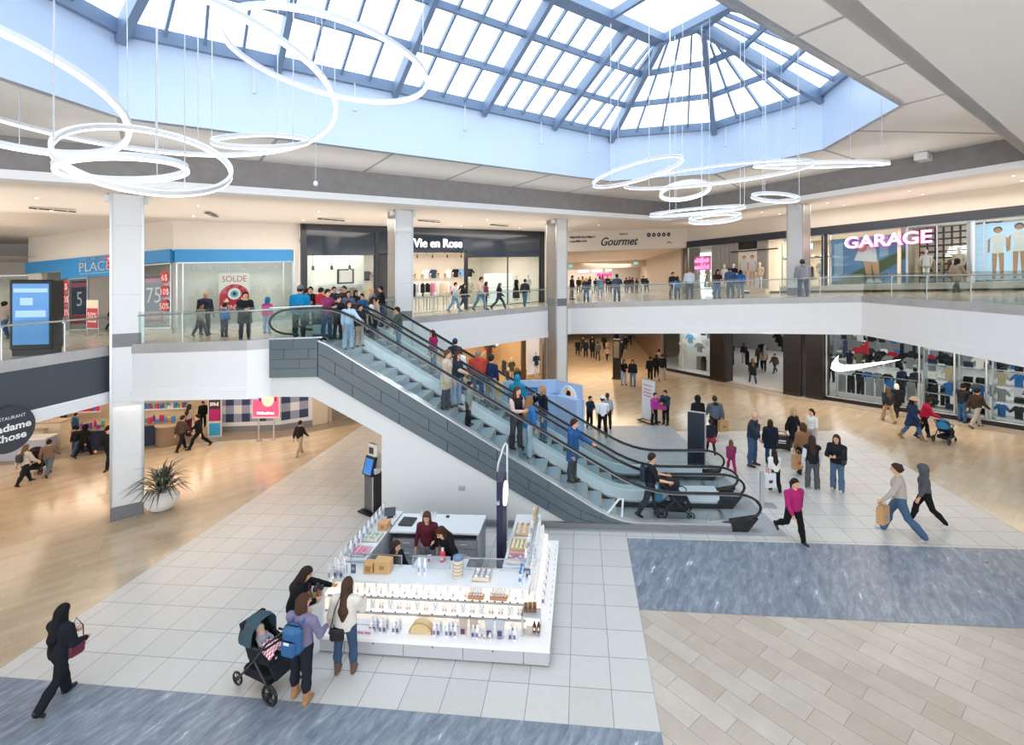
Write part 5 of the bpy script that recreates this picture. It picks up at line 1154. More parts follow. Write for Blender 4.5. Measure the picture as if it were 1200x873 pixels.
def person(loc, face, H, label, top, bot, hair='#2a211d', style='short', pose='stand', shoes='#1d1d20', skin='#e0ac8b', kind='sweater', w=1., res=.018,
           hat=None, group=None, short=False, skirt=None, boots=False, wide=False, lean=None, hp=None, hy=0, under=None, name='person', arms=None, legs=None, child=False, hood=None, scarf=None, vest=None, flat_foot=True):
    P_ = POSES[pose]; AR = arms or P_['arms']; LG = legs or P_['legs']; ln = R(P_.get('lean', 2) if lean is None else lean); hpr = R(P_.get('hp', 4) if hp is None else hp)
    hs = 1.0 if not child else 1.28-.22*max(0, min(1, (H-.9)/.6))
    Rl = rotx(-ln); v = lambda *a: np.array(a, float)
    pel = v(0, 0, .53*H); sp = lambda x, y, z: pel+Rl@v(x, y, z)*H
    hc0 = sp(0, .0, .30); hd = rotx(-ln*.6-hpr)
    hc = hc0+hd@v(0, .012, .093*(hs*.9+.1))*H; HM = rotz(R(-hy))@hd if False else hd@rotz(R(hy))
    sw = .108*w if not child else .1*w
    joints = {}
    for s, (a, kn, ab) in zip((-1, 1), LG):
        hip = pel+v(s*.05*w, 0, -.01)*H; a = R(a); kn = R(kn); ab = R(ab)
        k_ = hip+v(s*math.sin(ab), math.sin(a), -math.cos(a))*.238*H; an = k_+v(s*.02, math.sin(a-kn), -math.cos(a-kn))*.247*H
        joints[s] = (hip, k_, an, a-kn)
    zmin = min(j[2][2] for j in joints.values())-.042*H
    sh = v(0, 0, -zmin)
    pel = pel+sh; hc = hc+sh; hc0 = hc0+sh
    joints = {s: (j[0]+sh, j[1]+sh, j[2]+sh, j[3]) for s, j in joints.items()}
    armj = {}
    for s, (a, o, e, i) in zip((-1, 1), AR):
        S_ = sp(s*sw, 0, .246); a, o, e, i = R(a), R(o), R(e), R(i); A2 = Rl if abs(ln) > .05 else np.eye(3)
        U = A2@v(s*math.sin(o), math.cos(o)*math.sin(a), -math.cos(o)*math.cos(a)); el = S_+U*.172*H
        f = v(-s*math.sin(i)*math.sin(min(e, PI/2))+s*math.sin(o)*.5*math.cos(e), math.cos(i)*math.sin(a+e), -math.cos(i)*math.cos(a+e)); f = A2@(f/np.linalg.norm(f)); wr = el+f*.148*H
        armj[s] = (S_, el, wr, f)
    allp = [hc, pel]+[q for j in joints.values() for q in j[:3]]+[q for j in armj.values() for q in (j[0], j[1], j[2]+j[3]*.11*H)]
    lo = np.min(allp, 0)-.13*H-.05; hi = np.max(allp, 0)+.14*H+.05; lo[2] = -.03
    root = thing(name, label, 'person', loc, R(180+face), group)
    cw = math.sqrt(w)
    def torso(g, off, hips=True, k=.05):
        g.ell(sp(0, 0, .01), np.array([.092*w, .07*cw, .1])*H+off, Rl, k*H)
        g.ell(sp(0, .004, .1), np.array([.078*w, .056*w, .09])*H+off, Rl, k*H); g.ell(sp(0, .0, .19), np.array([.09*cw, .062*cw, .095])*H+off, Rl, k*H)
        for s in (-1, 1): g.cone(sp(s*.02, -.004, .268), sp(s*sw*.95, 0, .246), .034*H+off, .031*H+off, .025*H)
        if not child: g.ell(sp(0, .045, .2), np.array([.07*w, .035, .05])*H+off*.8, Rl, .03*H)
    def arm(g, s, off, t0=0, t1=1., fl=1.):
        S_, el, wr, f = armj[s]; fat = cw
        g.cone(S_, el, .031*H*fat+off, .025*H*fat+off, .02*H)
        if t1 > .5: g.cone(el, el+(wr-el)*(t1*2-1), .025*H*fat+off, (.0165*H*fat if t1 > .95 else .02*H*fat)+off*fl, .012*H)
    def leg(g, s, off, fl=0, end=1.):
        hip, kn, an, b = joints[s]
        g.cone(hip+v(0, -.005, 0)*H, kn, .056*H*cw+off, .035*H*cw+off, .03*H); g.cone(kn, kn+(an-kn)*.42+v(0, -.008*H, 0), .034*H*cw+off, .036*H*cw+off+fl*.4, .015*H); g.cone(kn+(an-kn)*.42+v(0, -.008*H, 0), kn+(an-kn)*end, .036*H*cw+off+fl*.4, .022*H+off+fl, .015*H)
    # --- body
    g = SDF(lo, hi, res); r = np.array([.0455, .058, .066])*H*hs
    g.ell(hc, r, HM, 0); g.ell(hc+HM@v(0, .012, -.028)*H*hs, np.array([.036, .042, .042])*H*hs, HM, .015*H)
    g.cone(hc+HM@v(0, .056, .004)*H*hs, hc+HM@v(0, .069, -.012)*H*hs, .006*H*hs, .0095*H*hs, .008*H)
    for s in (-1, 1): g.ell(hc+HM@v(s*.046, -.002, -.006)*H*hs, np.array([.007, .013, .019])*H*hs, HM, .004*H)
    g.cone(hc0-v(0, 0, .02)*H, hc-v(0, 0, .045)*H*hs, .034*H, .029*H, .015*H)
    torso(g, -.004)
    for s in (-1, 1):
        arm(g, s, -.002); leg(g, s, -.004)
        S_, el, wr, f = armj[s]; ax = np.cross(f, v(s*1., 0, 0)); ax = ax/(np.linalg.norm(ax)+1e-9); lat = np.cross(ax, f)*s
        HF = np.stack([ax, lat, f], 1); g.ell(wr+f*.035*H, np.array([.022, .013, .036])*H, HF, .012*H)
        hip, kn, an, b = joints[s]; M_ = rotx(0 if an[2] < .06*H else max(-.9, min(.0, b))); g.cone(an+M_@v(0, -.022, -.012)*H, an+M_@v(0, .072, -.022)*H, .018*H, .014*H, .012*H)
    V, F = g.mesh(); B = MB(); B.v = [tuple(p) for p in V]; B.f = [tuple(q) for q in F]; B.m = [0]*len(B.f)
    # face colouring: eyes, brows and lips
    if len(F):
        C = (V[F].mean(1)-hc)@HM/(H*hs); ab = np.abs(C[:, 0]); e = max(.0045, res*.3/H)
        eye = (C[:, 1] > .03) & (np.abs(ab-.0165) < .0085) & (np.abs(C[:, 2]-.004) < e); brow = (C[:, 1] > .03) & (np.abs(ab-.017) < .012) & (np.abs(C[:, 2]-.0165) < e*.7); lip = (C[:, 1] > .03) & (ab < .013) & (np.abs(C[:, 2]+.036) < e*.9)
        mi = np.zeros(len(F), int); mi[lip] = 3; mi[brow] = 2; mi[eye] = 1; B.m = mi.tolist()
    for s in (-1, 1):      # five separate fingers on each hand
        S_, el, wr, f = armj[s]; ax = np.cross(f, v(s*1., 0, 0)); ax = ax/(np.linalg.norm(ax)+1e-9); lat = np.cross(ax, f)*s
        for i, ln_ in enumerate((.036, .042, .039, .03)):
            b0 = wr+f*.055*H+ax*(.0165-.011*i)*H; b1 = b0+(f*.85-lat*.35*1)*ln_*.55*H; b2 = b1+(f*.45-lat*.8)*ln_*.5*H
            B.tube([b0, b1, b2], [.0056*H, .0052*H, .0042*H], 5)
        b0 = wr+f*.02*H+ax*.016*H; b1 = b0+(f*.55+ax*.75)*.024*H; b2 = b1+(f*.9+ax*.1)*.022*H; B.tube([b0, b1, b2], [.007*H, .006*H, .005*H], 5)
    obj('body', B, [mat('skin_'+skin.strip('#'), skin, .55, noise=.05, scale=10), mat('eye_dark', '#2b1d17', .3), mat('brow_'+hair.strip('#'), hair, .8), mat('lips', '#a8574f', .5)], root, smooth=True)
    def put(nm, g, col, m=None):
        V, F = g.mesh()
        if not len(F): return None
        b = MB(); b.v = [tuple(p) for p in V]; b.f = [tuple(q) for q in F]; b.m = [0]*len(b.f)
        return obj(nm, b, m or fabric(col), root, smooth=True)
    # --- trousers or skirt
    hipz = pel[2]
    g = SDF(lo, hi, res); fl = .016*H if wide else .004
    lo_ = .012 if not boots else .010
    g.ell(sp(0, 0, .015)if abs(ln) < .4 else sp(0, 0, .0), np.array([.09*w, .066*cw, .085])*H+.012, Rl, .03*H)
    for s in (-1, 1):
        if skirt: g.cone(joints[s][0], joints[s][1]*.55+joints[s][0]*.45, .06*H+.014, .085*H, .04*H)
        else: leg(g, s, lo_, fl, .86 if boots else 1.02)
    zt = pel[2]+.085*H; g.cut(lambda X, Y, Z: Z-zt)
    if not wide and not boots and not skirt:
        pass
    put('skirt' if skirt else 'trousers', g, skirt or bot)
    if skirt:      # tights
        g = SDF(lo, hi, res)
        for s in (-1, 1): leg(g, s, .006)
        g.cut(lambda X, Y, Z: Z-(pel[2]-.02)); put('tights', g, bot)
    # --- top
    g = SDF(lo, hi, res); off = {'tee': .014, 'sweater': .02, 'jacket': .032, 'coat': .034, 'puffer': .045}[kind]
    torso(g, off)
    for s in (-1, 1):
        if vest is None: arm(g, s, off*.8, t1=.45 if short else 1., fl=.75)
    hem = pel[2]+{'tee': -.015, 'sweater': -.028, 'jacket': -.045, 'coat': -.19, 'puffer': -.03}[kind]*H
    if kind == 'coat':
        for s in (-1, 1): g.cone(joints[s][0], joints[s][0]*.35+joints[s][1]*.65, .062*H+off*.6, .07*H+off*.5, .05*H)
    nz = hc0[2]+.012*H; g.cut(lambda X, Y, Z: np.maximum(hem-Z, (Z-(nz if kind in ('tee', 'sweater') else nz+.012*H))))
    put('vest' if vest is not None else {'tee': 'shirt', 'sweater': 'sweater', 'jacket': 'jacket', 'coat': 'coat', 'puffer': 'puffer_jacket'}[kind], g, top)
    if vest is not None:
        g = SDF(lo, hi, res)
        for s in (-1, 1): arm(g, s, .018, fl=.75)
        put('sleeves', g, vest)
    # --- shoes
    for s in (-1, 1):
        hip, kn, an, b = joints[s]; tilt = 0 if an[2] < .06*H else max(-.9, min(.0, b))
        g = SDF(an-np.array([.07, .12, .1])*H, an+np.array([.07, .16, .17])*H, min(res, .016)); M_ = rotx(tilt)
        g.cone(an+M_@v(0, -.026, -.018)*H, an+M_@v(0, .03, -.016)*H, .024*H, .024*H, .01); g.cone(an+M_@v(0, .03, -.018)*H, an+M_@v(0, .085, -.024)*H, .025*H, .019*H, .012)
        if boots: g.cone(an, an+(kn-an)*.34, .034*H, .041*H, .015)
        else: g.cone(an, an+(kn-an)*.1, .026*H, .027*H, .01)
        zz = an[2]-.042*H
        if tilt == 0: g.cut(lambda X, Y, Z: zz+.002-Z)
        put('boot' if boots else 'shoe', g, shoes, plain(shoes, .5))
    # --- hair or headgear
    hr = r+.011*H
    def HP(X, Y, Z):
        Q_ = np.stack([X-hc[0], Y-hc[1], Z-hc[2]], -1)@HM/(H*hs); return Q_[..., 0], Q_[..., 1], Q_[..., 2]
    hlo = hc-np.array([.2, .22, .42])*H; hhi = hc+np.array([.2, .2, .14])*H; rh = min(res, .016)
    def face_cut(a=.9, c=.014):
        def fn(X, Y, Z): x, y, z = HP(X, Y, Z); return (y-a*z-c)*H*hs/1.35
        return fn
    if style != 'bald':
        g = SDF(hlo, hhi, rh); g.ell(hc+HM@v(0, -.004, .006)*H*hs, hr, HM, 0); back = lambda x, y, z: hc+HM@v(x, y, z)*H*hs
        g.cut(face_cut()); 
        g.cut(lambda X, Y, Z: (-.04-HP(X, Y, Z)[2])*H*hs if style in ('short', 'curly') else np.full(X.shape, -1.))
        if style in ('long', 'longer'):
            L_ = .17 if style == 'long' else .25; 
            g.cone(back(0, -.03, -.0), sp(0, -.055, .30-L_*.55), .05*H, .058*H, .02*H); g.cone(sp(0, -.055, .30-L_*.55), sp(0, -.06, .30-L_), .058*H, .03*H, .02*H)
            for s in (-1, 1): g.cone(back(s*.04, .0, -.01), sp(s*.055, .01, .25-L_*.25), .022*H, .024*H, .015*H)
        elif style == 'bob':
            g.cone(back(0, -.02, -.01), back(0, -.025, -.06), .052*H, .055*H, .02*H)
            for s in (-1, 1): g.cone(back(s*.04, .0, -.0), back(s*.043, .01, -.065), .022*H, .02*H, .015*H)
        elif style == 'bun': g.ell(back(0, -.066, .03), np.array([.024]*3)*H, None, .008*H)
        elif style == 'pony': g.cone(back(0, -.058, .02), back(0, -.085, -.03), .02*H, .022*H, .01*H); g.cone(back(0, -.085, -.03), back(0, -.075, -.12), .022*H, .01*H, .01*H)
        elif style == 'curly':
            for i in range(16): a_ = i*2.4; zz = -.01+.07*(i/16); rr_ = .05*math.sqrt(max(.05, 1-(zz/.085)**2)); g.ell(back(rr_*math.cos(a_), rr_*math.sin(a_)*1.1-.012 if math.sin(a_) < .3 or zz > .035 else -.02, zz), np.array([.019]*3)*H, None, .01*H)
        put('hair', g, hair, mat('hair_'+hair.strip('#'), hair, .7, noise=.35, scale=45, bump=.4, spec=.2))
    if hat:      # (kind, colour)
        hk, hcω = hat; g = SDF(hlo, hhi, rh)
        if hk in ('cap', 'beanie'):
            g.ell(hc+HM@v(0, -.003, .012)*H*hs, hr+.006*H, HM, 0); lim = .014 if hk == 'cap' else .006
            g.cut(lambda X, Y, Z: (lim-HP(X, Y, Z)[2])*H*hs)
            if hk == 'cap': g.ell(hc+HM@v(0, .075, .018)*H*hs, np.array([.04, .04, .007])*H, HM, .004)
        elif hk == 'brim': g.ell(hc+HM@v(0, -.003, .02)*H*hs, hr+.004*H, HM, 0); g.cut(lambda X, Y, Z: (.02-HP(X, Y, Z)[2])*H*hs); g.ell(hc+HM@v(0, 0, .026)*H*hs, np.array([.095, .1, .012])*H, HM, .006)
        elif hk in ('hood', 'hijab'):
            g.ell(hc+HM@v(0, -.008, .004)*H*hs, hr+(.016 if hk == 'hood' else .008)*H, HM, 0); g.cone(hc+HM@v(0, -.012, -.05)*H*hs, hc0-v(0, .005, .0)*H, .05*H, .062*H, .03*H)
            if hk == 'hijab': g.cone(hc0, sp(0, .02, .24), .06*H, .085*H, .03*H)
            def fc(X, Y, Z): x, y, z = HP(X, Y, Z); return np.minimum(.013*H-np.sqrt((x*.95)**2+(z+.004)**2*.55)*0-0*X, 1)*0-np.maximum((np.sqrt(x**2+(z+.006)**2*.5)-.034)*H*hs, (.02-y)*H*hs)
            g.cut(fc)
        put({'cap': 'cap', 'beanie': 'knit_hat', 'brim': 'brimmed_hat', 'hood': 'hood', 'hijab': 'headscarf'}[hk], g, hcω)
    if hood:
        g = SDF(hlo, hhi, rh); g.ell(hc0+v(0, -.05, -.005)*H, np.array([.065, .04, .045])*H, None, .01); put('hood', g, hood)
    if scarf:
        g = SDF(hlo, hhi, rh); g.ell(hc0+v(0, .012, .006)*H, np.array([.062, .06, .03])*H, None, .01); put('scarf', g, scarf)
    root['_h'] = H
    return root, dict(arm=armj, head=hc, hc0=hc0, sp=sp, pel=pel, rz=R(180+face))
def wpt(pr, p):      # local point of a person -> world
    r, d = pr; return r.location+Matrix.Rotation(d['rz'], 3, 'Z') @ Vector(p)
def bag_paper(loc, rz, label, col='#c49a6c', size=(.34, .16, .42), mark=None, name='shopping_bag', handle=None):
    r = thing(name, label, 'bag', loc, rz, 'shopping bags carried by shoppers'); w, d, h = size; mb = MB()
    mb.hexa([(-w/2, -d/2, -h), (w/2, -d/2, -h), (w/2, d/2, -h), (-w/2, d/2, -h), (-w/2, -d/2, 0), (w/2, -d/2, 0), (w/2, d/2, 0), (-w/2, d/2, 0)]); obj('body', mb, plain(col, .7), r)
    for s in (-1, 1): mb = MB(); mb.tube([(-w*.2, s*d*.45, -.01), (-w*.16, s*d*.2, .1), (0, 0, .14), (w*.16, s*d*.2, .1), (w*.2, s*d*.45, -.01)], .008, 5); obj('handle', mb, plain(handle or col, .7), r)
    if mark: mb = MB(); mb.disc if 0 else mb.box((0, -d/2-.003, -h*.55), (w*.35, .005, h*.22)); obj('print', mb, plain(mark), r)
    return r
def shoulder_bag(loc, rz, label, col, size=(.26, .1, .2), strap=None):
    r = thing('handbag', label, 'bag', loc, rz, 'handbags'); w, d, h = size; mb = MB(); mb.bbox((0, 0, -h/2), (w, d, h), .03); mb.bbox((0, -.006, -h*.25), (w*1.01, d, h*.45), .02); obj('body', mb, plain(col, .5), r)
    mb = MB(); mb.tube([(-w*.45, 0, -.02)]+(strap or [(-w*.25, 0, .2), (0, 0, .3), (w*.25, 0, .2)])+[(w*.45, 0, -.02)], .009, 5); obj('strap', mb, plain(col, .5), r); return r
GG, GU, GE = 'shoppers on the ground floor', 'shoppers on the gallery', 'riders on the escalators'
def res_for(px_): return .0105 if px_ > 95 else .0135 if px_ > 65 else .018 if px_ > 42 else .023 if px_ > 28 else .03
def P(u, vf, vh, face, label, top, bot, lvl=0, dep=None, **kw):
    if dep: y = dep; x = (u-600)/F_PX*y
    else: x, y = at(u, vf, lvl)
    H = (vf-vh)*y/F_PX; H = max(.85, min(1.95, H)) if not kw.get('H') else kw.pop('H')
    kw.setdefault('group', GU if lvl else GG)
    return person((x, y, lvl+gz(x)), face, H, label, top, bot, res=res_for(H*F_PX/y), **kw)
def PESC(u, esc, vh, face, label, top, bot, **kw):
    q = {1: 14.1, 2: 16.05}[esc]; q += kw.pop('dq', 0)
    r = (u-600)/F_PX; y = q/(-math.sin(B_)*r+math.cos(B_)); x = r*y; p, _ = toQ(x, y); k = math.floor((p+8.2)/.4); zf = z_step(-8.2+k*.4)
    zh = CAM_H-(vh+SLOPE*(u-600)-330.7)*y/F_PX; H = zh-zf; H0 = H; H = kw.pop('H', None) or max(1.0, min(1.92, H))
    kw.setdefault('group', GE)
    return person((x, y, zf+.006+gz(x)), face, H, label, top, bot, res=res_for(H*F_PX/y), **kw)
# ================================================================ who stands where
JE = '#3d587a'; JL = '#8fa9c4'; BK = '#17181c'; NV = '#232c40'
# ---- near the display island
pr_a = P(70, 822, 709, 168, 'woman in black coat and trousers with long black hair walking away across grey stone', '#1c2029', '#1a1d25', hair='#15161a', style='longer', kind='jacket', pose='walk', wide=True, legs=[(18, 10, 2), (-14, 30, 2)], arms=[(14, 10, 70, 30), (10, 10, 60, 20)])
shoulder_bag(wpt(pr_a, pr_a[1]['sp'](.12, .07, .05)), R(70), 'dark red handbag at the side of the woman walking over grey stone', '#63203a', (.24, .09, .2), [(-.1, 0, .25), (0, 0, .45), (.1, 0, .25)])
pr_b = P(353, 820, 699, 165, 'woman in mauve sweater and dark leggings with blue backpack beside the pushchair', '#7d7796', '#20242e', hair='#4a332b', style='bob', kind='sweater', boots=True, shoes='#a57b58', w=1.18, pose='stand2', arms=[(26, 12, 70, 20), (18, 14, 62, 20)], hy=-35)
sp = pr_b[1]['sp']; r = thing('backpack', 'bright blue backpack on the back of the woman in mauve', 'backpack', wpt(pr_b, sp(0, -.055, .13)), pr_b[1]['rz'], 'backpacks')
mb = MB(); mb.bbox((0, -.12, 0), (.34, .2, .46), .07); mb.bbox((0, -.23, -.08), (.26, .07, .24), .03); obj('body', mb, plain('#2a5f92', .5), r)
for s in (-1, 1): mb = MB(); mb.tube([(s*.1, -.05, .22), (s*.11, .08, .28), (s*.13, .2, .12), (s*.15, .1, -.12), (s*.13, -.05, -.2)], .02, 6); obj('strap', mb, plain('#2a5f92', .5), r)
mb = MB(); mb.box((0, -.27, .03), (.1, .01, .04)); obj('label_patch', mb, WPAN, r)
pr_c = P(405, 788, 680, 178, 'woman in cream fleece and jeans with long brown hair facing the lit shelves', '#dcd8d0', '#3a506c', hair='#4a342b', style='longer', kind='jacket', boots=True, shoes='#5e4a40', w=1.12, hp=22, hy=-12, arms=[(-4, 14, 16, 2), (30, 10, 60, 14)], legs=[(0, 2, 6), (2, 2, 6)])
shoulder_bag(wpt(pr_c, pr_c[1]['sp'](-.06, -.09, .0)), pr_c[1]['rz'], 'small black crossbody bag behind the woman in cream fleece', '#1b1b20', (.26, .08, .22), [(-.05, .03, .3), (.05, .03, .55), (.16, .1, .68), (.2, .15, .5)])
x, y = at(345, 764, 0); pr_d = person((x, y, gz(x)), 98, 1.66, 'woman in black coat reaching over to the lit shelves behind the pushchair', '#16181d', '#1b1d24', hair='#2d211e', style='long', kind='jacket', res=.0105, lean=16, hp=18, arms=[(84, 4, 6, 0), (30, 12, 80, 30)], group=GG)
# ---- staff inside the island
x, y = Q(-3.55, 10.78); pr_e = person((x, y, gz(x)), -2, 1.68, 'saleswoman in burgundy top and grey trousers inside the display island', '#5a2233', '#9b9a9b', hair='#4e382e', style='longer', kind='tee', res=.0105, pose='stand', hp=18, arms=[(4, 12, 18, 10), (4, 12, 18, 10)], group='sales staff in the island')
x, y = Q(-2.92, 10.5); pr_f = person((x, y, gz(x)), -35, 1.66, 'saleswoman in black top leaning on the inner counter of the island', '#17191f', '#1a1c22', hair='#43291f', style='long', kind='sweater', res=.0105, lean=26, hp=20, arms=[(28, 20, 26, 18), (50, 22, 120, 26)], group='sales staff in the island')
x, y = Q(-4.1, 10.15); pr_g = person((x, y, gz(x)), 62, 1.6, 'saleswoman in dark navy with long brown hair sitting low at left in the island', '#1f2638', '#1a1c22', hair='#3d2a22', style='longer', kind='sweater', res=.0105, legs=[(80, 85, 6), (80, 85, 6)], arms=[(20, 10, 60, 20), (20, 10, 60, 20)], group='sales staff in the island')
r = thing('stool', 'low round stool under the sitting saleswoman in the island', 'stool', (x-.03, y-.02, gz(x)), 0)
mb = MB(); mb.lathe([(.17, .34), (.17, .39)], n=16); obj('seat', mb, BLACK, r); mb = MB(); mb.tube([(0, 0, .02), (0, 0, .34)], .03); mb.lathe([(.2, 0), (.2, .025)], n=16); obj('base', mb, STEEL, r)
# ---- right foreground
pr_h = P(930, 634, 559, 12, 'woman in magenta sweater and black trousers walking towards the camera', '#a8286c', '#17181d', hair='#2a1f1d', style='pony', pose='stride', w=1.18, legs=[(16, 4, 3), (-16, 42, 3)], arms=[(-16, 12, 14, 4), (20, 12, 24, 6)], hy=0)
pr_i = P(1054, 627, 541, -128, 'man in beige sweatshirt and blue jeans striding left with a paper bag', '#b5aca4', '#47607f', hair='#3b2b24', style='curly', pose='stride', shoes='#c9c4bf', wide=True, w=1.12, arms=[(26, 8, 14, 2), (-18, 9, 18, 4)], legs=[(-22, 20, 3), (26, 10, 3)])
bag_paper(wpt(pr_i, pr_i[1]['arm'][-1][2])+Vector((0, 0, -.16)), R(30), 'brown paper bag held by the striding man in beige sweatshirt', mark='#7f8ea6', handle='#7d6a58')
pr_j = P(1084, 614, 543, -118, 'person in grey hooded jacket and black leggings striding beside the man in beige', '#55565c', '#17181c', hat=('hood', '#55565c'), style='short', pose='stride2', shoes='#d8d6d3', legs=[(-20, 22, 3), (24, 10, 3)])
pr_k = P(882, 546, 482, 48, 'bald bearded man in dark jacket and jeans with a hand at his ear', '#2a3440', '#40587a', style='bald', kind='jacket', pose='ear', w=1.25, skin='#d8a892')
pr_l = P(903, 543, 492, 165, 'woman in long navy coat with dark hair beside the bald man', '#1f2838', '#2a4a70', hair='#33251f', style='bob', kind='coat')
pr_m = P(929, 530, 477, 25, 'blonde woman all in black pulling a big black case', '#1a1c22', '#1c1d22', hair='#b89a72', style='bob', kind='sweater', pose='walk2')
x, y = at(916, 528, 0); r = thing('duffel_case', 'big black case pulled by the blonde woman in black', 'bag', (x, y, gz(x)), R(-15), 'shopping bags carried by shoppers'); mb = MB(); mb.bbox((0, 0, .34), (.72, .34, .5), .1); obj('body', mb, BLACK, r, label=None); mb = MB(); mb.tube([(-.2, 0, .58), (-.12, 0, .72), (.12, 0, .72), (.2, 0, .58)], .018); obj('handle', mb, BLACK, r)
mb = MB(); mb.box((-.05, -.175, .42), (.3, .008, .05)); mb.box((-.05, -.175, .34), (.3, .008, .03)); obj('print', mb, WPAN, r)
for s in (-1, 1): mb = MB(); mb.lathe([(.05, -.02), (.05, .02)], n=10); mb.xform(Matrix.Translation((s*.26, 0, .05)) @ Matrix.Rotation(PI/2, 4, 'X')); obj('wheel', mb, RUBBER, r)
P(952, 529, 479, -75, 'woman in white T-shirt with dark ponytail facing left', '#eceae6', '#a9b7cc', hair='#38281f', style='pony', kind='tee', short=True)
pr_n = P(942, 556, 496, 178, 'woman in tan suede jacket seen from behind with a paper bag', '#8e6a4c', '#23252c', hair='#4a3327', style='bob', kind='jacket', boots=True, shoes='#1d1b1b')
bag_paper(wpt(pr_n, pr_n[1]['arm'][-1][2])+Vector((.0, -.16, -.12)), R(20), 'brown paper bag with red print held by the woman in tan suede', mark='#c0453c', size=(.36, .16, .48))
P(952, 573, 511, 165, 'woman in black vest with white sleeves and grey flared jeans', '#202228', '#565a60', hair='#3d2b24', style='long', vest='#d9dbe2', kind='jacket', wide=True, shoes='#b9b5b2', pose='stand2')
pr_o = P(981, 575, 509, -52, 'woman in black jacket and wide blue jeans with long brown hair', '#1f232b', '#55708c', hair='#412a22', style='longer', kind='jacket', pose='both', wide=True, shoes='#d0cecb')
shoulder_bag(wpt(pr_o, pr_o[1]['sp'](-.12, .05, .08)), R(40), 'small dark bag on the arm of the woman in wide blue jeans', '#20242e', (.26, .1, .2))
pr_p = P(908, 577, 527, 175, 'girl in white top and black trousers carrying a red rimmed bag', '#e3e2e2', '#1b1c21', hair='#2a1f1c', style='long', pose='walk', legs=[(10, 4, 3), (-8, 14, 2)], shoes='#b8b4b2')
bag_paper(wpt(pr_p, pr_p[1]['arm'][-1][2])+Vector((-.05, -.05, .02)), R(10), 'white bag with red edge held by the girl in white top', '#dfe3ea', mark='#3d4047', handle='#d2303a', size=(.36, .14, .42))
P(857, 553, 516, 172, 'small girl in magenta plaid coat at the foot of the escalators', '#8d2c66', '#a02a68', hair='#6a4a38', style='long', kind='jacket', child=True, pose='walk')
pr_q = P(838, 514, 463, 176, 'man in grey plaid shirt seen from behind carrying a paper bag', '#5a626e', '#1d1f27', hair='#3c2f28', style='short', kind='jacket', hood='#2a2c33', w=1.15, shoes='#dcdad7', pose='walk2')
bag_paper(wpt(pr_q, pr_q[1]['arm'][1][2]), R(12), 'brown paper bag in the hand of the man in plaid', mark='#9a7a55', size=(.4, .18, .46))
P(818, 513, 464, 178, 'person in black hooded coat behind the tall black panel', '#1d1f25', '#1d1f25', hat=('hood', '#1d1f25'), kind='coat')
P(833, 531, 491, 172, 'child in dark jacket and red skirt beside the tall black panel', '#2a2f3a', '#2a2a30', skirt='#a03a4a', hair='#3a2a24', style='pony', child=True, kind='jacket', pose='walk')
pr_r = P(767, 498, 460, 30, 'woman in bright pink jacket and black leggings near the poster stand', '#b3429a', '#1a1b20', hair='#2d201d', style='bun', kind='jacket', pose='phone')
pr_s = P(780, 498, 457, -50, 'woman in dark teal jacket holding a pink coat near the poster stand', '#22384a', '#1a1c22', hair='#33231f', style='bun', kind='jacket', pose='both', boots=True)
shoulder_bag(wpt(pr_s, pr_s[1]['sp'](.05, .1, .1)), R(-30), 'folded pink coat carried by the woman in dark teal', '#c33b8c', (.4, .16, .3)); 
P(691, 502, 464, 35, 'girl in dark teal jacket and leggings looking right beside the blue booth', '#24323f', '#1b1d22', hair='#231b19', style='bun', kind='jacket', pose='both', shoes='#d9d9d9')
P(706, 510, 463, 176, 'person in white T-shirt and white cap seen from behind', '#e8ebf0', '#1b1c21', hat=('cap', '#f4f4f4'), hair='#2a1f1c', style='short', kind='tee', short=True, w=1.1, pose='walk')
P(712, 503, 461, 178, 'woman in pale grey cardigan behind the person in white cap', '#a6afbd', '#2b2d34', hair='#3a2c26', style='pony')
# ---- far on the ground floor
P(731, 451.5, 421, 20, 'woman in black sweater and ripped pale jeans, left of two talking', '#191a1e', '#9db4cb', hair='#4a3327', style='long', pose='both')
P(741.5, 452.5, 421.5, -30, 'woman in black puffer jacket and blue jeans, right of two talking', '#24252a', '#5f86ab', hair='#3f2c23', style='long', kind='puffer', pose='stand2')
P(762, 446, 417, 160, 'man in black coat left in the group near the left sports window', '#1d1e22', '#1c1d22', hair='#2a221e', kind='jacket', pose='walk', shoes='#d5d2ce')
P(776, 446, 414, 150, 'man in black jacket and pale grey trousers near the left sports window', '#1c1d21', '#a8a49d', hair='#2a221e', kind='jacket', pose='walk2')
P(769.5, 443, 415, 165, 'person in black coat between the two men near the sports window', '#1b1c20', '#1b1c20', hair='#1d1815', kind='coat', style='bob')
P(772, 437, 409.5, 150, 'person with black cap farthest in the group near the sports window', '#8b8580', '#3b3a3c', hat=('cap', '#191a1d'), hair='#1d1815')
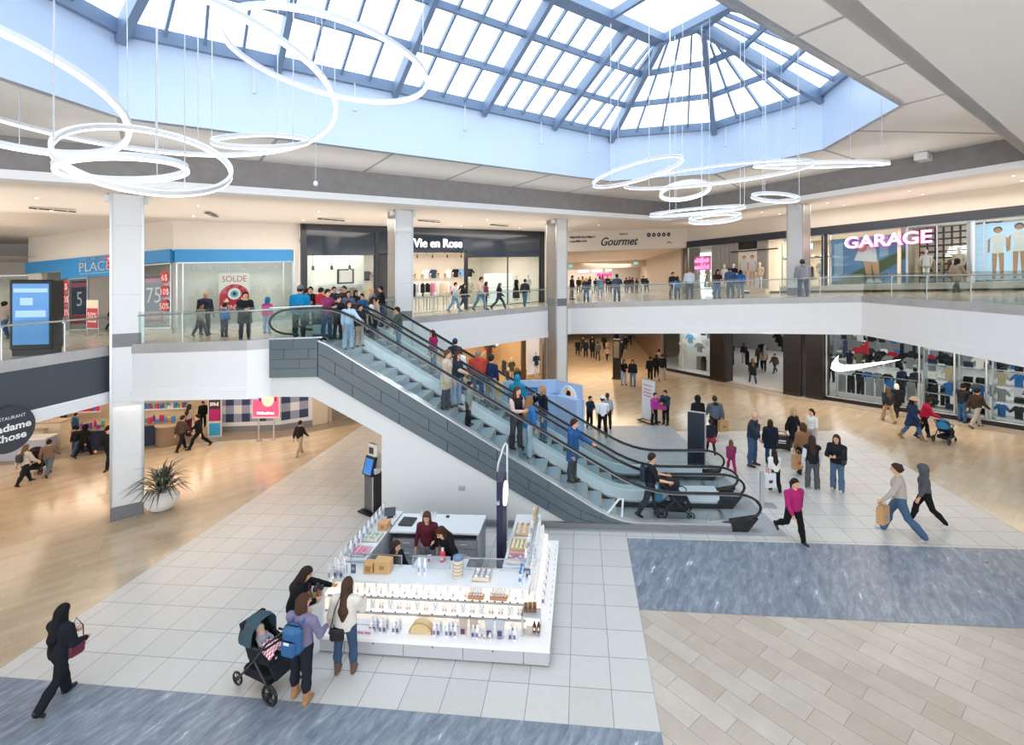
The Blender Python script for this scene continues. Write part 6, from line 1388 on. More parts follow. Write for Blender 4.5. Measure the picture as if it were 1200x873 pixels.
fl = [(677, 417, 397, '#24252b', '#27313f', 'coat', 'bob', 'in dark coat at the left of the passage'), (683, 413, 393.5, '#3a3936', '#22242a', 'jacket', 'short', 'in brown jacket over white shirt in the passage'), (686.5, 418.5, 397.5, '#223049', '#1c1e25', 'jacket', 'short', 'in navy jacket, second of the front row in the passage'), (694.5, 419.5, 397.5, '#1e2026', '#1b1c21', 'coat', 'bob', 'in black coat, third of the front row in the passage'), (700.5, 422, 400, '#5a5b5c', '#4a4641', 'jacket', 'short', 'in grey jacket nearest in the passage'), (694, 411, 393, '#1b1d24', '#1b1d24', 'jacket', 'short', 'in black standing behind the passage front row'),
      (711.5, 422.5, 406, '#b79a92', '#1c1c21', 'jacket', 'long', 'small in pink and white before the black totem in the passage'), (712, 416, 398, '#c2a79a', '#6b5a55', 'sweater', 'long', 'in pale dress behind the small one in the passage'), (728.5, 419, 397.5, '#20344f', '#1a1b20', 'jacket', 'short', 'in blue jacket right of the passage totem'), (708, 409, 392, '#23242b', '#23242b', 'jacket', 'short', 'in dark clothes far left in the passage'), (733, 410, 393, '#1f2a3c', '#1f2330', 'jacket', 'short', 'in dark blue far right in the passage'), (738, 405, 390, '#27364d', '#22262f', 'jacket', 'short', 'in blue farthest right in the passage'), (722, 404, 388, '#232127', '#22232a', 'jacket', 'bob', 'in black in the far middle of the passage')]
for i, (u, vf, vh, a, b, k_, st, lab) in enumerate(fl): P(u, vf, vh, random.choice([0, 10, -15, 180]), 'person '+lab, a, b, kind=k_, style=st, hair=random.choice(['#2a211d', '#3f2c23', '#1d1815']), pose=random.choice(['walk', 'walk2', 'stand']))
P(882, 449, 419, 170, 'woman in long dark coat walking into the sports shop with a bag', '#25272d', '#3a587c', hair='#7a5c45', style='long', kind='coat', pose='walk', boots=True)
P(857, 428, 401, 180, 'man in black seen from behind at the left inside the sports shop', '#1e1f24', '#1e1f24', hair='#8f7a64', pose='both')
P(872, 425, 402, 175, 'man in black top and grey trousers deep inside the sports shop', '#23242a', '#9a9a9c', hair='#2a211d', kind='jacket')
P(895, 435, 408, 150, 'woman in beige jacket and black trousers inside the sports shop entrance', '#a8937a', '#1d1e22', hair='#6b4d39', style='long', kind='jacket', pose='walk')
P(908, 437, 413, -60, 'person in brown and black striding out of the sports shop', '#5d5048', '#4b4a4c', hair='#2a211d', pose='stride', kind='jacket')
P(890, 431, 404, 178, 'person in dark brown standing behind the woman in beige', '#4a403a', '#202126', hair='#241c18', kind='jacket')
P(1013, 431, 399, 180, 'person in red jacket and white cap inside the sports shop', '#c32b38', '#22242b', hat=('cap', '#f2f2f2'), kind='jacket')
P(1057, 464, 430, 178, 'man in navy jacket and cap inside the sports shop behind the glass', '#2b3f5c', '#3b5f8c', hat=('cap', '#20242c'), kind='jacket')
P(1073, 468, 431, 172, 'man in dark grey standing right of the man in navy inside the sports shop', '#3a3d44', '#33363d', hair='#25201d', kind='jacket')
P(974, 448, 414, 175, 'man in brown coat seen through the left end of the sports window', '#55483f', '#2a2b30', hair='#25201d', kind='jacket')
P(1041, 494, 452, 165, 'woman in dark jacket and beige trousers walking before the sports window', '#2e323c', '#b59c7c', hair='#5f4a3a', style='long', kind='jacket', wide=True, pose='walk')
P(1051, 488, 449, 160, 'white haired woman in black behind the one in beige trousers', '#1f2126', '#202227', hair='#e5e3e0', style='bob', kind='coat', pose='walk2')
pr_t = P(1069, 515, 464, 28, 'woman in navy coat and beige hat beside the small pushchair', '#26385a', '#3d6490', hat=('brim', '#d3b48f'), hair='#241a17', style='long', kind='coat', boots=True, shoes='#8e6f55', pose='walk', skin='#7a5140')
pr_u = P(1083, 513, 465, 68, 'woman in red jacket pushing the small pushchair', '#c21f45', '#1b1c21', hair='#2a1d1a', style='short', kind='jacket', pose='push', skin='#6e4636', boots=True, lean=12)
P(1128, 495, 450, 100, 'man in black jacket and cap with jeans before the right sports window', '#262a33', '#3a5f8c', hat=('cap', '#1b1c21'), kind='jacket', pose='both')
P(1144, 501, 454, 92, 'man in dark brown jacket and grey trousers before the right sports window', '#3a2e2a', '#a5a19c', hat=('beanie', '#1c1c20'), kind='jacket', pose='walk')
# ---- far left on the ground floor
pr_v = P(29, 567, 520, 168, 'woman in grey white jacket with small black backpack at the far left', '#c0bcb6', '#1c1f29', hair='#6b5544', style='long', kind='jacket', w=1.15, pose='walk')
r = thing('backpack', 'small black backpack on the woman in grey white jacket', 'backpack', wpt(pr_v, pr_v[1]['sp'](0, -.06, .15)), pr_v[1]['rz'], 'backpacks'); mb = MB(); mb.bbox((0, -.09, 0), (.3, .13, .3), .05); obj('body', mb, BLACK, r)
for s in (-1, 1): mb = MB(); mb.tube([(s*.1, -.04, .14), (s*.11, .08, .2), (s*.13, .16, .05), (s*.12, -.02, -.12)], .015, 5); obj('strap', mb, BLACK, r)
pr_w = P(57, 557, 513, -160, 'woman in brown sweater and grey jeans bending over a pushchair', '#7d6656', '#5c6a7c', hair='#1f1a18', style='bun', pose='stride', w=1.15)
P(90, 533, 499, 170, 'person in black jacket and jeans, left of two at the far left shop', '#191a1f', '#45648a', hair='#1c1817', kind='jacket', pose='walk')
P(99, 535, 497, 168, 'person in long black coat and hood, right of two at the far left shop', '#121317', '#121317', hat=('hood', '#121317'), kind='coat', pose='walk2')
P(128, 549, 498, 5, 'man in black with dark cap walking beside the near left column', '#1b1c20', '#191a1e', hat=('cap', '#131418'), kind='jacket', pose='walk')
P(88, 514, 484, 160, 'person in denim jacket inside the far left shop', '#3a5f8c', '#23252b', hair='#2a211d', kind='jacket')
P(74, 514, 478, 140, 'person in black trousers at the far left shop opening', '#2a2b30', '#17181b', hair='#2a211d', kind='jacket', pose='stride')
P(213, 528, 486, 165, 'person in brown jacket and black trousers behind the potted plant', '#4a3d38', '#17181c', hair='#2a201c', kind='jacket', pose='walk')
P(233, 525, 483, -60, 'person in black tracksuit walking at the bath shop door', '#121317', '#121317', hair='#17151a', style='bun', kind='jacket', pose='stride', shoes='#1a1a1c')
P(221, 511, 474, 170, 'woman in pale cardigan and burgundy trousers inside the bath shop', '#b3a49a', '#5a2440', hair='#3a2a22', style='long')
P(238, 500, 470, 10, 'person in black deep inside the bath shop door', '#15161a', '#15161a', hair='#2a211d', kind='jacket')
P(351, 533, 492, 165, 'woman in black top and beige trousers walking alone under the escalator landing', '#221d20', '#bda98c', hair='#33252a', style='short', pose='walk', shoes='#e1ddd8', wide=True)

# ---- escalator riders, nearer escalator
PESC(523, 1, 410, 75, 'woman in long beige cardigan on the nearer escalator', '#c9b8a6', '#2a3a52', hair='#5a4033', style='bun', kind='coat', pose='rail2')
PESC(535, 1, 412, 60, 'girl in dark top and pale jeans with long hair beside the beige cardigan', '#28313f', '#86a3c2', hair='#4a3329', style='longer', dq=.3)
PESC(549, 1, 433, 85, 'boy in grey patterned sweater and black trousers holding the handrail', '#8e958f', '#26272b', hair='#2a201c', child=True, pose='rail2', H=1.3, dq=-.15)
PESC(605, 1, 453, 40, 'woman in pale pink blouse and black vest on the nearer escalator', '#1f2026', '#33333a', hair='#4b342a', style='longer', vest='#e0bfb9', pose='both', wide=True)
PESC(619, 1, 465, 125, 'woman in blue denim jacket with very long fair hair and pale jeans', '#2f6fae', '#a8b8c6', hair='#8a6648', style='longer', kind='jacket', wide=True)
PESC(671, 1, 491, 62, 'youth in blue hooded coat holding the nearer handrail', '#28578f', '#3a4048', hair='#3a2620', style='short', kind='coat', pose='rail2', hood='#2f69a8')
pr_x = PESC(762, 1, 530, 78, 'bearded man in black shirt and backpack with a pushchair on the escalator', '#1d222c', '#30353d', hair='#2f2622', style='short', kind='tee', short=True, pose='push', w=1.1)
r = thing('backpack', 'black backpack on the bearded man at the escalator foot', 'backpack', wpt(pr_x, pr_x[1]['sp'](0, -.06, .14)), pr_x[1]['rz'], 'backpacks'); mb = MB(); mb.bbox((0, -.1, 0), (.32, .16, .44), .06); obj('body', mb, plain('#1f2a3c', .6), r)
for s in (-1, 1): mb = MB(); mb.tube([(s*.1, -.04, .2), (s*.11, .08, .25), (s*.13, .17, .08), (s*.12, -.02, -.15)], .018, 5); obj('strap', mb, plain('#1f2a3c', .6), r)
PESC(408, 1, 356, 45, 'girl in pale blue sweater and pale jeans at the escalator top', '#bcd3ea', '#9fb8d2', hair='#2e211d', style='long', pose='rail2', H=1.5, wide=True, dq=-.2)
PESC(421, 1, 357, 60, 'person in black jacket behind the girl in pale blue at the escalator top', '#23252c', '#b7a492', hair='#1c1817', style='short', kind='jacket', dq=.35)
# ---- farther escalator
PESC(467, 2, 360, -70, 'man in dark green jacket riding the farther escalator near its top', '#4a524d', '#3a5f94', hair='#2b211d', style='short', kind='jacket', pose='rail2', hood='#4a524d', w=1.12)
PESC(436, 2, 355, 85, 'girl in white T-shirt with long dark hair at the farther escalator top', '#e9ecf1', '#4a4c50', hair='#3a2820', style='longer', kind='tee', short=True, H=1.55)
PESC(508, 2, 387, -62, 'woman in magenta jacket with dark hair on the farther escalator', '#a51f5c', '#2f5f96', hair='#33221f', style='long', kind='jacket', w=1.12)
PESC(533, 2, 394, 178, 'boy in dark blue cap and jacket on the farther escalator', '#25303f', '#2a3c55', hat=('cap', '#24466e'), kind='jacket', H=1.6, dq=.35)
PESC(537, 2, 399, 165, 'person in white puffer jacket on the farther escalator', '#eef0f2', '#3a587c', hair='#4a3329', style='short', kind='puffer', dq=-.2, H=1.6)
PESC(560, 2, 411, 178, 'person in orange red jacket riding the farther escalator', '#b8463a', '#2f5f96', hair='#8a8078', style='short', kind='puffer', hood='#b8463a', w=1.2)
PESC(575, 2, 416, 150, 'woman in navy top and pale trousers beside the orange red jacket', '#1f3050', '#aba9b4', hair='#2c2320', style='bun', kind='sweater', wide=True)
PESC(606, 2, 440, 178, 'woman in teal headscarf on the farther escalator before the blue booth', '#1d7fa6', '#2a3038', hat=('hijab', '#1d86ab'), hair='#1d86ab', kind='coat')
PESC(637, 2, 450, -70, 'woman in black top with fair hair and a phone on the farther escalator', '#1c1f28', '#2f74a8', hair='#a98a6a', style='bob', kind='sweater', pose='ear')

# ---- gallery, left
P(4, 398, 352, 175, 'person in grey jacket behind the railing at the far left edge', '#8d8580', '#2f507c', lvl=Z2, hair='#1d1816', style='bun', kind='jacket', pose='walk')
P(131, 386, 357, 150, 'child in dark jacket and pink hat at the sale board', '#2a2c34', '#2b3c55', lvl=Z2, hat=('beanie', '#d36a80'), kind='jacket', child=True, pose='walk')
P(240, 392, 342, 60, 'bald man in navy jacket before the white and red poster', '#1d2435', '#22262f', lvl=Z2, style='bald', kind='jacket', skin='#a9775a', w=1.1)
P(235, 394, 355, 80, 'boy in grey jacket before the bald man in navy', '#6e6863', '#3a3f49', lvl=Z2, hair='#221b19', child=True, kind='jacket', pose='walk', skin='#9a6a4f')
P(263, 395, 356, 175, 'boy in blue sweater and grey trousers seen from behind', '#3b6aa8', '#3a3d44', lvl=Z2, hair='#1d1917', child=True)
P(287, 398.5, 342, 40, 'woman in black coat with beige scarf and dark cap left of the escalator', '#22252c', '#2a2e37', lvl=Z2, hair='#1d1917', style='bun', kind='coat', scarf='#cbb08a', pose='both')
P(313, 391, 349, 178, 'girl in pink jacket with blue headscarf left of the escalator', '#c23a80', '#7f9cc0', lvl=Z2, hat=('hijab', '#1f6f9e'), hair='#1f6f9e', kind='jacket', child=True)
P(351, 398, 335, 172, 'big man in bright blue jacket and grey cap at the escalator top', '#1380b4', '#20262f', lvl=Z2, hat=('cap', '#6b7480'), kind='jacket', w=1.35)
crowd = [(358, 389, 338, 120, '#5c5550', 'short', 'jacket', 'in dark grey behind the big man in bright blue'), (364, 389, 336, 20, '#2a2426', 'short', 'jacket', 'bearded in black brown right of the bright blue jacket'), (375, 389, 337, 150, '#c62b3a', 'short', 'jacket', 'in red jacket in the crowd at the escalator top'), (383, 398, 339, 60, '#8a3560', 'short', 'jacket', 'in plum plaid shirt at the escalator top'),
         (391, 384, 336, 40, '#2c3450', 'short', 'jacket', 'in navy and white jacket in the crowd'), (396, 397, 347, 55, '#1b1f2a', 'short', 'jacket', 'in black jacket leaning on the nearer handrail'), (404, 385, 335, -10, '#3a3232', 'short', 'coat', 'tall in dark brown in the crowd middle'), (408, 390, 341, 30, '#5c5f78', 'bob', 'jacket', 'in grey and white patterned coat in the crowd'), (416, 384, 340, 60, '#222228', 'bob', 'coat', 'in black with black hair right in the crowd'), (425, 388, 344, -20, '#2d5f8c', 'short', 'sweater', 'in blue, small, at the far escalator entry'),
         (437, 383, 336, -60, '#8e8f96', 'bald', 'sweater', 'in grey sweater left of the second column'), (447.5, 383, 335, -70, '#17191f', 'short', 'jacket', 'in black left of the second column'), (440.5, 388, 349, 120, '#c0a48c', 'bun', 'coat', 'in beige coat at the far escalator entry')]
for i, (u, vf, vh, fc, c, st, k_, lab) in enumerate(crowd): P(u, vf, vh, fc, 'person '+lab, c, random.choice(['#22252c', '#3a4f6c', '#2b2b30']), lvl=Z2, style=st, kind=k_, hair=random.choice(['#1f1917', '#2e211d']), pose=random.choice(['stand', 'stand2', 'phone', 'both']))
# ---- gallery behind the escalators
P(533, 365, 330, 75, 'person in pale grey jacket and blue jeans walking before the lingerie shop', '#b9bcc4', '#5f93ba', lvl=Z2, hair='#2a211d', kind='jacket', pose='walk')
P(543, 363, 332, 70, 'person in black behind the pale grey jacket at the lingerie shop', '#1f2127', '#26344a', lvl=Z2, hair='#1d1816', style='bob', kind='jacket', pose='walk2')
P(563, 363.5, 323.5, 65, 'man in beige jacket and blue jeans before the lingerie shop', '#bfb3a2', '#4f7ea6', lvl=Z2, hair='#1d1816', kind='jacket', pose='walk')
P(569, 362, 330, 120, 'woman in pink and dark clothes right of the man in beige', '#7a3a58', '#232a36', lvl=Z2, hair='#2a211d', style='bob', kind='jacket')
P(585, 362.5, 330, 75, 'woman in black coat walking before the white window panel', '#17191f', '#20344f', lvl=Z2, hair='#4a3329', style='long', kind='jacket', pose='stride')
P(615, 359, 326, 160, 'person in dark clothes at the right end of the lingerie window', '#24262d', '#2f5f86', lvl=Z2, hair='#1d1816', kind='jacket', pose='walk')
# ---- gallery before the food hall
P(687, 354, 325, 175, 'woman in navy jacket with fair hair leaning at the food hall railing', '#223049', '#2f5f86', lvl=Z2, hair='#c9a06a', style='bob', kind='jacket')
P(723, 353.5, 321.5, 178, 'man in blue jacket and cap at the food hall railing', '#46566f', '#2f527c', lvl=Z2, hat=('cap', '#2b3340'), kind='jacket', pose='ear', w=1.15)
P(670, 351, 323, 60, 'person in black and pink beside the third column on the gallery', '#24222a', '#8d8f98', lvl=Z2, hair='#1d1816', style='short', kind='jacket', scarf='#c23a72')
P(703, 347.5, 324, 175, 'child in pale blue at the food hall railing', '#5f93b8', '#4f7a9c', lvl=Z2, hair='#2e211d', child=True, kind='jacket')
fh = [(678, 343, '#2a2428', 'a'), (683, 342.5, '#c2a15a', 'b'), (691, 343, '#1f2026', 'c'), (698, 343, '#2b2b33', 'd'), (706, 342.5, '#b8326a', 'e'), (712, 342.8, '#23242b', 'f'), (716, 343.2, '#17181d', 'g'), (734, 343, '#3a2f30', 'h'), (738, 343.4, '#2a2024', 'i'), (741, 343, '#5a2a3a', 'j'), (746, 343.5, '#2b2c33', 'k'), (754, 342.4, '#26303f', 'l'), (758, 342.6, '#1f2127', 'm')]
wh = ['far left in the food hall crowd, in brown', 'second from left in the food hall crowd, in mustard', 'in black in the left food hall crowd', 'in charcoal left of the magenta one in the food hall', 'in magenta top in the food hall crowd', 'in black right of the magenta one in the food hall', 'in black just left of the man with blue jacket and cap', 'in brown right of the man with blue jacket and cap', 'in dark brown in the right food hall crowd', 'in wine red in the right food hall crowd', 'in charcoal with a pink bag in the right food hall crowd', 'in blue grey at the right food hall wall', 'in black at the right food hall wall, the last one']
for (u, vf, c, _), lab in zip(fh, wh): P(u, vf, vf-19+random.uniform(-1, 2), random.choice([0, 160, 180, 40, -60]), 'person '+lab, c, random.choice(['#22252c', '#2f4a6c', '#3a3a40']), lvl=Z2, style=random.choice(['short', 'bob', 'long']), hair=random.choice(['#1f1917', '#2e211d', '#4a3329']), kind='jacket', pose=random.choice(['walk', 'stand', 'walk2', 'both']))
# ---- gallery right
P(788, 350.5, 319, 15, 'man in dark jacket and glasses beside the girl with blue bag', '#2b3038', '#2a3038', lvl=Z2, hair='#1d1816', kind='jacket')
P(794, 350.5, 324, 178, 'girl in bright blue jacket at the right gallery railing', '#1c79b8', '#2b3a50', lvl=Z2, hair='#4a2a22', style='long', kind='jacket', child=True)
P(808, 350.5, 314, 180, 'man in white shirt and navy trousers at the right gallery railing', '#d7e1ee', '#22324c', lvl=Z2, hair='#9a7a58', kind='jacket', w=1.1)
P(840.5, 350, 316, 10, 'woman in brown jacket and blue jeans facing out over the railing', '#3a2a2c', '#2b6aa0', lvl=Z2, hair='#2b1d1a', style='long', kind='jacket', pose='both')
P(856, 349.5, 313, 172, 'man in slate blue jacket and cap at the right gallery railing', '#46628c', '#3f5a78', lvl=Z2, hat=('cap', '#5f6f8a'), kind='jacket', w=1.15)
P(868, 349.5, 316.5, 175, 'woman in vivid blue jacket next to the slate blue man', '#1f62a8', '#7f8a90', lvl=Z2, hair='#241a18', style='bob', kind='puffer')
P(941, 347, 302, 178, 'big man in grey hooded sweatshirt and cap by the right hand column', '#9295a0', '#2b3f63', lvl=Z2, hat=('cap', '#4a4f5a'), kind='jacket', w=1.35, hood='#9295a0', H=1.93, dep=24.4)
P(903, 341, 313, 170, 'woman in dark clothes at the shop door, right of two', '#4a3c36', '#22304a', lvl=Z2, hair='#1f1816', style='long', kind='jacket')
P(899, 341, 312, 176, 'woman in black at the shop door, left of two', '#2a2629', '#22304a', lvl=Z2, hair='#1f1816', style='bun', kind='jacket')
P(1121, 337, 303.5, 100, 'woman in black headscarf and taupe coat walking on the right gallery', '#7d726a', '#2b3038', lvl=Z2, hat=('hijab', '#1a1a1e'), hair='#1a1a1e', kind='coat', pose='walk', H=1.65, dep=22.6)
for o_ in COL.objects:
    if '_h' in o_: del o_['_h']
# ================================================================ display island
QP = lambda p, q, z: V3(Q(p, q), z)
def qbox(mb, p0, p1, q0, q1, z0, z1, m=0): return mb.prism([Q(p0, q0), Q(p1, q0), Q(p1, q1), Q(p0, q1)], z0, z1, m)
LIT = mat('lit_shelf', '#fff3e4', .35, emit=.38); LACQ = mat('island_lacquer', '#bcbfc7', .3, noise=.02); LIP = mat('shelf_lip', '#b9bcc2', .3, metal=.5)
CLEAR = glass('clear_guard', '#f8fbfd', base=.06)
def island(nm, label, p, q): x, y = Q(p, q); return thing(nm, label, 'display counter', (x, y, gz(x)), 0, 'counters of the white display island')
# front unit
r = island('display_counter', 'long lit white front counter of the island with three product tiers', -2.9, 9.0)
mb = MB(); qbox(mb, -5.15, -.55, 8.55, 9.85, 0.06, .27); qbox(mb, -5.1, -.6, 8.6, 9.8, 0, .06); obj('plinth', mb, LACQ, r, world=True)
mb = MB(); qbox(mb, -5.15, -.55, 8.5, 9.0, .27, .33); obj('lower_shelf', mb, mat('lit_lower_shelf', '#f3f2f2', .3, emit=.05), r, world=True)
for a, b in ((-5.14, -4.45), (-4.45, -3.28), (-3.28, -2.14), (-2.14, -1.02), (-1.02, -.56)):
    mb = MB(); qbox(mb, a+.006, b-.006, 8.525, 8.55, .03, .265); d = obj('drawer', mb, LACQ, r, world=True); mb = MB(); c = QP((a+b)/2, 8.518, .23); mb.ball(c, .014, 8)
    if b-a > .8: obj('lock', mb, DARK, d, world=True)
mb = MB(); qbox(mb, -5.1, -1.02, 8.96, 9.02, .33, .5); qbox(mb, -5.1, -1.02, 9.12, 9.2, .52, .7); qbox(mb, -5.1, -1.02, 9.27, 9.33, .72, .9); obj('riser', mb, LIT, r, world=True)
mb = MB(); qbox(mb, -5.1, -1.02, 8.95, 9.2, .49, .525); obj('middle_shelf', mb, LIT, r, world=True)
mb = MB(); qbox(mb, -5.1, -1.02, 9.1, 9.33, .69, .725); obj('upper_shelf', mb, LIT, r, world=True)
mb = MB(); qbox(mb, -5.1, -1.02, 8.94, 8.952, .485, .53); qbox(mb, -5.1, -1.02, 9.088, 9.1, .685, .73); obj('shelf_lip', mb, LIP, r, world=True)
mb = MB(); qbox(mb, -5.1, -1.0, 9.25, 9.85, .89, .93); obj('counter_top', mb, mat('counter_white', '#e8eaee', .25), r, world=True)
mb = MB(); qbox(mb, -5.08, -1.0, 9.4, 9.84, .27, .89); obj('cabinet', mb, LACQ, r, world=True)
for a, b in ((-4.95, -3.78), (-3.55, -2.72), (-2.45, -1.15)):
    mb = MB(); qbox(mb, a, b, 9.77, 9.782, .93, 1.16); obj('guard_glass', mb, CLEAR, r, world=True); mb = MB(); qbox(mb, a, b, 9.765, 9.787, 1.16, 1.18); qbox(mb, a, a+.015, 9.765, 9.787, .93, 1.16); qbox(mb, b-.015, b, 9.765, 9.787, .93, 1.16); obj('guard_frame', mb, STEEL, r, world=True)
# right unit
r = island('display_counter', 'lit white right hand counter of the island crowded with tall bottles', -1.0, 10.9)
mb = MB(); qbox(mb, -1.6, -.55, 9.86, 12.1, .0, .27); obj('plinth', mb, LACQ, r, world=True)
mb = MB(); qbox(mb, -1.0, -.55, 9.0, 12.1, .27, .33); obj('lower_shelf', mb, mat('lit_lower_shelf'), r, world=True)
for p0, p1, z in ((-1.05, -.82, .5), (-1.15, -.92, .7)): mb = MB(); qbox(mb, p0, p1, 9.35, 12.08, z-.17, z); obj('tier', mb, LIT, r, world=True)
mb = MB(); qbox(mb, -1.6, -1.02, 9.86, 12.08, .27, .93); obj('cabinet', mb, LACQ, r, world=True)
mb = MB(); qbox(mb, -1.62, -1.0, 9.86, 12.1, .93, .97); obj('counter_top', mb, mat('counter_white'), r, world=True)
mb = MB(); qbox(mb, -1.06, -1.05, 9.9, 12.05, .97, 1.22); obj('guard_glass', mb, CLEAR, r, world=True); mb = MB(); qbox(mb, -1.065, -1.045, 9.9, 12.05, 1.22, 1.24); obj('guard_frame', mb, STEEL, r, world=True)
# left unit
r = island('display_counter', 'white left hand counter of the island with cabinet doors on the inside', -4.9, 10.9)
mb = MB(); qbox(mb, -5.15, -4.66, 9.86, 12.05, 0, .96); obj('cabinet', mb, LACQ, r, world=True); mb = MB(); qbox(mb, -5.17, -4.64, 9.86, 12.07, .96, 1.0); obj('counter_top', mb, mat('counter_white'), r, world=True)
for a, b in ((9.9, 10.6), (10.6, 11.3), (11.3, 12.0)):
    mb = MB(); qbox(mb, -4.66, -4.645, a+.01, b-.01, .06, .94); d = obj('door', mb, LACQ, r, world=True); mb = MB(); mb.tube([QP(-4.62, b-.1, .55), QP(-4.62, b-.1, .72)], .01, 6); obj('handle', mb, STEEL, d, world=True)
for z in (.33, .55, .77): mb = MB(); qbox(mb, -5.5+z*.3, -5.15, 9.3, 11.9, z-.04, z); obj('tier', mb, LIT, r, world=True)
mb = MB(); qbox(mb, -5.5, -5.15, 9.0, 12, 0, .28); obj('plinth', mb, LACQ, r, world=True)
mb = MB(); qbox(mb, -5.13, -5.12, 9.95, 12.0, 1.0, 1.24); obj('guard_glass', mb, CLEAR, r, world=True); mb = MB(); qbox(mb, -5.135, -5.115, 9.95, 12.0, 1.24, 1.26); obj('guard_frame', mb, STEEL, r, world=True)
# back desk and inner table
r = island('cash_desk', 'white cash desk with drawers along the back of the island', -3.3, 11.5)
mb = MB(); qbox(mb, -4.6, -2.38, 11.05, 11.95, .96, 1.0); obj('desk_top', mb, mat('counter_white'), r, world=True)
mb = MB(); qbox(mb, -4.58, -2.4, 11.3, 11.93, .0, .96); qbox(mb, -2.44, -2.4, 11.08, 11.93, 0, .96); obj('body', mb, LACQ, r, world=True)
for a, b in ((-4.55, -3.85), (-3.1, -2.46)):
    for z0, z1 in ((.06, .3), (.32, .56), (.58, .78)):
        mb = MB(); qbox(mb, a, b, 11.15, 11.3, z0, z1); d = obj('drawer', mb, LACQ, r, world=True); mb = MB(); mb.tube([QP((a+b)/2-.08, 11.13, (z0+z1)/2), QP((a+b)/2+.08, 11.13, (z0+z1)/2)], .01, 6); obj('handle', mb, STEEL, d, world=True)
    mb = MB(); qbox(mb, a, b, 11.12, 11.3, .82, .84); obj('slide_tray', mb, plain('#55585e'), r, world=True)
r = island('work_table', 'small white work table behind the front counter of the island', -3.0, 10.08)
mb = MB(); qbox(mb, -3.58, -2.42, 9.88, 10.28, .86, .9); obj('table_top', mb, mat('counter_white'), r, world=True); mb = MB(); qbox(mb, -3.5, -2.5, 9.9, 10.2, .0, .86); obj('cabinet', mb, LACQ, r, world=True)
# navy totem with a round lit sign, white bent pole
x, y = Q(-1.82, 10.95); r = thing('sign_totem', 'tall narrow navy totem with a round lit sign inside the island', 'sign', (x, y, gz(x)), B_)
mb = MB(); mb.bbox((0, 0, 1.2), (.14, .62, 2.4), .015); obj('panel', mb, mat('totem_navy', '#23264a', .5, noise=.1, scale=30), r)
mb = MB(); mb.lathe([(.27, 0), (.27, .04)], n=28); mb.xform(Matrix.Translation((.07, .0, 2.02)) @ Matrix.Rotation(PI/2, 4, 'Y')); obj('round_sign', mb, glow('#fff2ec', 1.6), r)
mb = MB(); mb.bbox((-.02, -.35, 1.95), (.07, .12, .07), .01); obj('clip_lamp', mb, CHROME, r)
x, y = Q(-1.95, 12.62); r = thing('bent_pole', 'thin white bent pole standing behind the navy totem', 'pole', (x, y, gz(x)), 0); mb = MB(); mb.tube([(0, 0, 0), (0, 0, 2.55), (-.03, 0, 2.62), (-.1, 0, 2.5), (-.24, 0, 2.05), (-.26, 0, 1.85)], .026, 8); obj('tube', mb, WPAN, r, smooth=True); mb = MB(); mb.lathe([(.14, 0), (.14, .02)], n=14); obj('foot_plate', mb, WPAN, r)
# ---- products
def bottle(h, rad, col, cap, lab=None, tube=False):
    m = MB(); h *= 1.2; rad *= 1.2
    if tube: m.lathe([(rad*.9, 0), (rad*.9, h*.14)], n=8, m=1); m.hexa([(-rad*.8, -rad*.8, h*.14), (rad*.8, -rad*.8, h*.14), (rad*.8, rad*.8, h*.14), (-rad*.8, rad*.8, h*.14), (-rad*1.3, -.004, h), (rad*1.3, -.004, h), (rad*1.3, .004, h), (-rad*1.3, .004, h)])
    else: m.lathe([(rad, 0), (rad, h*.7), (rad*.45, h*.78)], n=8); m.lathe([(rad*.5, h*.78), (rad*.5, h), (rad*.2, h*1.02)], n=8, m=1)
    ms = [plain(col, .35), plain(cap, .4)]
    if lab: m.box((0, -rad*.98, h*.35), (rad*1.1, .006, h*.3), m=2); ms.append(plain(lab, .5))
    return mesh_of('bottle', m, ms)
def carton(w, d, h, col, lab=None):
    m = MB(); m.bbox((0, 0, h/2), (w, d, h), .004); ms = [plain(col, .5)]
    if lab: m.box((0, -d/2-.002, h*.55), (w*.6, .004, h*.35), m=1); ms.append(plain(lab, .5))
    return mesh_of('product_box', m, ms)
def jar(h, rad, col, cap): 
    m = MB(); m.lathe([(rad, 0), (rad, h*.7)], n=10); m.lathe([(rad*1.03, h*.7), (rad*1.03, h)], n=10, m=1); return mesh_of('jar', m, [plain(col, .3), plain(cap, .4)])
def setp(me, loc, label, group, rz=B_, cat='product', name=None):
    o = bpy.data.objects.new(name or me.name.split('.')[0], me); COL.objects.link(o); o.location = loc; o.rotation_euler = (0, 0, rz); return tag(o, label, cat, group)
bt = {'white_purple': bottle(.2, .035, '#eceaf0', '#ffffff', '#8a6fa8'), 'grey': bottle(.2, .033, '#c9ccd4', '#eeeeee', '#55586a'), 'tall': bottle(.27, .033, '#eef0f4', '#ffffff', '#9fb3d4'), 'small': bottle(.11, .022, '#efe9e4', '#d9d9dd', '#b7a5b5'), 'amber': bottle(.15, .028, '#5b3720', '#17130f', '#e4d8c4'), 'blue': bottle(.2, .04, '#dfe8f6', '#4a7fc0', '#5d8fce'), 'clear': bottle(.13, .025, '#e2e6ec', '#c9ccd2')}
pouch = bottle(.26, .06, '#b9bcc6', '#8e909c', '#4a3f78', tube=True); pouch2 = bottle(.25, .055, '#b9a99c', '#d8d4d0', '#5a3f6a', tube=True)
G1 = 'bottles on the lowest front shelf'
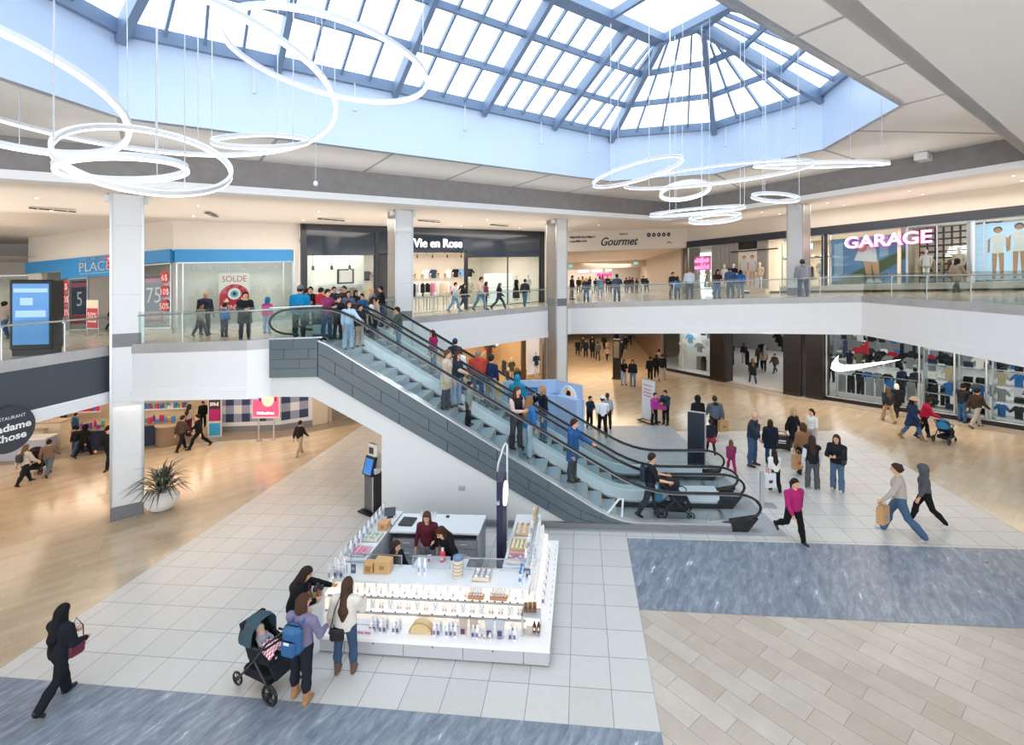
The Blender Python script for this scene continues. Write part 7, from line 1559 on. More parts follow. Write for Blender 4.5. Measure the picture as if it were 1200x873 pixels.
for p, k in zip((-4.72, -4.62, -4.5, -4.42, -3.98, -3.9, -3.78, -3.7, -3.52, -3.44, -2.72, -2.64, -2.48, -2.4, -2.32, -1.98, -1.9, -1.28, -1.2), ('white_purple', 'grey')*10):
    for dq in (0, .1): setp(bt[k], QP(p, 8.68+dq, .33), ('white bottle with purple label' if k == 'white_purple' else 'pale grey capped bottle')+' on the lowest front shelf of the island', G1)
for p, m_, lb in ((-2.18, pouch2, 'brown standing pouch, left one, on the lowest front shelf'), (-2.0+.02, pouch2, 'brown standing pouch, right one, on the lowest front shelf'), (-1.68, pouch, 'silver standing pouch, left one, on the lowest front shelf'), (-1.48, pouch, 'silver standing pouch, right one, on the lowest front shelf')): setp(m_, QP(p, 8.74, .33), lb, 'standing pouches on the lowest shelf', name='pouch')
for i in range(5): setp(bt['small'], QP(-1.86+.05*i, 8.66+(i % 2)*.06, .33), 'tiny cream bottle between the pouches on the lowest front shelf', 'tiny bottles between the pouches')
cx_ = carton(.2, .14, .1, '#efe9ee', '#c98aa8')
for i in range(6): setp(cx_, QP(-4.28+.14*(i % 3), 8.64+(i//3)*.16, .33), 'small white box with pink print on the lowest front shelf', 'white boxes on the lowest shelf')
# wooden brush, a half round loofah-like pad
r = thing('bath_brush', 'large beige half round bath pad on the lowest front shelf', 'bath pad', QP(-3.0, 8.76, .335), B_); mb = MB(); n = 14; pr = [(.22*math.cos(PI*i/n), .2*math.sin(PI*i/n)) for i in range(n+1)]
o = len(mb.v); mb.add([(x, -.07, z) for x, z in pr]+[(x, .09, z) for x, z in pr], [tuple(range(n+1)), tuple(range(2*n+1, n, -1))]+[(i+1, i, n+1+i, n+2+i) for i in range(n)]+[(0, n, 2*n+1, n+1)]); obj('pad', mb, mat('loofah', '#d9bf94', .9, noise=.3, scale=40, bump=.6), r)
mb = MB(); mb.tube([(.22*math.cos(PI*i/n), -.072, .2*math.sin(PI*i/n)+.003) for i in range(n+1)], .012, 6); obj('rim', mb, plain('#b08f62'), r)
tagm = carton(.035, .006, .03, '#50545c')
for i in range(16): setp(tagm, QP(-4.85+i*.25, 8.94, .53), 'small dark price tag on the edge of the middle front shelf', 'price tags on the shelf edges', name='price_tag')
for i in range(26): setp(tagm, QP(-4.9+i*.148, 9.085, .73), 'small dark price tag on the edge of the upper front shelf', 'price tags on the shelf edges', name='price_tag')
for i in range(20):
    p = -4.7+i*.185; k = ['clear', 'small', 'small', 'clear', 'small'][i % 5]
    for j in range(2): setp(bt[k], QP(p+j*.06, 9.06, .525), ('clear capped flask' if k == 'clear' else 'little cream bottle')+' on the middle front shelf of the island', 'bottles on the middle front shelf')
for i in range(30):
    p = -4.75+i*.125
    if -2.2 < p < -1.85 or -1.75 < p < -1.45: continue
    k = ['small', 'clear', 'small', 'clear'][i % 4]; setp(bt[k], QP(p, 9.2+(i % 2)*.05, .725), ('clear capped flask' if k == 'clear' else 'little cream bottle')+' on the upper front shelf of the island', 'bottles on the upper front shelf')
for k_, (a, b) in enumerate(((-2.2, -1.88), (-1.76, -1.42))):
    r = thing('bottle_tray', ['brown tray of little bottles on the upper shelf, left one', 'brown tray of little bottles on the upper shelf, right one'][k_], 'tray', QP((a+b)/2, 9.21, .727), B_); mb = MB(); mb.bbox((0, 0, .025), (b-a, .14, .05), .008); obj('tray', mb, plain('#b58a68'), r)
    for i in range(5): setp(bt['small'], QP(a+.05+i*(b-a-.1)/4, 9.21, .78), 'little bottle standing in a brown tray on the upper shelf', 'little bottles in the brown trays')
# counter top goods
def crate(p, q, z, w, d, h, col, label, fill, n, fl, rad, rz=0): 
    r = thing('product_tray', label, 'tray', QP(p, q, z), B_+rz); mb = MB(); mb.box((0, 0, .008), (w, d, .016))
    for s in (-1, 1): mb.box((s*(w/2-.006), 0, h/2), (.012, d, h)); mb.box((0, s*(d/2-.006), h/2), (w, .012, h))
    obj('tray', mb, plain(col, .6), r); nx = max(2, int((w-.03)/(rad*2))); ny = max(2, int((d-.03)/(rad*2))); i = 0
    m = MB(); m.ball((0, 0, 0), (rad*.95, rad*.95, rad*.8), 8); me = {c: mesh_of('bath_bomb', m, plain(c, .7)) for c in fill}
    for a in range(nx):
        for b in range(ny):
            c = fill[(a*3+b*5+a*b) % len(fill)]; loc = Vector((-w/2+rad+.015+a*(w-.03-2*rad)/(nx-1), -d/2+rad+.015+b*(d-.03-2*rad)/(ny-1), rad*.8+.017)); g = r.location+Matrix.Rotation(B_+rz, 3, 'Z') @ loc; setp(me[c], g, fl[c], 'round bath goods in the island trays', name='bath_bomb')
crate(-4.9, 10.12, 1.0, .4, .36, .07, '#e9dfe2', 'tray of pink bath balls on the left counter', ['#e98fb2', '#f2a9c4'], 0, {'#e98fb2': 'rose pink bath ball in the left counter tray', '#f2a9c4': 'light pink bath ball in the left counter tray'}, .04)
crate(-4.88, 10.72, 1.0, .4, .34, .07, '#e4ddd0', 'tray of green and white bath balls on the left counter', ['#a9cbbd', '#dfe5dc'], 0, {'#a9cbbd': 'pale green bath ball on the left counter', '#dfe5dc': 'white bath ball beside the green ones on the left counter'}, .042)
crate(-1.98, 9.55, .93, .36, .34, .08, '#e2d2bc', 'tray of white bath balls on the front counter', ['#eef0f4', '#c9cfe0'], 0, {'#eef0f4': 'white bath ball in the front counter tray', '#c9cfe0': 'blue white bath ball in the front counter tray'}, .05)
crate(-1.35, 10.1, .97, .4, .34, .08, '#e8d9cf', 'tray of pink and blue bath balls at the near end of the right counter', ['#d98b96', '#e9e3ea', '#7d8fc0'], 0, {'#d98b96': 'pink bath ball on the right counter', '#e9e3ea': 'white bath ball on the right counter', '#7d8fc0': 'blue bath ball on the right counter'}, .036)
crate(-1.36, 10.62, .97, .4, .4, .07, '#d9bd8f', 'tan tray of cream bath balls in the middle of the right counter', ['#efe6d2', '#e8dcc0'], 0, {'#efe6d2': 'cream bath ball on the right counter', '#e8dcc0': 'sand bath ball on the right counter'}, .045)
crate(-1.32, 11.3, .97, .42, .5, .07, '#e0c7a0', 'tan tray of white boxes and balls near the back of the right counter', ['#f2efe9', '#f6dcd2'], 0, {'#f2efe9': 'white bath ball near the back of the right counter', '#f6dcd2': 'blush bath ball near the back of the right counter'}, .05)
for p, q, z, w, d, h, c, lb in ((-4.42, 9.58, .93, .2, .2, .2, '#cfa46e', 'kraft cardboard box with open side on the front counter, left one'), (-4.12, 9.6, .93, .34, .22, .26, '#d2aa78', 'larger kraft box with round window on the front counter'), (-4.78, 11.18, 1.0, .24, .26, .18, '#d9a878', 'tan cardboard box on the left counter')):
    r = thing('cardboard_box', lb, 'box', QP(p, q, z), B_, 'kraft boxes'); mb = MB(); mb.bbox((0, 0, h/2), (w, d, h), .006); obj('box', mb, plain(c, .7), r); mb = MB(); mb.box((0, -d/2-.002, h*.5), (w*.6, .006, h*.6)) if lb[0] == 'k' else mb.disc if 0 else mb.box((0, -d/2-.002, h*.5), (w*.3, .006, h*.3)); obj('front_panel', mb, plain('#a87d4c', .7), r)
r = thing('glass_jar', 'big glass jar with blue lid on the front counter', 'jar', QP(-2.5, 9.55, .93), 0); mb = MB(); mb.lathe([(.105, 0), (.115, .03), (.115, .3), (.09, .34)], n=20); obj('jar', mb, mat('jar_glass', '#dcd3c4', .1, spec=.8), r); mb = MB(); mb.lathe([(.1, .34), (.105, .36), (.1, .4), (.04, .43)], n=20); obj('lid', mb, plain('#6a87ad', .3), r)
mb = MB(); 
for i in range(4): mb.lathe([(.117, .05+i*.07), (.117, .075+i*.07)], n=20)
obj('contents', mb, plain('#b9a58d'), r)
for i, p in enumerate((-3.32, -3.2)): setp(bt['tall'], QP(p, 9.55, .93), 'cream pump bottle on the front counter, '+('left' if i == 0 else 'right')+' of two', 'cream pump bottles')
for i, (p, c) in enumerate(((-4.75, '#9aa3b5'), (-4.95, '#cfd4dc'))): setp(carton(.1, .03, .18, '#5a5f6a', c), QP(p, 9.5, .93), ['small dark framed card on the front counter', 'second small framed card at the left end of the front counter'][i], None, cat='card', name='framed_card')
rb = bottle(.24, .05, '#e2455c', '#e8e0e0', '#f6d5da'); setp(rb, QP(-2.98, 10.08, .9), 'red spray bottle on the inner work table', None); setp(bottle(.2, .035, '#e9e4e6', '#3b4a78', '#c23a4a'), QP(-3.25, 10.0, .9), 'white bottle with dark cap on the inner work table', None)
for i in range(8): setp(bt['tall' if i % 2 else 'grey'], QP(-5.05+(i % 3)*.07, 9.32+(i//3)*.1, .93), 'pale bottle at the left end of the front counter', 'pale bottles at the left end of the front counter')
for i in range(9): setp(bt['tall'], QP(-5.06, 10.0+i*.22, 1.0), 'pale bottle along the outer guard of the left counter', 'pale bottles along the left guard')
for i in range(10): setp(bt['tall'], QP(-5.28, 9.5+i*.24, .77), 'pale bottle on the outer tiers of the left counter', 'pale bottles on the left outer tiers')
for i in range(6): setp(bt['blue' if i % 2 else 'clear'], QP(-1.12-.07*(i % 2), 9.4+(i//2)*.12, .93), 'pale blue bottle at the right end of the front counter', 'pale blue bottles at the right end')
r = thing('tablet', 'tablet computer on a stand at the back of the left counter', 'tablet', QP(-4.85, 11.7, 1.0), B_+.3); mb = MB(); mb.box((0, 0, .16), (.28, .02, .2), rx=-.4); obj('screen', mb, mat('tablet_screen', '#23354a', .15), r); mb = MB(); mb.tube([(0, .05, 0), (0, .03, .12)], .02); mb.box((0, .05, .008), (.16, .16, .016)); obj('stand', mb, DARK, r)
r = thing('card_reader', 'black card reader lying beside the tablet', 'card reader', QP(-4.72, 11.35, 1.0), B_+.6); mb = MB(); mb.bbox((0, 0, .02), (.08, .2, .04), .01); obj('housing', mb, DARK, r)
r = thing('keyboard_tray', 'black keyboard and tray on the left part of the cash desk', 'keyboard', QP(-4.3, 11.5, 1.0), B_); mb = MB(); mb.bbox((0, 0, .02), (.36, .4, .04), .01); obj('housing', mb, DARK, r)
for i in range(5): setp(bt['clear'], QP(-4.05+i*.09, 11.82, 1.0), 'clear bottle at the back edge of the cash desk', 'clear bottles on the cash desk')
setp(carton(.08, .06, .04, '#22314a'), QP(-3.35, 11.8, 1.0), 'small dark blue gadget on the cash desk', None, name='gadget')
# right wing bottles
for i in range(18):
    q = 9.5+i*.14; setp(bt['tall'], QP(-.93, q, .5), 'tall white bottle on the middle tier of the right counter', 'tall bottles on the right counter tiers'); setp(bt['blue' if 5 < i < 9 else 'tall'], QP(-1.02, q, .7), ('blue capped bottle' if 5 < i < 9 else 'tall white bottle')+' on the upper tier of the right counter', 'tall bottles on the right counter tiers')
for i in range(14): setp(tagm, QP(-.6, 9.25+i*.2, .33), 'small price tag along the outer rim of the right counter', 'price tags on the right rim', rz=B_+PI/2, name='price_tag')
for i in range(8): setp(bt['white_purple'], QP(-.76, 9.7+i*.26, .33), 'white bottle on the lowest shelf of the right counter', 'white bottles on the right lowest shelf')
for i in range(10): setp(bt['clear' if i % 3 else 'tall'], QP(-1.14, 9.95+i*.2, .97), 'pale bottle along the guard of the right counter', 'pale bottles along the right guard')
setp(carton(.06, .4, .3, '#d9ad72', '#e9c9a0'), QP(-1.12, 11.75, .97), 'tan card folder leaning at the back of the right counter', None, name='card_folder')
r = thing('corner_cubby', 'white corner cubby with two brown bottles at the near right corner', 'display box', QP(-.92, 8.92, .33), B_); mb = MB(); w, d, h = .34, .26, .36
mb.box((0, d/2-.01, h/2), (w, .02, h)); mb.box((0, 0, .01), (w, d, .02)); mb.box((0, 0, h-.012), (w, d, .024)); mb.box((-w/2+.012, 0, h/2), (.024, d, h)); obj('shell', mb, LACQ, r); mb = MB(); mb.box((w/2-.005, 0, h/2), (.008, d*.9, h*.9)); obj('side_glass', mb, CLEAR, r); mb = MB(); mb.box((0, d/2-.024, h/2), (w*.9, .006, h*.8)); obj('lit_back', mb, glow('#fff1d6', 1.2), r)
for i in range(2): setp(bt['amber'], QP(-.86+i*.08, 8.9, .355), 'dark brown bottle in the corner cubby, '+('left one' if i == 0 else 'right one'), 'brown bottles in the corner cubby')
for i in range(3): setp(carton(.07, .05, .17, '#7d5a3a', '#5b3f28'), QP(-1.02+i*.08, 8.92+i*.01, .695), 'brown carton on top of the corner cubby', 'brown cartons on the corner cubby')
setp(carton(.14, .02, .16, '#6a7488', '#b9c4d6'), QP(-1.08, 9.62, .93), 'small grey framed card near the right end of the front counter', None, cat='card', name='framed_card')
# bucket stand of scrubs behind the woman in cream
for i, (p, q) in enumerate(((-5.42, 8.78), (-5.12, 8.62))):
    r = thing('bath_bucket', ['white drum holding dark wrapped goods, left one', 'white drum holding dark wrapped goods, right one'][i]+' at the island corner', 'drum', QP(p, q, 0), 0); mb = MB(); mb.lathe([(.18, 0), (.2, .1), (.2, .95)], n=20); obj('drum', mb, WPAN, r)
    for j in range(5):
        a = j*1.256; m = MB(); m.tube([(0, 0, 0), (0, 0, .2)], .035, 7); m.ball((0, 0, .22), (.05, .05, .06), 8, 1); o = obj('wrapped_pouch', m, [plain('#b08a62'), plain('#2c2636')]); o.location = QP(p, q, .953)+Vector((.1*math.cos(a), .1*math.sin(a), 0)); o.rotation_euler = (.2*math.sin(a), .2*math.cos(a), 0); tag(o, 'dark topped wrapped pouch standing on '+['the left drum', 'the right drum'][i]+' at the island corner', 'pouch', 'wrapped pouches on '+['the left drum', 'the right drum'][i])

# ================================================================ ring lights
RG = mat('ring_glow', '#fffaf2', .4, emit=3.4); RS = mat('ring_shell', '#dcdfe4', .4)
rings = [((-9.24, 8.0, 3.29), 2.24, (-.002, .255, .967), 'big tilted ring lamp cut off by the left edge of the picture', .075), ((-5.77, 7.6, 1.96), 1.13, (.383, -.456, .804), 'tilted ring lamp lowest on the left, hanging right of the small flat ring', .055), ((-5.83, 7.2, 1.69), .78, (-.121, -.043, .992), 'small flat ring lamp inside the lowest tilted ring on the left', .06),
 ((-7.47, 9.2, 3.77), 3.83, (-.042, .08, .996), 'largest ring lamp sweeping across the upper left', .065), ((-3.79, 10, 4.58), 1.99, (.124, .014, .992), 'ring lamp highest under the skylight, right of the left group', .06), ((-5.23, 10, 2.95), .9, (.057, -.405, .913), 'small flat ring lamp at the right end of the left group', .055),
 ((3.52, 13.5, 3.13), 1.25, (-.32, -.323, .891), 'leftmost tilted ring lamp of the right group', .045), ((5.86, 14, 3.17), 2.51, (-.156, -.258, .953), 'longest ring lamp of the right group', .045), ((4.7, 13, 2.47), .63, (-.041, .203, .978), 'small tilted ring lamp in the middle of the right group', .06), ((5.39, 14, 2.08), 1.28, (-.112, -.163, .98), 'flat ring lamp low in the right group', .05), ((9.27, 14.5, 3.55), 1.72, (-.003, -.189, .982), 'flat ring lamp farthest right', .055), ((7.98, 14.5, 2.57), .63, (-.032, -.365, .93), 'small flat ring lamp hanging left of the right hand column', .055), ((5.72, 13.5, 1.8), .66, (-.158, -.242, .957), 'small flat ring lamp lowest in the right group', .06)]
for (c, rad, n, lab, th) in rings:
    c = Vector((c[0], c[1], c[2]+CAM_H)); r = thing('ring_lamp', lab, 'lamp', c, 0, 'hanging ring lamps'); n = Vector(n).normalized(); e1 = n.cross(Vector((0, 1, 0))).normalized(); e2 = n.cross(e1); N = 96
    mb = MB(); h = th*1.15; pr = [(-th*.5, -h*.1), (th*.5, -h*.1), (th*.5, h), (-th*.5, h)]; pg = [(-th*.5, -h*.55), (th*.5, -h*.55), (th*.5, -h*.1), (-th*.5, -h*.1)]
    for nm, q_, m_ in (('shell', pr, RS), ('light_band', pg, RG)):
        mb = MB(); k = len(q_)
        for i in range(N):
            a = 2*PI*i/N; d = e1*math.cos(a)+e2*math.sin(a)
            for (dr, dz) in q_: mb.v.append(tuple(d*(rad+dr)+n*dz))
        for i in range(N):
            for j in range(k): mb.f.append((i*k+j, ((i+1) % N)*k+j, ((i+1) % N)*k+(j+1) % k, i*k+(j+1) % k)); mb.m.append(0)
        obj(nm, mb, m_, r)
    for i in range(3 if rad < 1.5 else 4):
        a = 2*PI*(i+.3)/(3 if rad < 1.5 else 4); d = (e1*math.cos(a)+e2*math.sin(a))*rad; t_, n_ = toT(c.x+d.x, c.y+d.y)
        top = ZK+.1 if (-3.5 < t_ < 20 and 5 < n_ < 15) else ZS; top = top+gz(c.x+d.x)-c.z; mb = MB(); mb.tube([d+n*th, Vector((d.x, d.y, top))], .008, 5); obj('cable', mb, CHROME, r)
t_ = V3(T(3.9, 13.4), 8.95); r = thing('hanging_sensor', 'small white sensor hanging on a thin wire below the soffit', 'sensor', (at(370, 211, 0)[0]*0-4.6, 11.2, 9.15), 0); mb = MB(); mb.lathe([(.02, 0), (.05, .03), (.05, .09), (.02, .12)], n=10); obj('housing', mb, WPAN, r); mb = MB(); mb.tube([(0, 0, .1), (0, 0, 4.2)], .005, 5); obj('wire', mb, CHROME, r)

# ================================================================ loose things on the floors
x, y = at(190, 597, 0); r = thing('potted_plant', 'spiky dark leaved plant in a round ribbed white pot beside the column', 'plant', (x, y, gz(x)), 0)
mb = MB(); pr = []
for i in range(31):
    a = PI*(.06+.70*i/30); z = .37-.38*math.cos(a)/math.cos(PI*.06); pr.append((.46*math.sin(a)+.012*(i % 2)+.02, max(0, z*.98)))
mb.lathe(pr, n=32); obj('pot', mb, mat('pot_white', '#e9e7e4', .5), r); mb = MB(); mb.lathe([(.28, .58), (.02, .62)], n=20); obj('soil', mb, plain('#3a2e26', .9), r)
mb = MB(); random.seed(5)
for i in range(150):
    a = random.uniform(0, 2*PI); el = random.uniform(.15, 1.45); L = random.uniform(.7, 1.15); h0 = random.uniform(.55, .95); d = Vector((math.cos(a), math.sin(a), 0)); s = Vector((-math.sin(a), math.cos(a), 0))*random.uniform(.02, .034); P0 = Vector((0, 0, h0))+d*.06; P1 = P0+(d*math.cos(el)+Vector((0, 0, math.sin(el))))*L*.55; P2 = P1+(d*math.cos(el-.7)+Vector((0, 0, math.sin(el-.7)-.25)))*L*.5; m2 = (P0+P1)/2
    mb.add([P0-s*.6, P0+s*.6, P1+s, P1-s, P2], [(0, 1, 2, 3), (3, 2, 4)])
o = obj('leaves', mb, mat('dracaena_leaf', '#5a5e56', .6, noise=.5, scale=3), r)
mb = MB(); 
for i in range(5): mb.tube([(.04*math.cos(i*1.3), .04*math.sin(i*1.3), .58), (.07*math.cos(i*1.3), .07*math.sin(i*1.3), 1.05)], .022, 6)
obj('stem', mb, plain('#5b4a3a'), r)
# self-service terminal beside the escalator wall
x, y = at(437, 598, 0); r = thing('self_service_terminal', 'black and white self service terminal with blue screen beside the escalator wall', 'terminal', (x, y, gz(x)), R(-35))
mb = MB(); mb.bbox((0, 0, .02), (.62, .7, .04), .01); obj('base_plate', mb, BLACK, r); mb = MB(); mb.bbox((0, .05, .6), (.42, .42, 1.12), .02); obj('cabinet', mb, plain('#3a3536', .4), r); mb = MB(); mb.box((0, -.165, .6), (.36, .015, 1.02)); obj('front_grille', mb, plain('#6a6767'), r)
for s in (-1, 1): mb = MB(); mb.box((s*.2, -.165, .6), (.03, .03, 1.1)); obj('edge_trim', mb, CHROME, r)
mb = MB(); mb.box((0, -.12, 1.42), (.44, .09, .56), rx=-.28); obj('screen_housing', mb, BLACK, r); mb = MB(); mb.box((0, -.17, 1.42), (.34, .02, .46), rx=-.28); obj('screen', mb, mat('terminal_blue', '#2f6fb8', .2, emit=.6), r)
mb = MB(); mb.bbox((0, .0, 1.87), (.4, .12, .42), .06); obj('head', mb, plain('#e9e5dd'), r); mb = MB(); mb.box((0, -.065, 1.88), (.2, .012, .2)); obj('emblem', mb, plain('#4a4038'), r); mb = MB(); mb.bbox((.24, -.05, 1.3), (.12, .2, .16), .02); obj('card_unit', mb, plain('#d8d6d2'), r)
mb = MB(); mb.box((.24, -.155, 1.3), (.08, .012, .1)); obj('keypad', mb, mat('terminal_blue'), r); mb = MB(); mb.bbox((0, .12, 1.5), (.3, .2, .5), .03); obj('housing', mb, plain('#d8d6d2'), r)
# black totem panel at the foot of the escalators
a_, b_ = at(806, 548, 0), at(826, 551, 0); r = thing('floor_panel', 'tall black ribbed display panel standing behind the escalator foot', 'panel', V3(((a_[0]+b_[0])/2, (a_[1]+b_[1])/2), 0), math.atan2(b_[1]-a_[1], b_[0]-a_[0])); w = math.hypot(b_[0]-a_[0], b_[1]-a_[1])
mb = MB(); mb.bbox((0, 0, 1.0), (w, .12, 2.0), .01)
for i in range(14): mb.box((-w/2+.03+i*(w-.06)/13, -.066, 1.0), (.02, .014, 1.9))
obj('panel', mb, mat('panel_dark_blue', '#262f3c', .4, noise=.15, scale=20), r); mb = MB(); mb.box((w/2+.015, 0, 1.0), (.03, .14, 2.02)); mb.box((0, 0, 2.01), (w, .14, .02)); obj('edge_frame', mb, STEEL, r)
# poster stand
x, y = at(769, 494, 0); r = thing('poster_stand', 'upright white poster on a black foot left of the woman in pink', 'poster stand', (x-.35, y, gz(x)), R(-62)); mb = MB(); mb.box((0, 0, 1.02), (.9, .04, 1.9)); obj('frame', mb, STEEL, r); mb = MB(); mb.box((0, -.024, 1.02), (.84, .01, 1.84)); mb.box((0, .024, 1.02), (.84, .01, 1.84)); obj('poster', mb, plain('#d9e0ea'), r)
mb = MB(); 
for i, z in enumerate((1.7, 1.5, 1.35, 1.2)): mb.box((-.05, -.031, z), (.55-.1*(i % 2), .006, .06))
obj('print', mb, plain('#c98a94'), r); mb = MB(); mb.box((0, -.3, .03), (.9, .05, .05)); mb.box((0, .3, .03), (.9, .05, .05)); mb.box((-.4, 0, .03), (.05, .6, .05)); mb.box((.4, 0, .03), (.05, .6, .05)); obj('foot', mb, BLACK, r)
# silver barrier post with sign plate at the foot of the escalators
x, y = at(893, 592, 0); r = thing('barrier_post', 'flat silver barrier post on a base plate right of the escalator foot', 'post', (x, y, gz(x)), R(-10)); mb = MB(); mb.bbox((0, 0, .5), (.12, .05, 1.0), .012); obj('post', mb, STEEL, r); mb = MB(); mb.bbox((.12, -.02, .012), (.5, .4, .024), .006); obj('base_plate', mb, STEEL, r)
# acrylic barrier clips on the escalator deck
for i, (p, lab) in enumerate(((1.0, 'small clear arched guard on the nearer escalator deck, upper leg'), (3.4, 'small silver stop at the bottom of the nearer escalator deck'))):
    r = thing('deck_guard', lab, 'guard', P3(p, 13.48, z_deck(p)), B_, 'guards on the escalator deck'); mb = MB(); mb.tube([(-.3, 0, .04), (.05, 0, .5), (.15, 0, .5), (.12, 0, .0)] if i == 0 else [(0, 0, 0), (0, 0, .2)], .03, 6); obj('tube', mb, mat('clear_plastic', '#dfe8ec', .2) if i == 0 else STEEL, r)
# passage totem
x, y = at(723, 444, 0); r = thing('directory_totem', 'tall black directory totem in the far passage', 'totem', (x, y, gz(x)), R(-25)); mb = MB(); mb.bbox((0, 0, 1.35), (.5, .34, 2.7), .03); obj('housing', mb, BLACK, r); mb = MB(); mb.box((-.255, 0, 1.4), (.012, .24, 2.3)); mb.box((0, -.175, 2.0), (.36, .012, 1.1)); obj('screen', mb, plain('#7e7468'), r); mb = MB(); mb.bbox((0, 0, .06), (.6, .46, .12), .02); obj('foot', mb, DARK, r)
# pale blue booth beyond the escalators
BB = mat('booth_blue', '#a9c6ec', .5, noise=.04); BA, BM, BC = (-.37, 20.9), (1.9, 20.6), (2.86, 19.3); bl = Plane(BA, BM); br_ = Plane(BM, BC)
r = thing('photo_booth', 'pale blue booth with arched opening behind the escalators', 'booth', V3(BM, 0))
mb = MB(); bl.box(mb, 0, bl.L, 0, 2.6, -.12, 0); mb.add([bl.P(-.35, 0), bl.P(0, 0), bl.P(0, 2.6)], [(0, 1, 2)]); obj('side_wall', mb, BB, r, world=True)
L = br_.L; kc, ra = L*.5, .42; mb = MB(); n = 16; ar = [(kc+ra*math.cos(PI*i/n), 2.0+ra*math.sin(PI*i/n)) for i in range(n+1)]
br_.poly(mb, [(kc+ra, 2.0), (L, 2.0), (L, 2.6), (kc+ra, 2.6)], 0); br_.poly(mb, [(0, 2.0), (kc-ra, 2.0), (kc-ra, 2.6), (0, 2.6)], 0); br_.box(mb, 0, L, 0, 2.0, -.1, 0)
for i in range(n): br_.poly(mb, [ar[i], (ar[i][0], 2.6), (ar[i+1][0], 2.6), ar[i+1]], 0)
obj('arched_wall', mb, BB, r, world=True)
mb = MB(); mb.tube([br_.P(k, z, .02) for k, z in ar], .05, 8); obj('arch_rim', mb, plain('#dbe8f8'), r, world=True)
mb = MB(); bl.box(mb, bl.L-.75, bl.L+.1, 0, 2.05, .02, .5); br_.box(mb, 0, L, 0, 2.05, .02, .35); obj('front_box', mb, mat('booth_blue_front', '#a3c0ea', .5, noise=.03), r, world=True)
mb = MB(); bl.box(mb, .5, 1.5, 1.95, 2.3, .0, .02); obj('sign_panel', mb, plain('#2b6ea6'), r, world=True)
mb = MB(); [bl.box(mb, .56+i*.11, .63+i*.11, 2.02, 2.22, .02, .026) for i in range(8)]; obj('lettering', mb, plain('#5b9acb'), r, world=True)
mb = MB(); [bl.box(mb, k, k+.012, 0, 2.6, .0, .006) for k in (.05, .85, 1.6)]; obj('seam', mb, plain('#8fb0dc'), r, world=True)
P(666, 0, 459, 170, 'dark haired attendant seen through the arched opening of the blue booth', '#3b4658', '#2a2c33', hair='#2a1f1c', style='bob', H=1.68, dep=22.4)

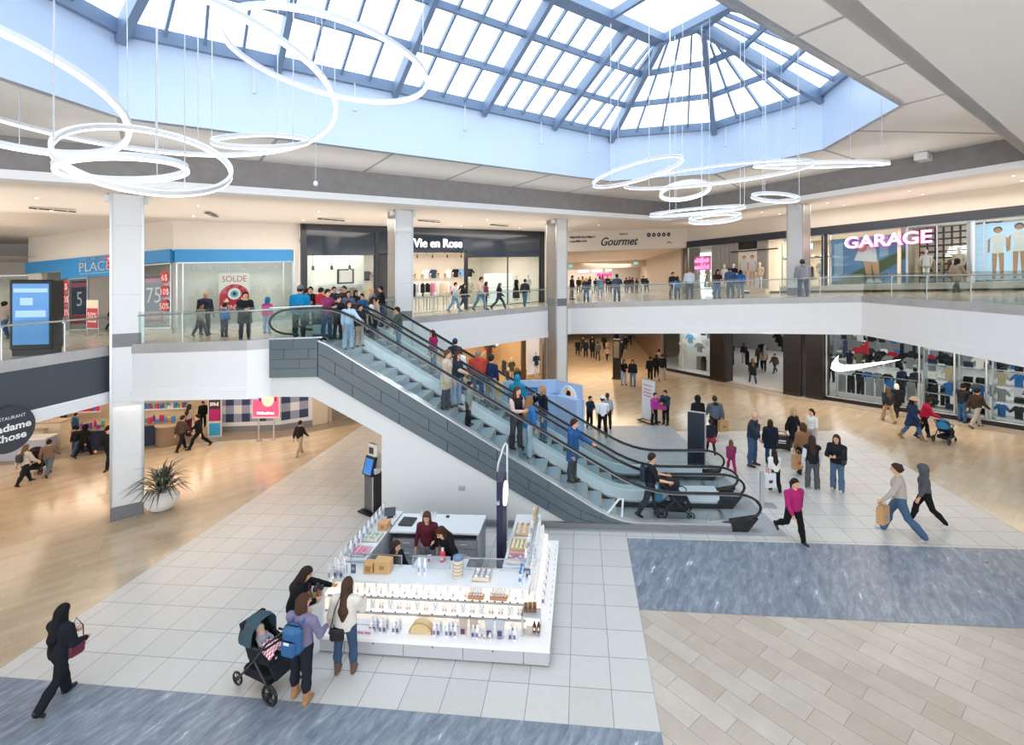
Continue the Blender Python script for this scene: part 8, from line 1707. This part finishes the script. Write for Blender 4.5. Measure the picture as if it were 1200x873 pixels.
# ================================================================ pushchairs
def wheel(mb, c, r_, w_=.045, ax='X', m=0):
    t = MB(); t.tube([(0, r_*.86*math.cos(a), r_*.86*math.sin(a)) for a in [2*PI*i/18 for i in range(18)]], r_*.16, 7, closed=True); t.lathe([(r_*.2, -.02), (r_*.2, .02)], n=10)
    t2 = MB(); t2.lathe([(r_*.28, -w_/2), (r_*.28, w_/2)], n=12); t2.xform(Matrix.Rotation(PI/2, 4, 'Y'))
    t3 = MB()
    for i in range(5): a = 2*PI*i/5; t3.tube([(0, 0, 0), (0, r_*.8*math.cos(a), r_*.8*math.sin(a))], r_*.06, 5)
    for q in (t, t2, t3): mb.join(q, Matrix.Translation(c))
    return mb
def pushchair(loc, rz, label, cols, flip=False, sc=1., arc=150):
    fc, sc_, hc_ = cols; r = thing('pushchair', label, 'pushchair', loc, rz, 'pushchairs'); r.scale = (sc,)*3; F_ = fabric(fc)
    for s in (-1, 1):      # local +y is forward
        mb = MB(); mb.tube([(s*.25, -.42, .15), (s*.25, -.05, .55), (s*.25, .32, .16)], .02, 7); mb.tube([(s*.25, -.05, .55), (s*.25, -.32, .9), (s*.24, -.48, 1.02)], .018, 7); obj('frame_side', mb, DARK, r)
        mb = MB(); wheel(mb, (s*.28, -.42, .16), .16); obj('rear_wheel', mb, [RUBBER], r); mb = MB(); wheel(mb, (s*.22, .38, .11), .11); obj('front_wheel', mb, [RUBBER], r)
    mb = MB(); mb.tube([(-.24, -.48, 1.02), (-.12, -.53, 1.05), (.12, -.53, 1.05), (.24, -.48, 1.02)], .022, 8); obj('handle_bar', mb, RUBBER, r)
    mb = MB(); mb.bbox((0, -.02, .26), (.42, .6, .14), .03); obj('basket', mb, F_, r)
    mb = MB(); mb.hexa([(-.2, -.14, .45), (.2, -.14, .45), (.2, .3, .5), (-.2, .3, .5), (-.21, -.12, .53), (.21, -.12, .53), (.2, .3, .57), (-.2, .3, .57)]); mb.hexa([(-.2, -.16, .48), (.2, -.16, .48), (.2, -.1, .5), (-.2, -.1, .5), (-.21, -.36, .98), (.21, -.36, .98), (.21, -.28, .99), (-.21, -.28, .99)]); mb.hexa([(-.2, .28, .5), (.2, .28, .5), (.2, .36, .5), (-.2, .36, .5), (-.16, .36, .28), (.16, .36, .28), (.16, .42, .28), (-.16, .42, .28)]); obj('seat', mb, F_, r)
    for s in (-1, 1): mb = MB(); mb.hexa([(s*.2-.015, -.14, .5), (s*.2+.015, -.14, .5), (s*.2+.015, .28, .54), (s*.2-.015, .28, .54), (s*.21-.015, -.22, .76), (s*.21+.015, -.22, .76), (s*.2+.015, .1, .68), (s*.2-.015, .1, .68)]); obj('seat_side', mb, F_, r)
    mb = MB(); n, k = 10, 8          # hood: part of a barrel
    for i in range(n+1):
        a = R(195-arc*i/n)
        for j in range(k+1): b = PI*j/k; mb.v.append((-.24*math.cos(b), -.12+.34*math.cos(a)*(.55+.45*math.sin(b)), .74+.34*math.sin(a)*math.sin(b)**.6+(.0 if 0 < j < k else -.05)))
    for i in range(n):
        for j in range(k): o = i*(k+1)+j; mb.f.append((o, o+1, o+k+2, o+k+1)); mb.m.append(0)
    obj('hood', mb, fabric(hc_), r, smooth=True)
    mb = MB(); mb.tube([(-.24, .0, .72), (-.22, .24, .76), (0, .3, .78), (.22, .24, .76), (.24, .0, .72)], .018, 7); obj('bumper_bar', mb, RUBBER, r)
    if flip:
        for c in r.children:
            if c.name.split('.')[0] in ('seat', 'seat_side', 'hood', 'bumper_bar'): c.rotation_euler = (0, 0, PI)
    return r
x, y = at(312, 800, 0); pc = pushchair((x, y, gz(x)), R(66), 'black pushchair with teal grey hood holding a baby beside the woman in mauve', ('#23262d', '#23262d', '#3f545e'), flip=True, sc=1.1, arc=125)
def baby(pc, label, suit, hat_, blanket=None, turn=0):
    rz_ = pc.rotation_euler[2]+turn; M = Matrix.Rotation(rz_, 3, 'Z'); loc = pc.location+M @ Vector((0, -.02, .56))*pc.scale[0]
    g = SDF((-.25, -.35, -.1), (.25, .45, .5), .011); g.ell((0, -.13, .3), (.062, .068, .075), None, 0); g.cone((0, -.12, .22), (0, -.02, .06), .075, .085, .03); g.cone((0, -.17+.1, .285), (0, -.06, .28), .008, .01, .01)
    for s in (-1, 1): g.cone((s*.08, -.1, .19), (s*.12, .02, .12), .032, .028, .02); g.cone((s*.12, .02, .12), (s*.06, .1, .11), .027, .02, .015); g.ell((s*.05, .12, .11), (.02, .025, .018), None, .01); g.cone((s*.05, 0, .05), (s*.08, .18, .06), .045, .035, .02); g.cone((s*.08, .18, .06), (s*.07, .3, -.02), .035, .028, .015); g.ell((s*.07, .33, -.02), (.028, .045, .03), None, .01)
    V, F = g.mesh(); b = MB(); b.v = [tuple(p) for p in V]; b.f = [tuple(q) for q in F]; C = V[F].mean(1); b.m = np.where((C[:, 2] > .235) | ((C[:, 1] > .1) & (C[:, 2] > .085)), 0, 1).tolist()
    r = thing('person', label, 'baby', loc, rz_); obj('body', b, [mat('skin_baby', '#e8b79c', .5), fabric(suit)], r, smooth=True)
    g = SDF((-.15, -.3, .15), (.15, .1, .5), .011); g.ell((0, -.14, .31), (.07, .074, .08), None, 0); g.cut(lambda X, Y, Z: (Y+.1-.9*(Z-.3))/1.35); V, F = g.mesh(); b = MB(); b.v = [tuple(p) for p in V]; b.f = [tuple(q) for q in F]; b.m = [0]*len(F); obj('knit_hat', b, fabric(hat_), r, smooth=True)
    if blanket:
        t = thing('blanket', 'pink and white blanket over the baby in the pushchair', 'blanket', loc, rz_); mb = MB(); n = 10
        for i in range(n+1):
            for j in range(n+1): u_, v_ = i/n-.5, j/n; mb.v.append((u_*.36, .06+v_*.28, .17-.1*u_*u_*4-.06*v_+.012*math.sin(9*u_+7*v_)))
        for i in range(n):
            for j in range(n): o = i*(n+1)+j; mb.f.append((o, o+n+1, o+n+2, o+1)); mb.m.append((i+j) % 2)
        obj('cloth', mb, [fabric(blanket), fabric('#efe3e6')], t, smooth=True)
baby(pc, 'baby in grey with white hat lying in the black pushchair', '#a7a9b5', '#d8d4da', '#d9617f', PI)
d = Matrix.Rotation(pr_u[1]['rz'], 3, 'Z') @ Vector((0, 1, 0)); pl_ = pr_u[0].location; x, y = at(1108, 518, 0); pc2 = pushchair((x, y, gz(x)), R(-62), 'small pushchair with blue hood pushed by the woman in red jacket', ('#1f2530', '#1f2530', '#3a7fae'), sc=.85, arc=95); baby(pc2, 'toddler with white trousers in the small blue hooded pushchair', '#d9cdd3', '#2b2a33')
x, y = at(788, 600, 0); pc3 = pushchair((x, y-.25, gz(x)+.02), R(-98), 'black pushchair in front of the bearded man at the escalator foot', ('#1b1e24', '#1b1e24', '#262a33'))
x, y = at(44, 553, 0); pc4 = pushchair((x, y, gz(x)), R(20), 'dark pushchair with big wheels before the woman in brown sweater', ('#1e1f26', '#1e1f26', '#2a2230'))
bag_paper(wpt(pr_x, pr_x[1]['sp'](.1, .12, -.05)), R(20), 'teal patterned bag hanging by the pushchair at the escalator foot', '#2a7a96', size=(.2, .1, .3))
x, y = at(1157, 660, 0); r = thing('floor_litter', 'tiny red and white scrap lying on the grey stone band at right', 'litter', (x, y, .012+gz(x)), .4); mb = MB(); mb.box((0, 0, .006), (.05, .03, .012)); obj('scrap', mb, RED, r)
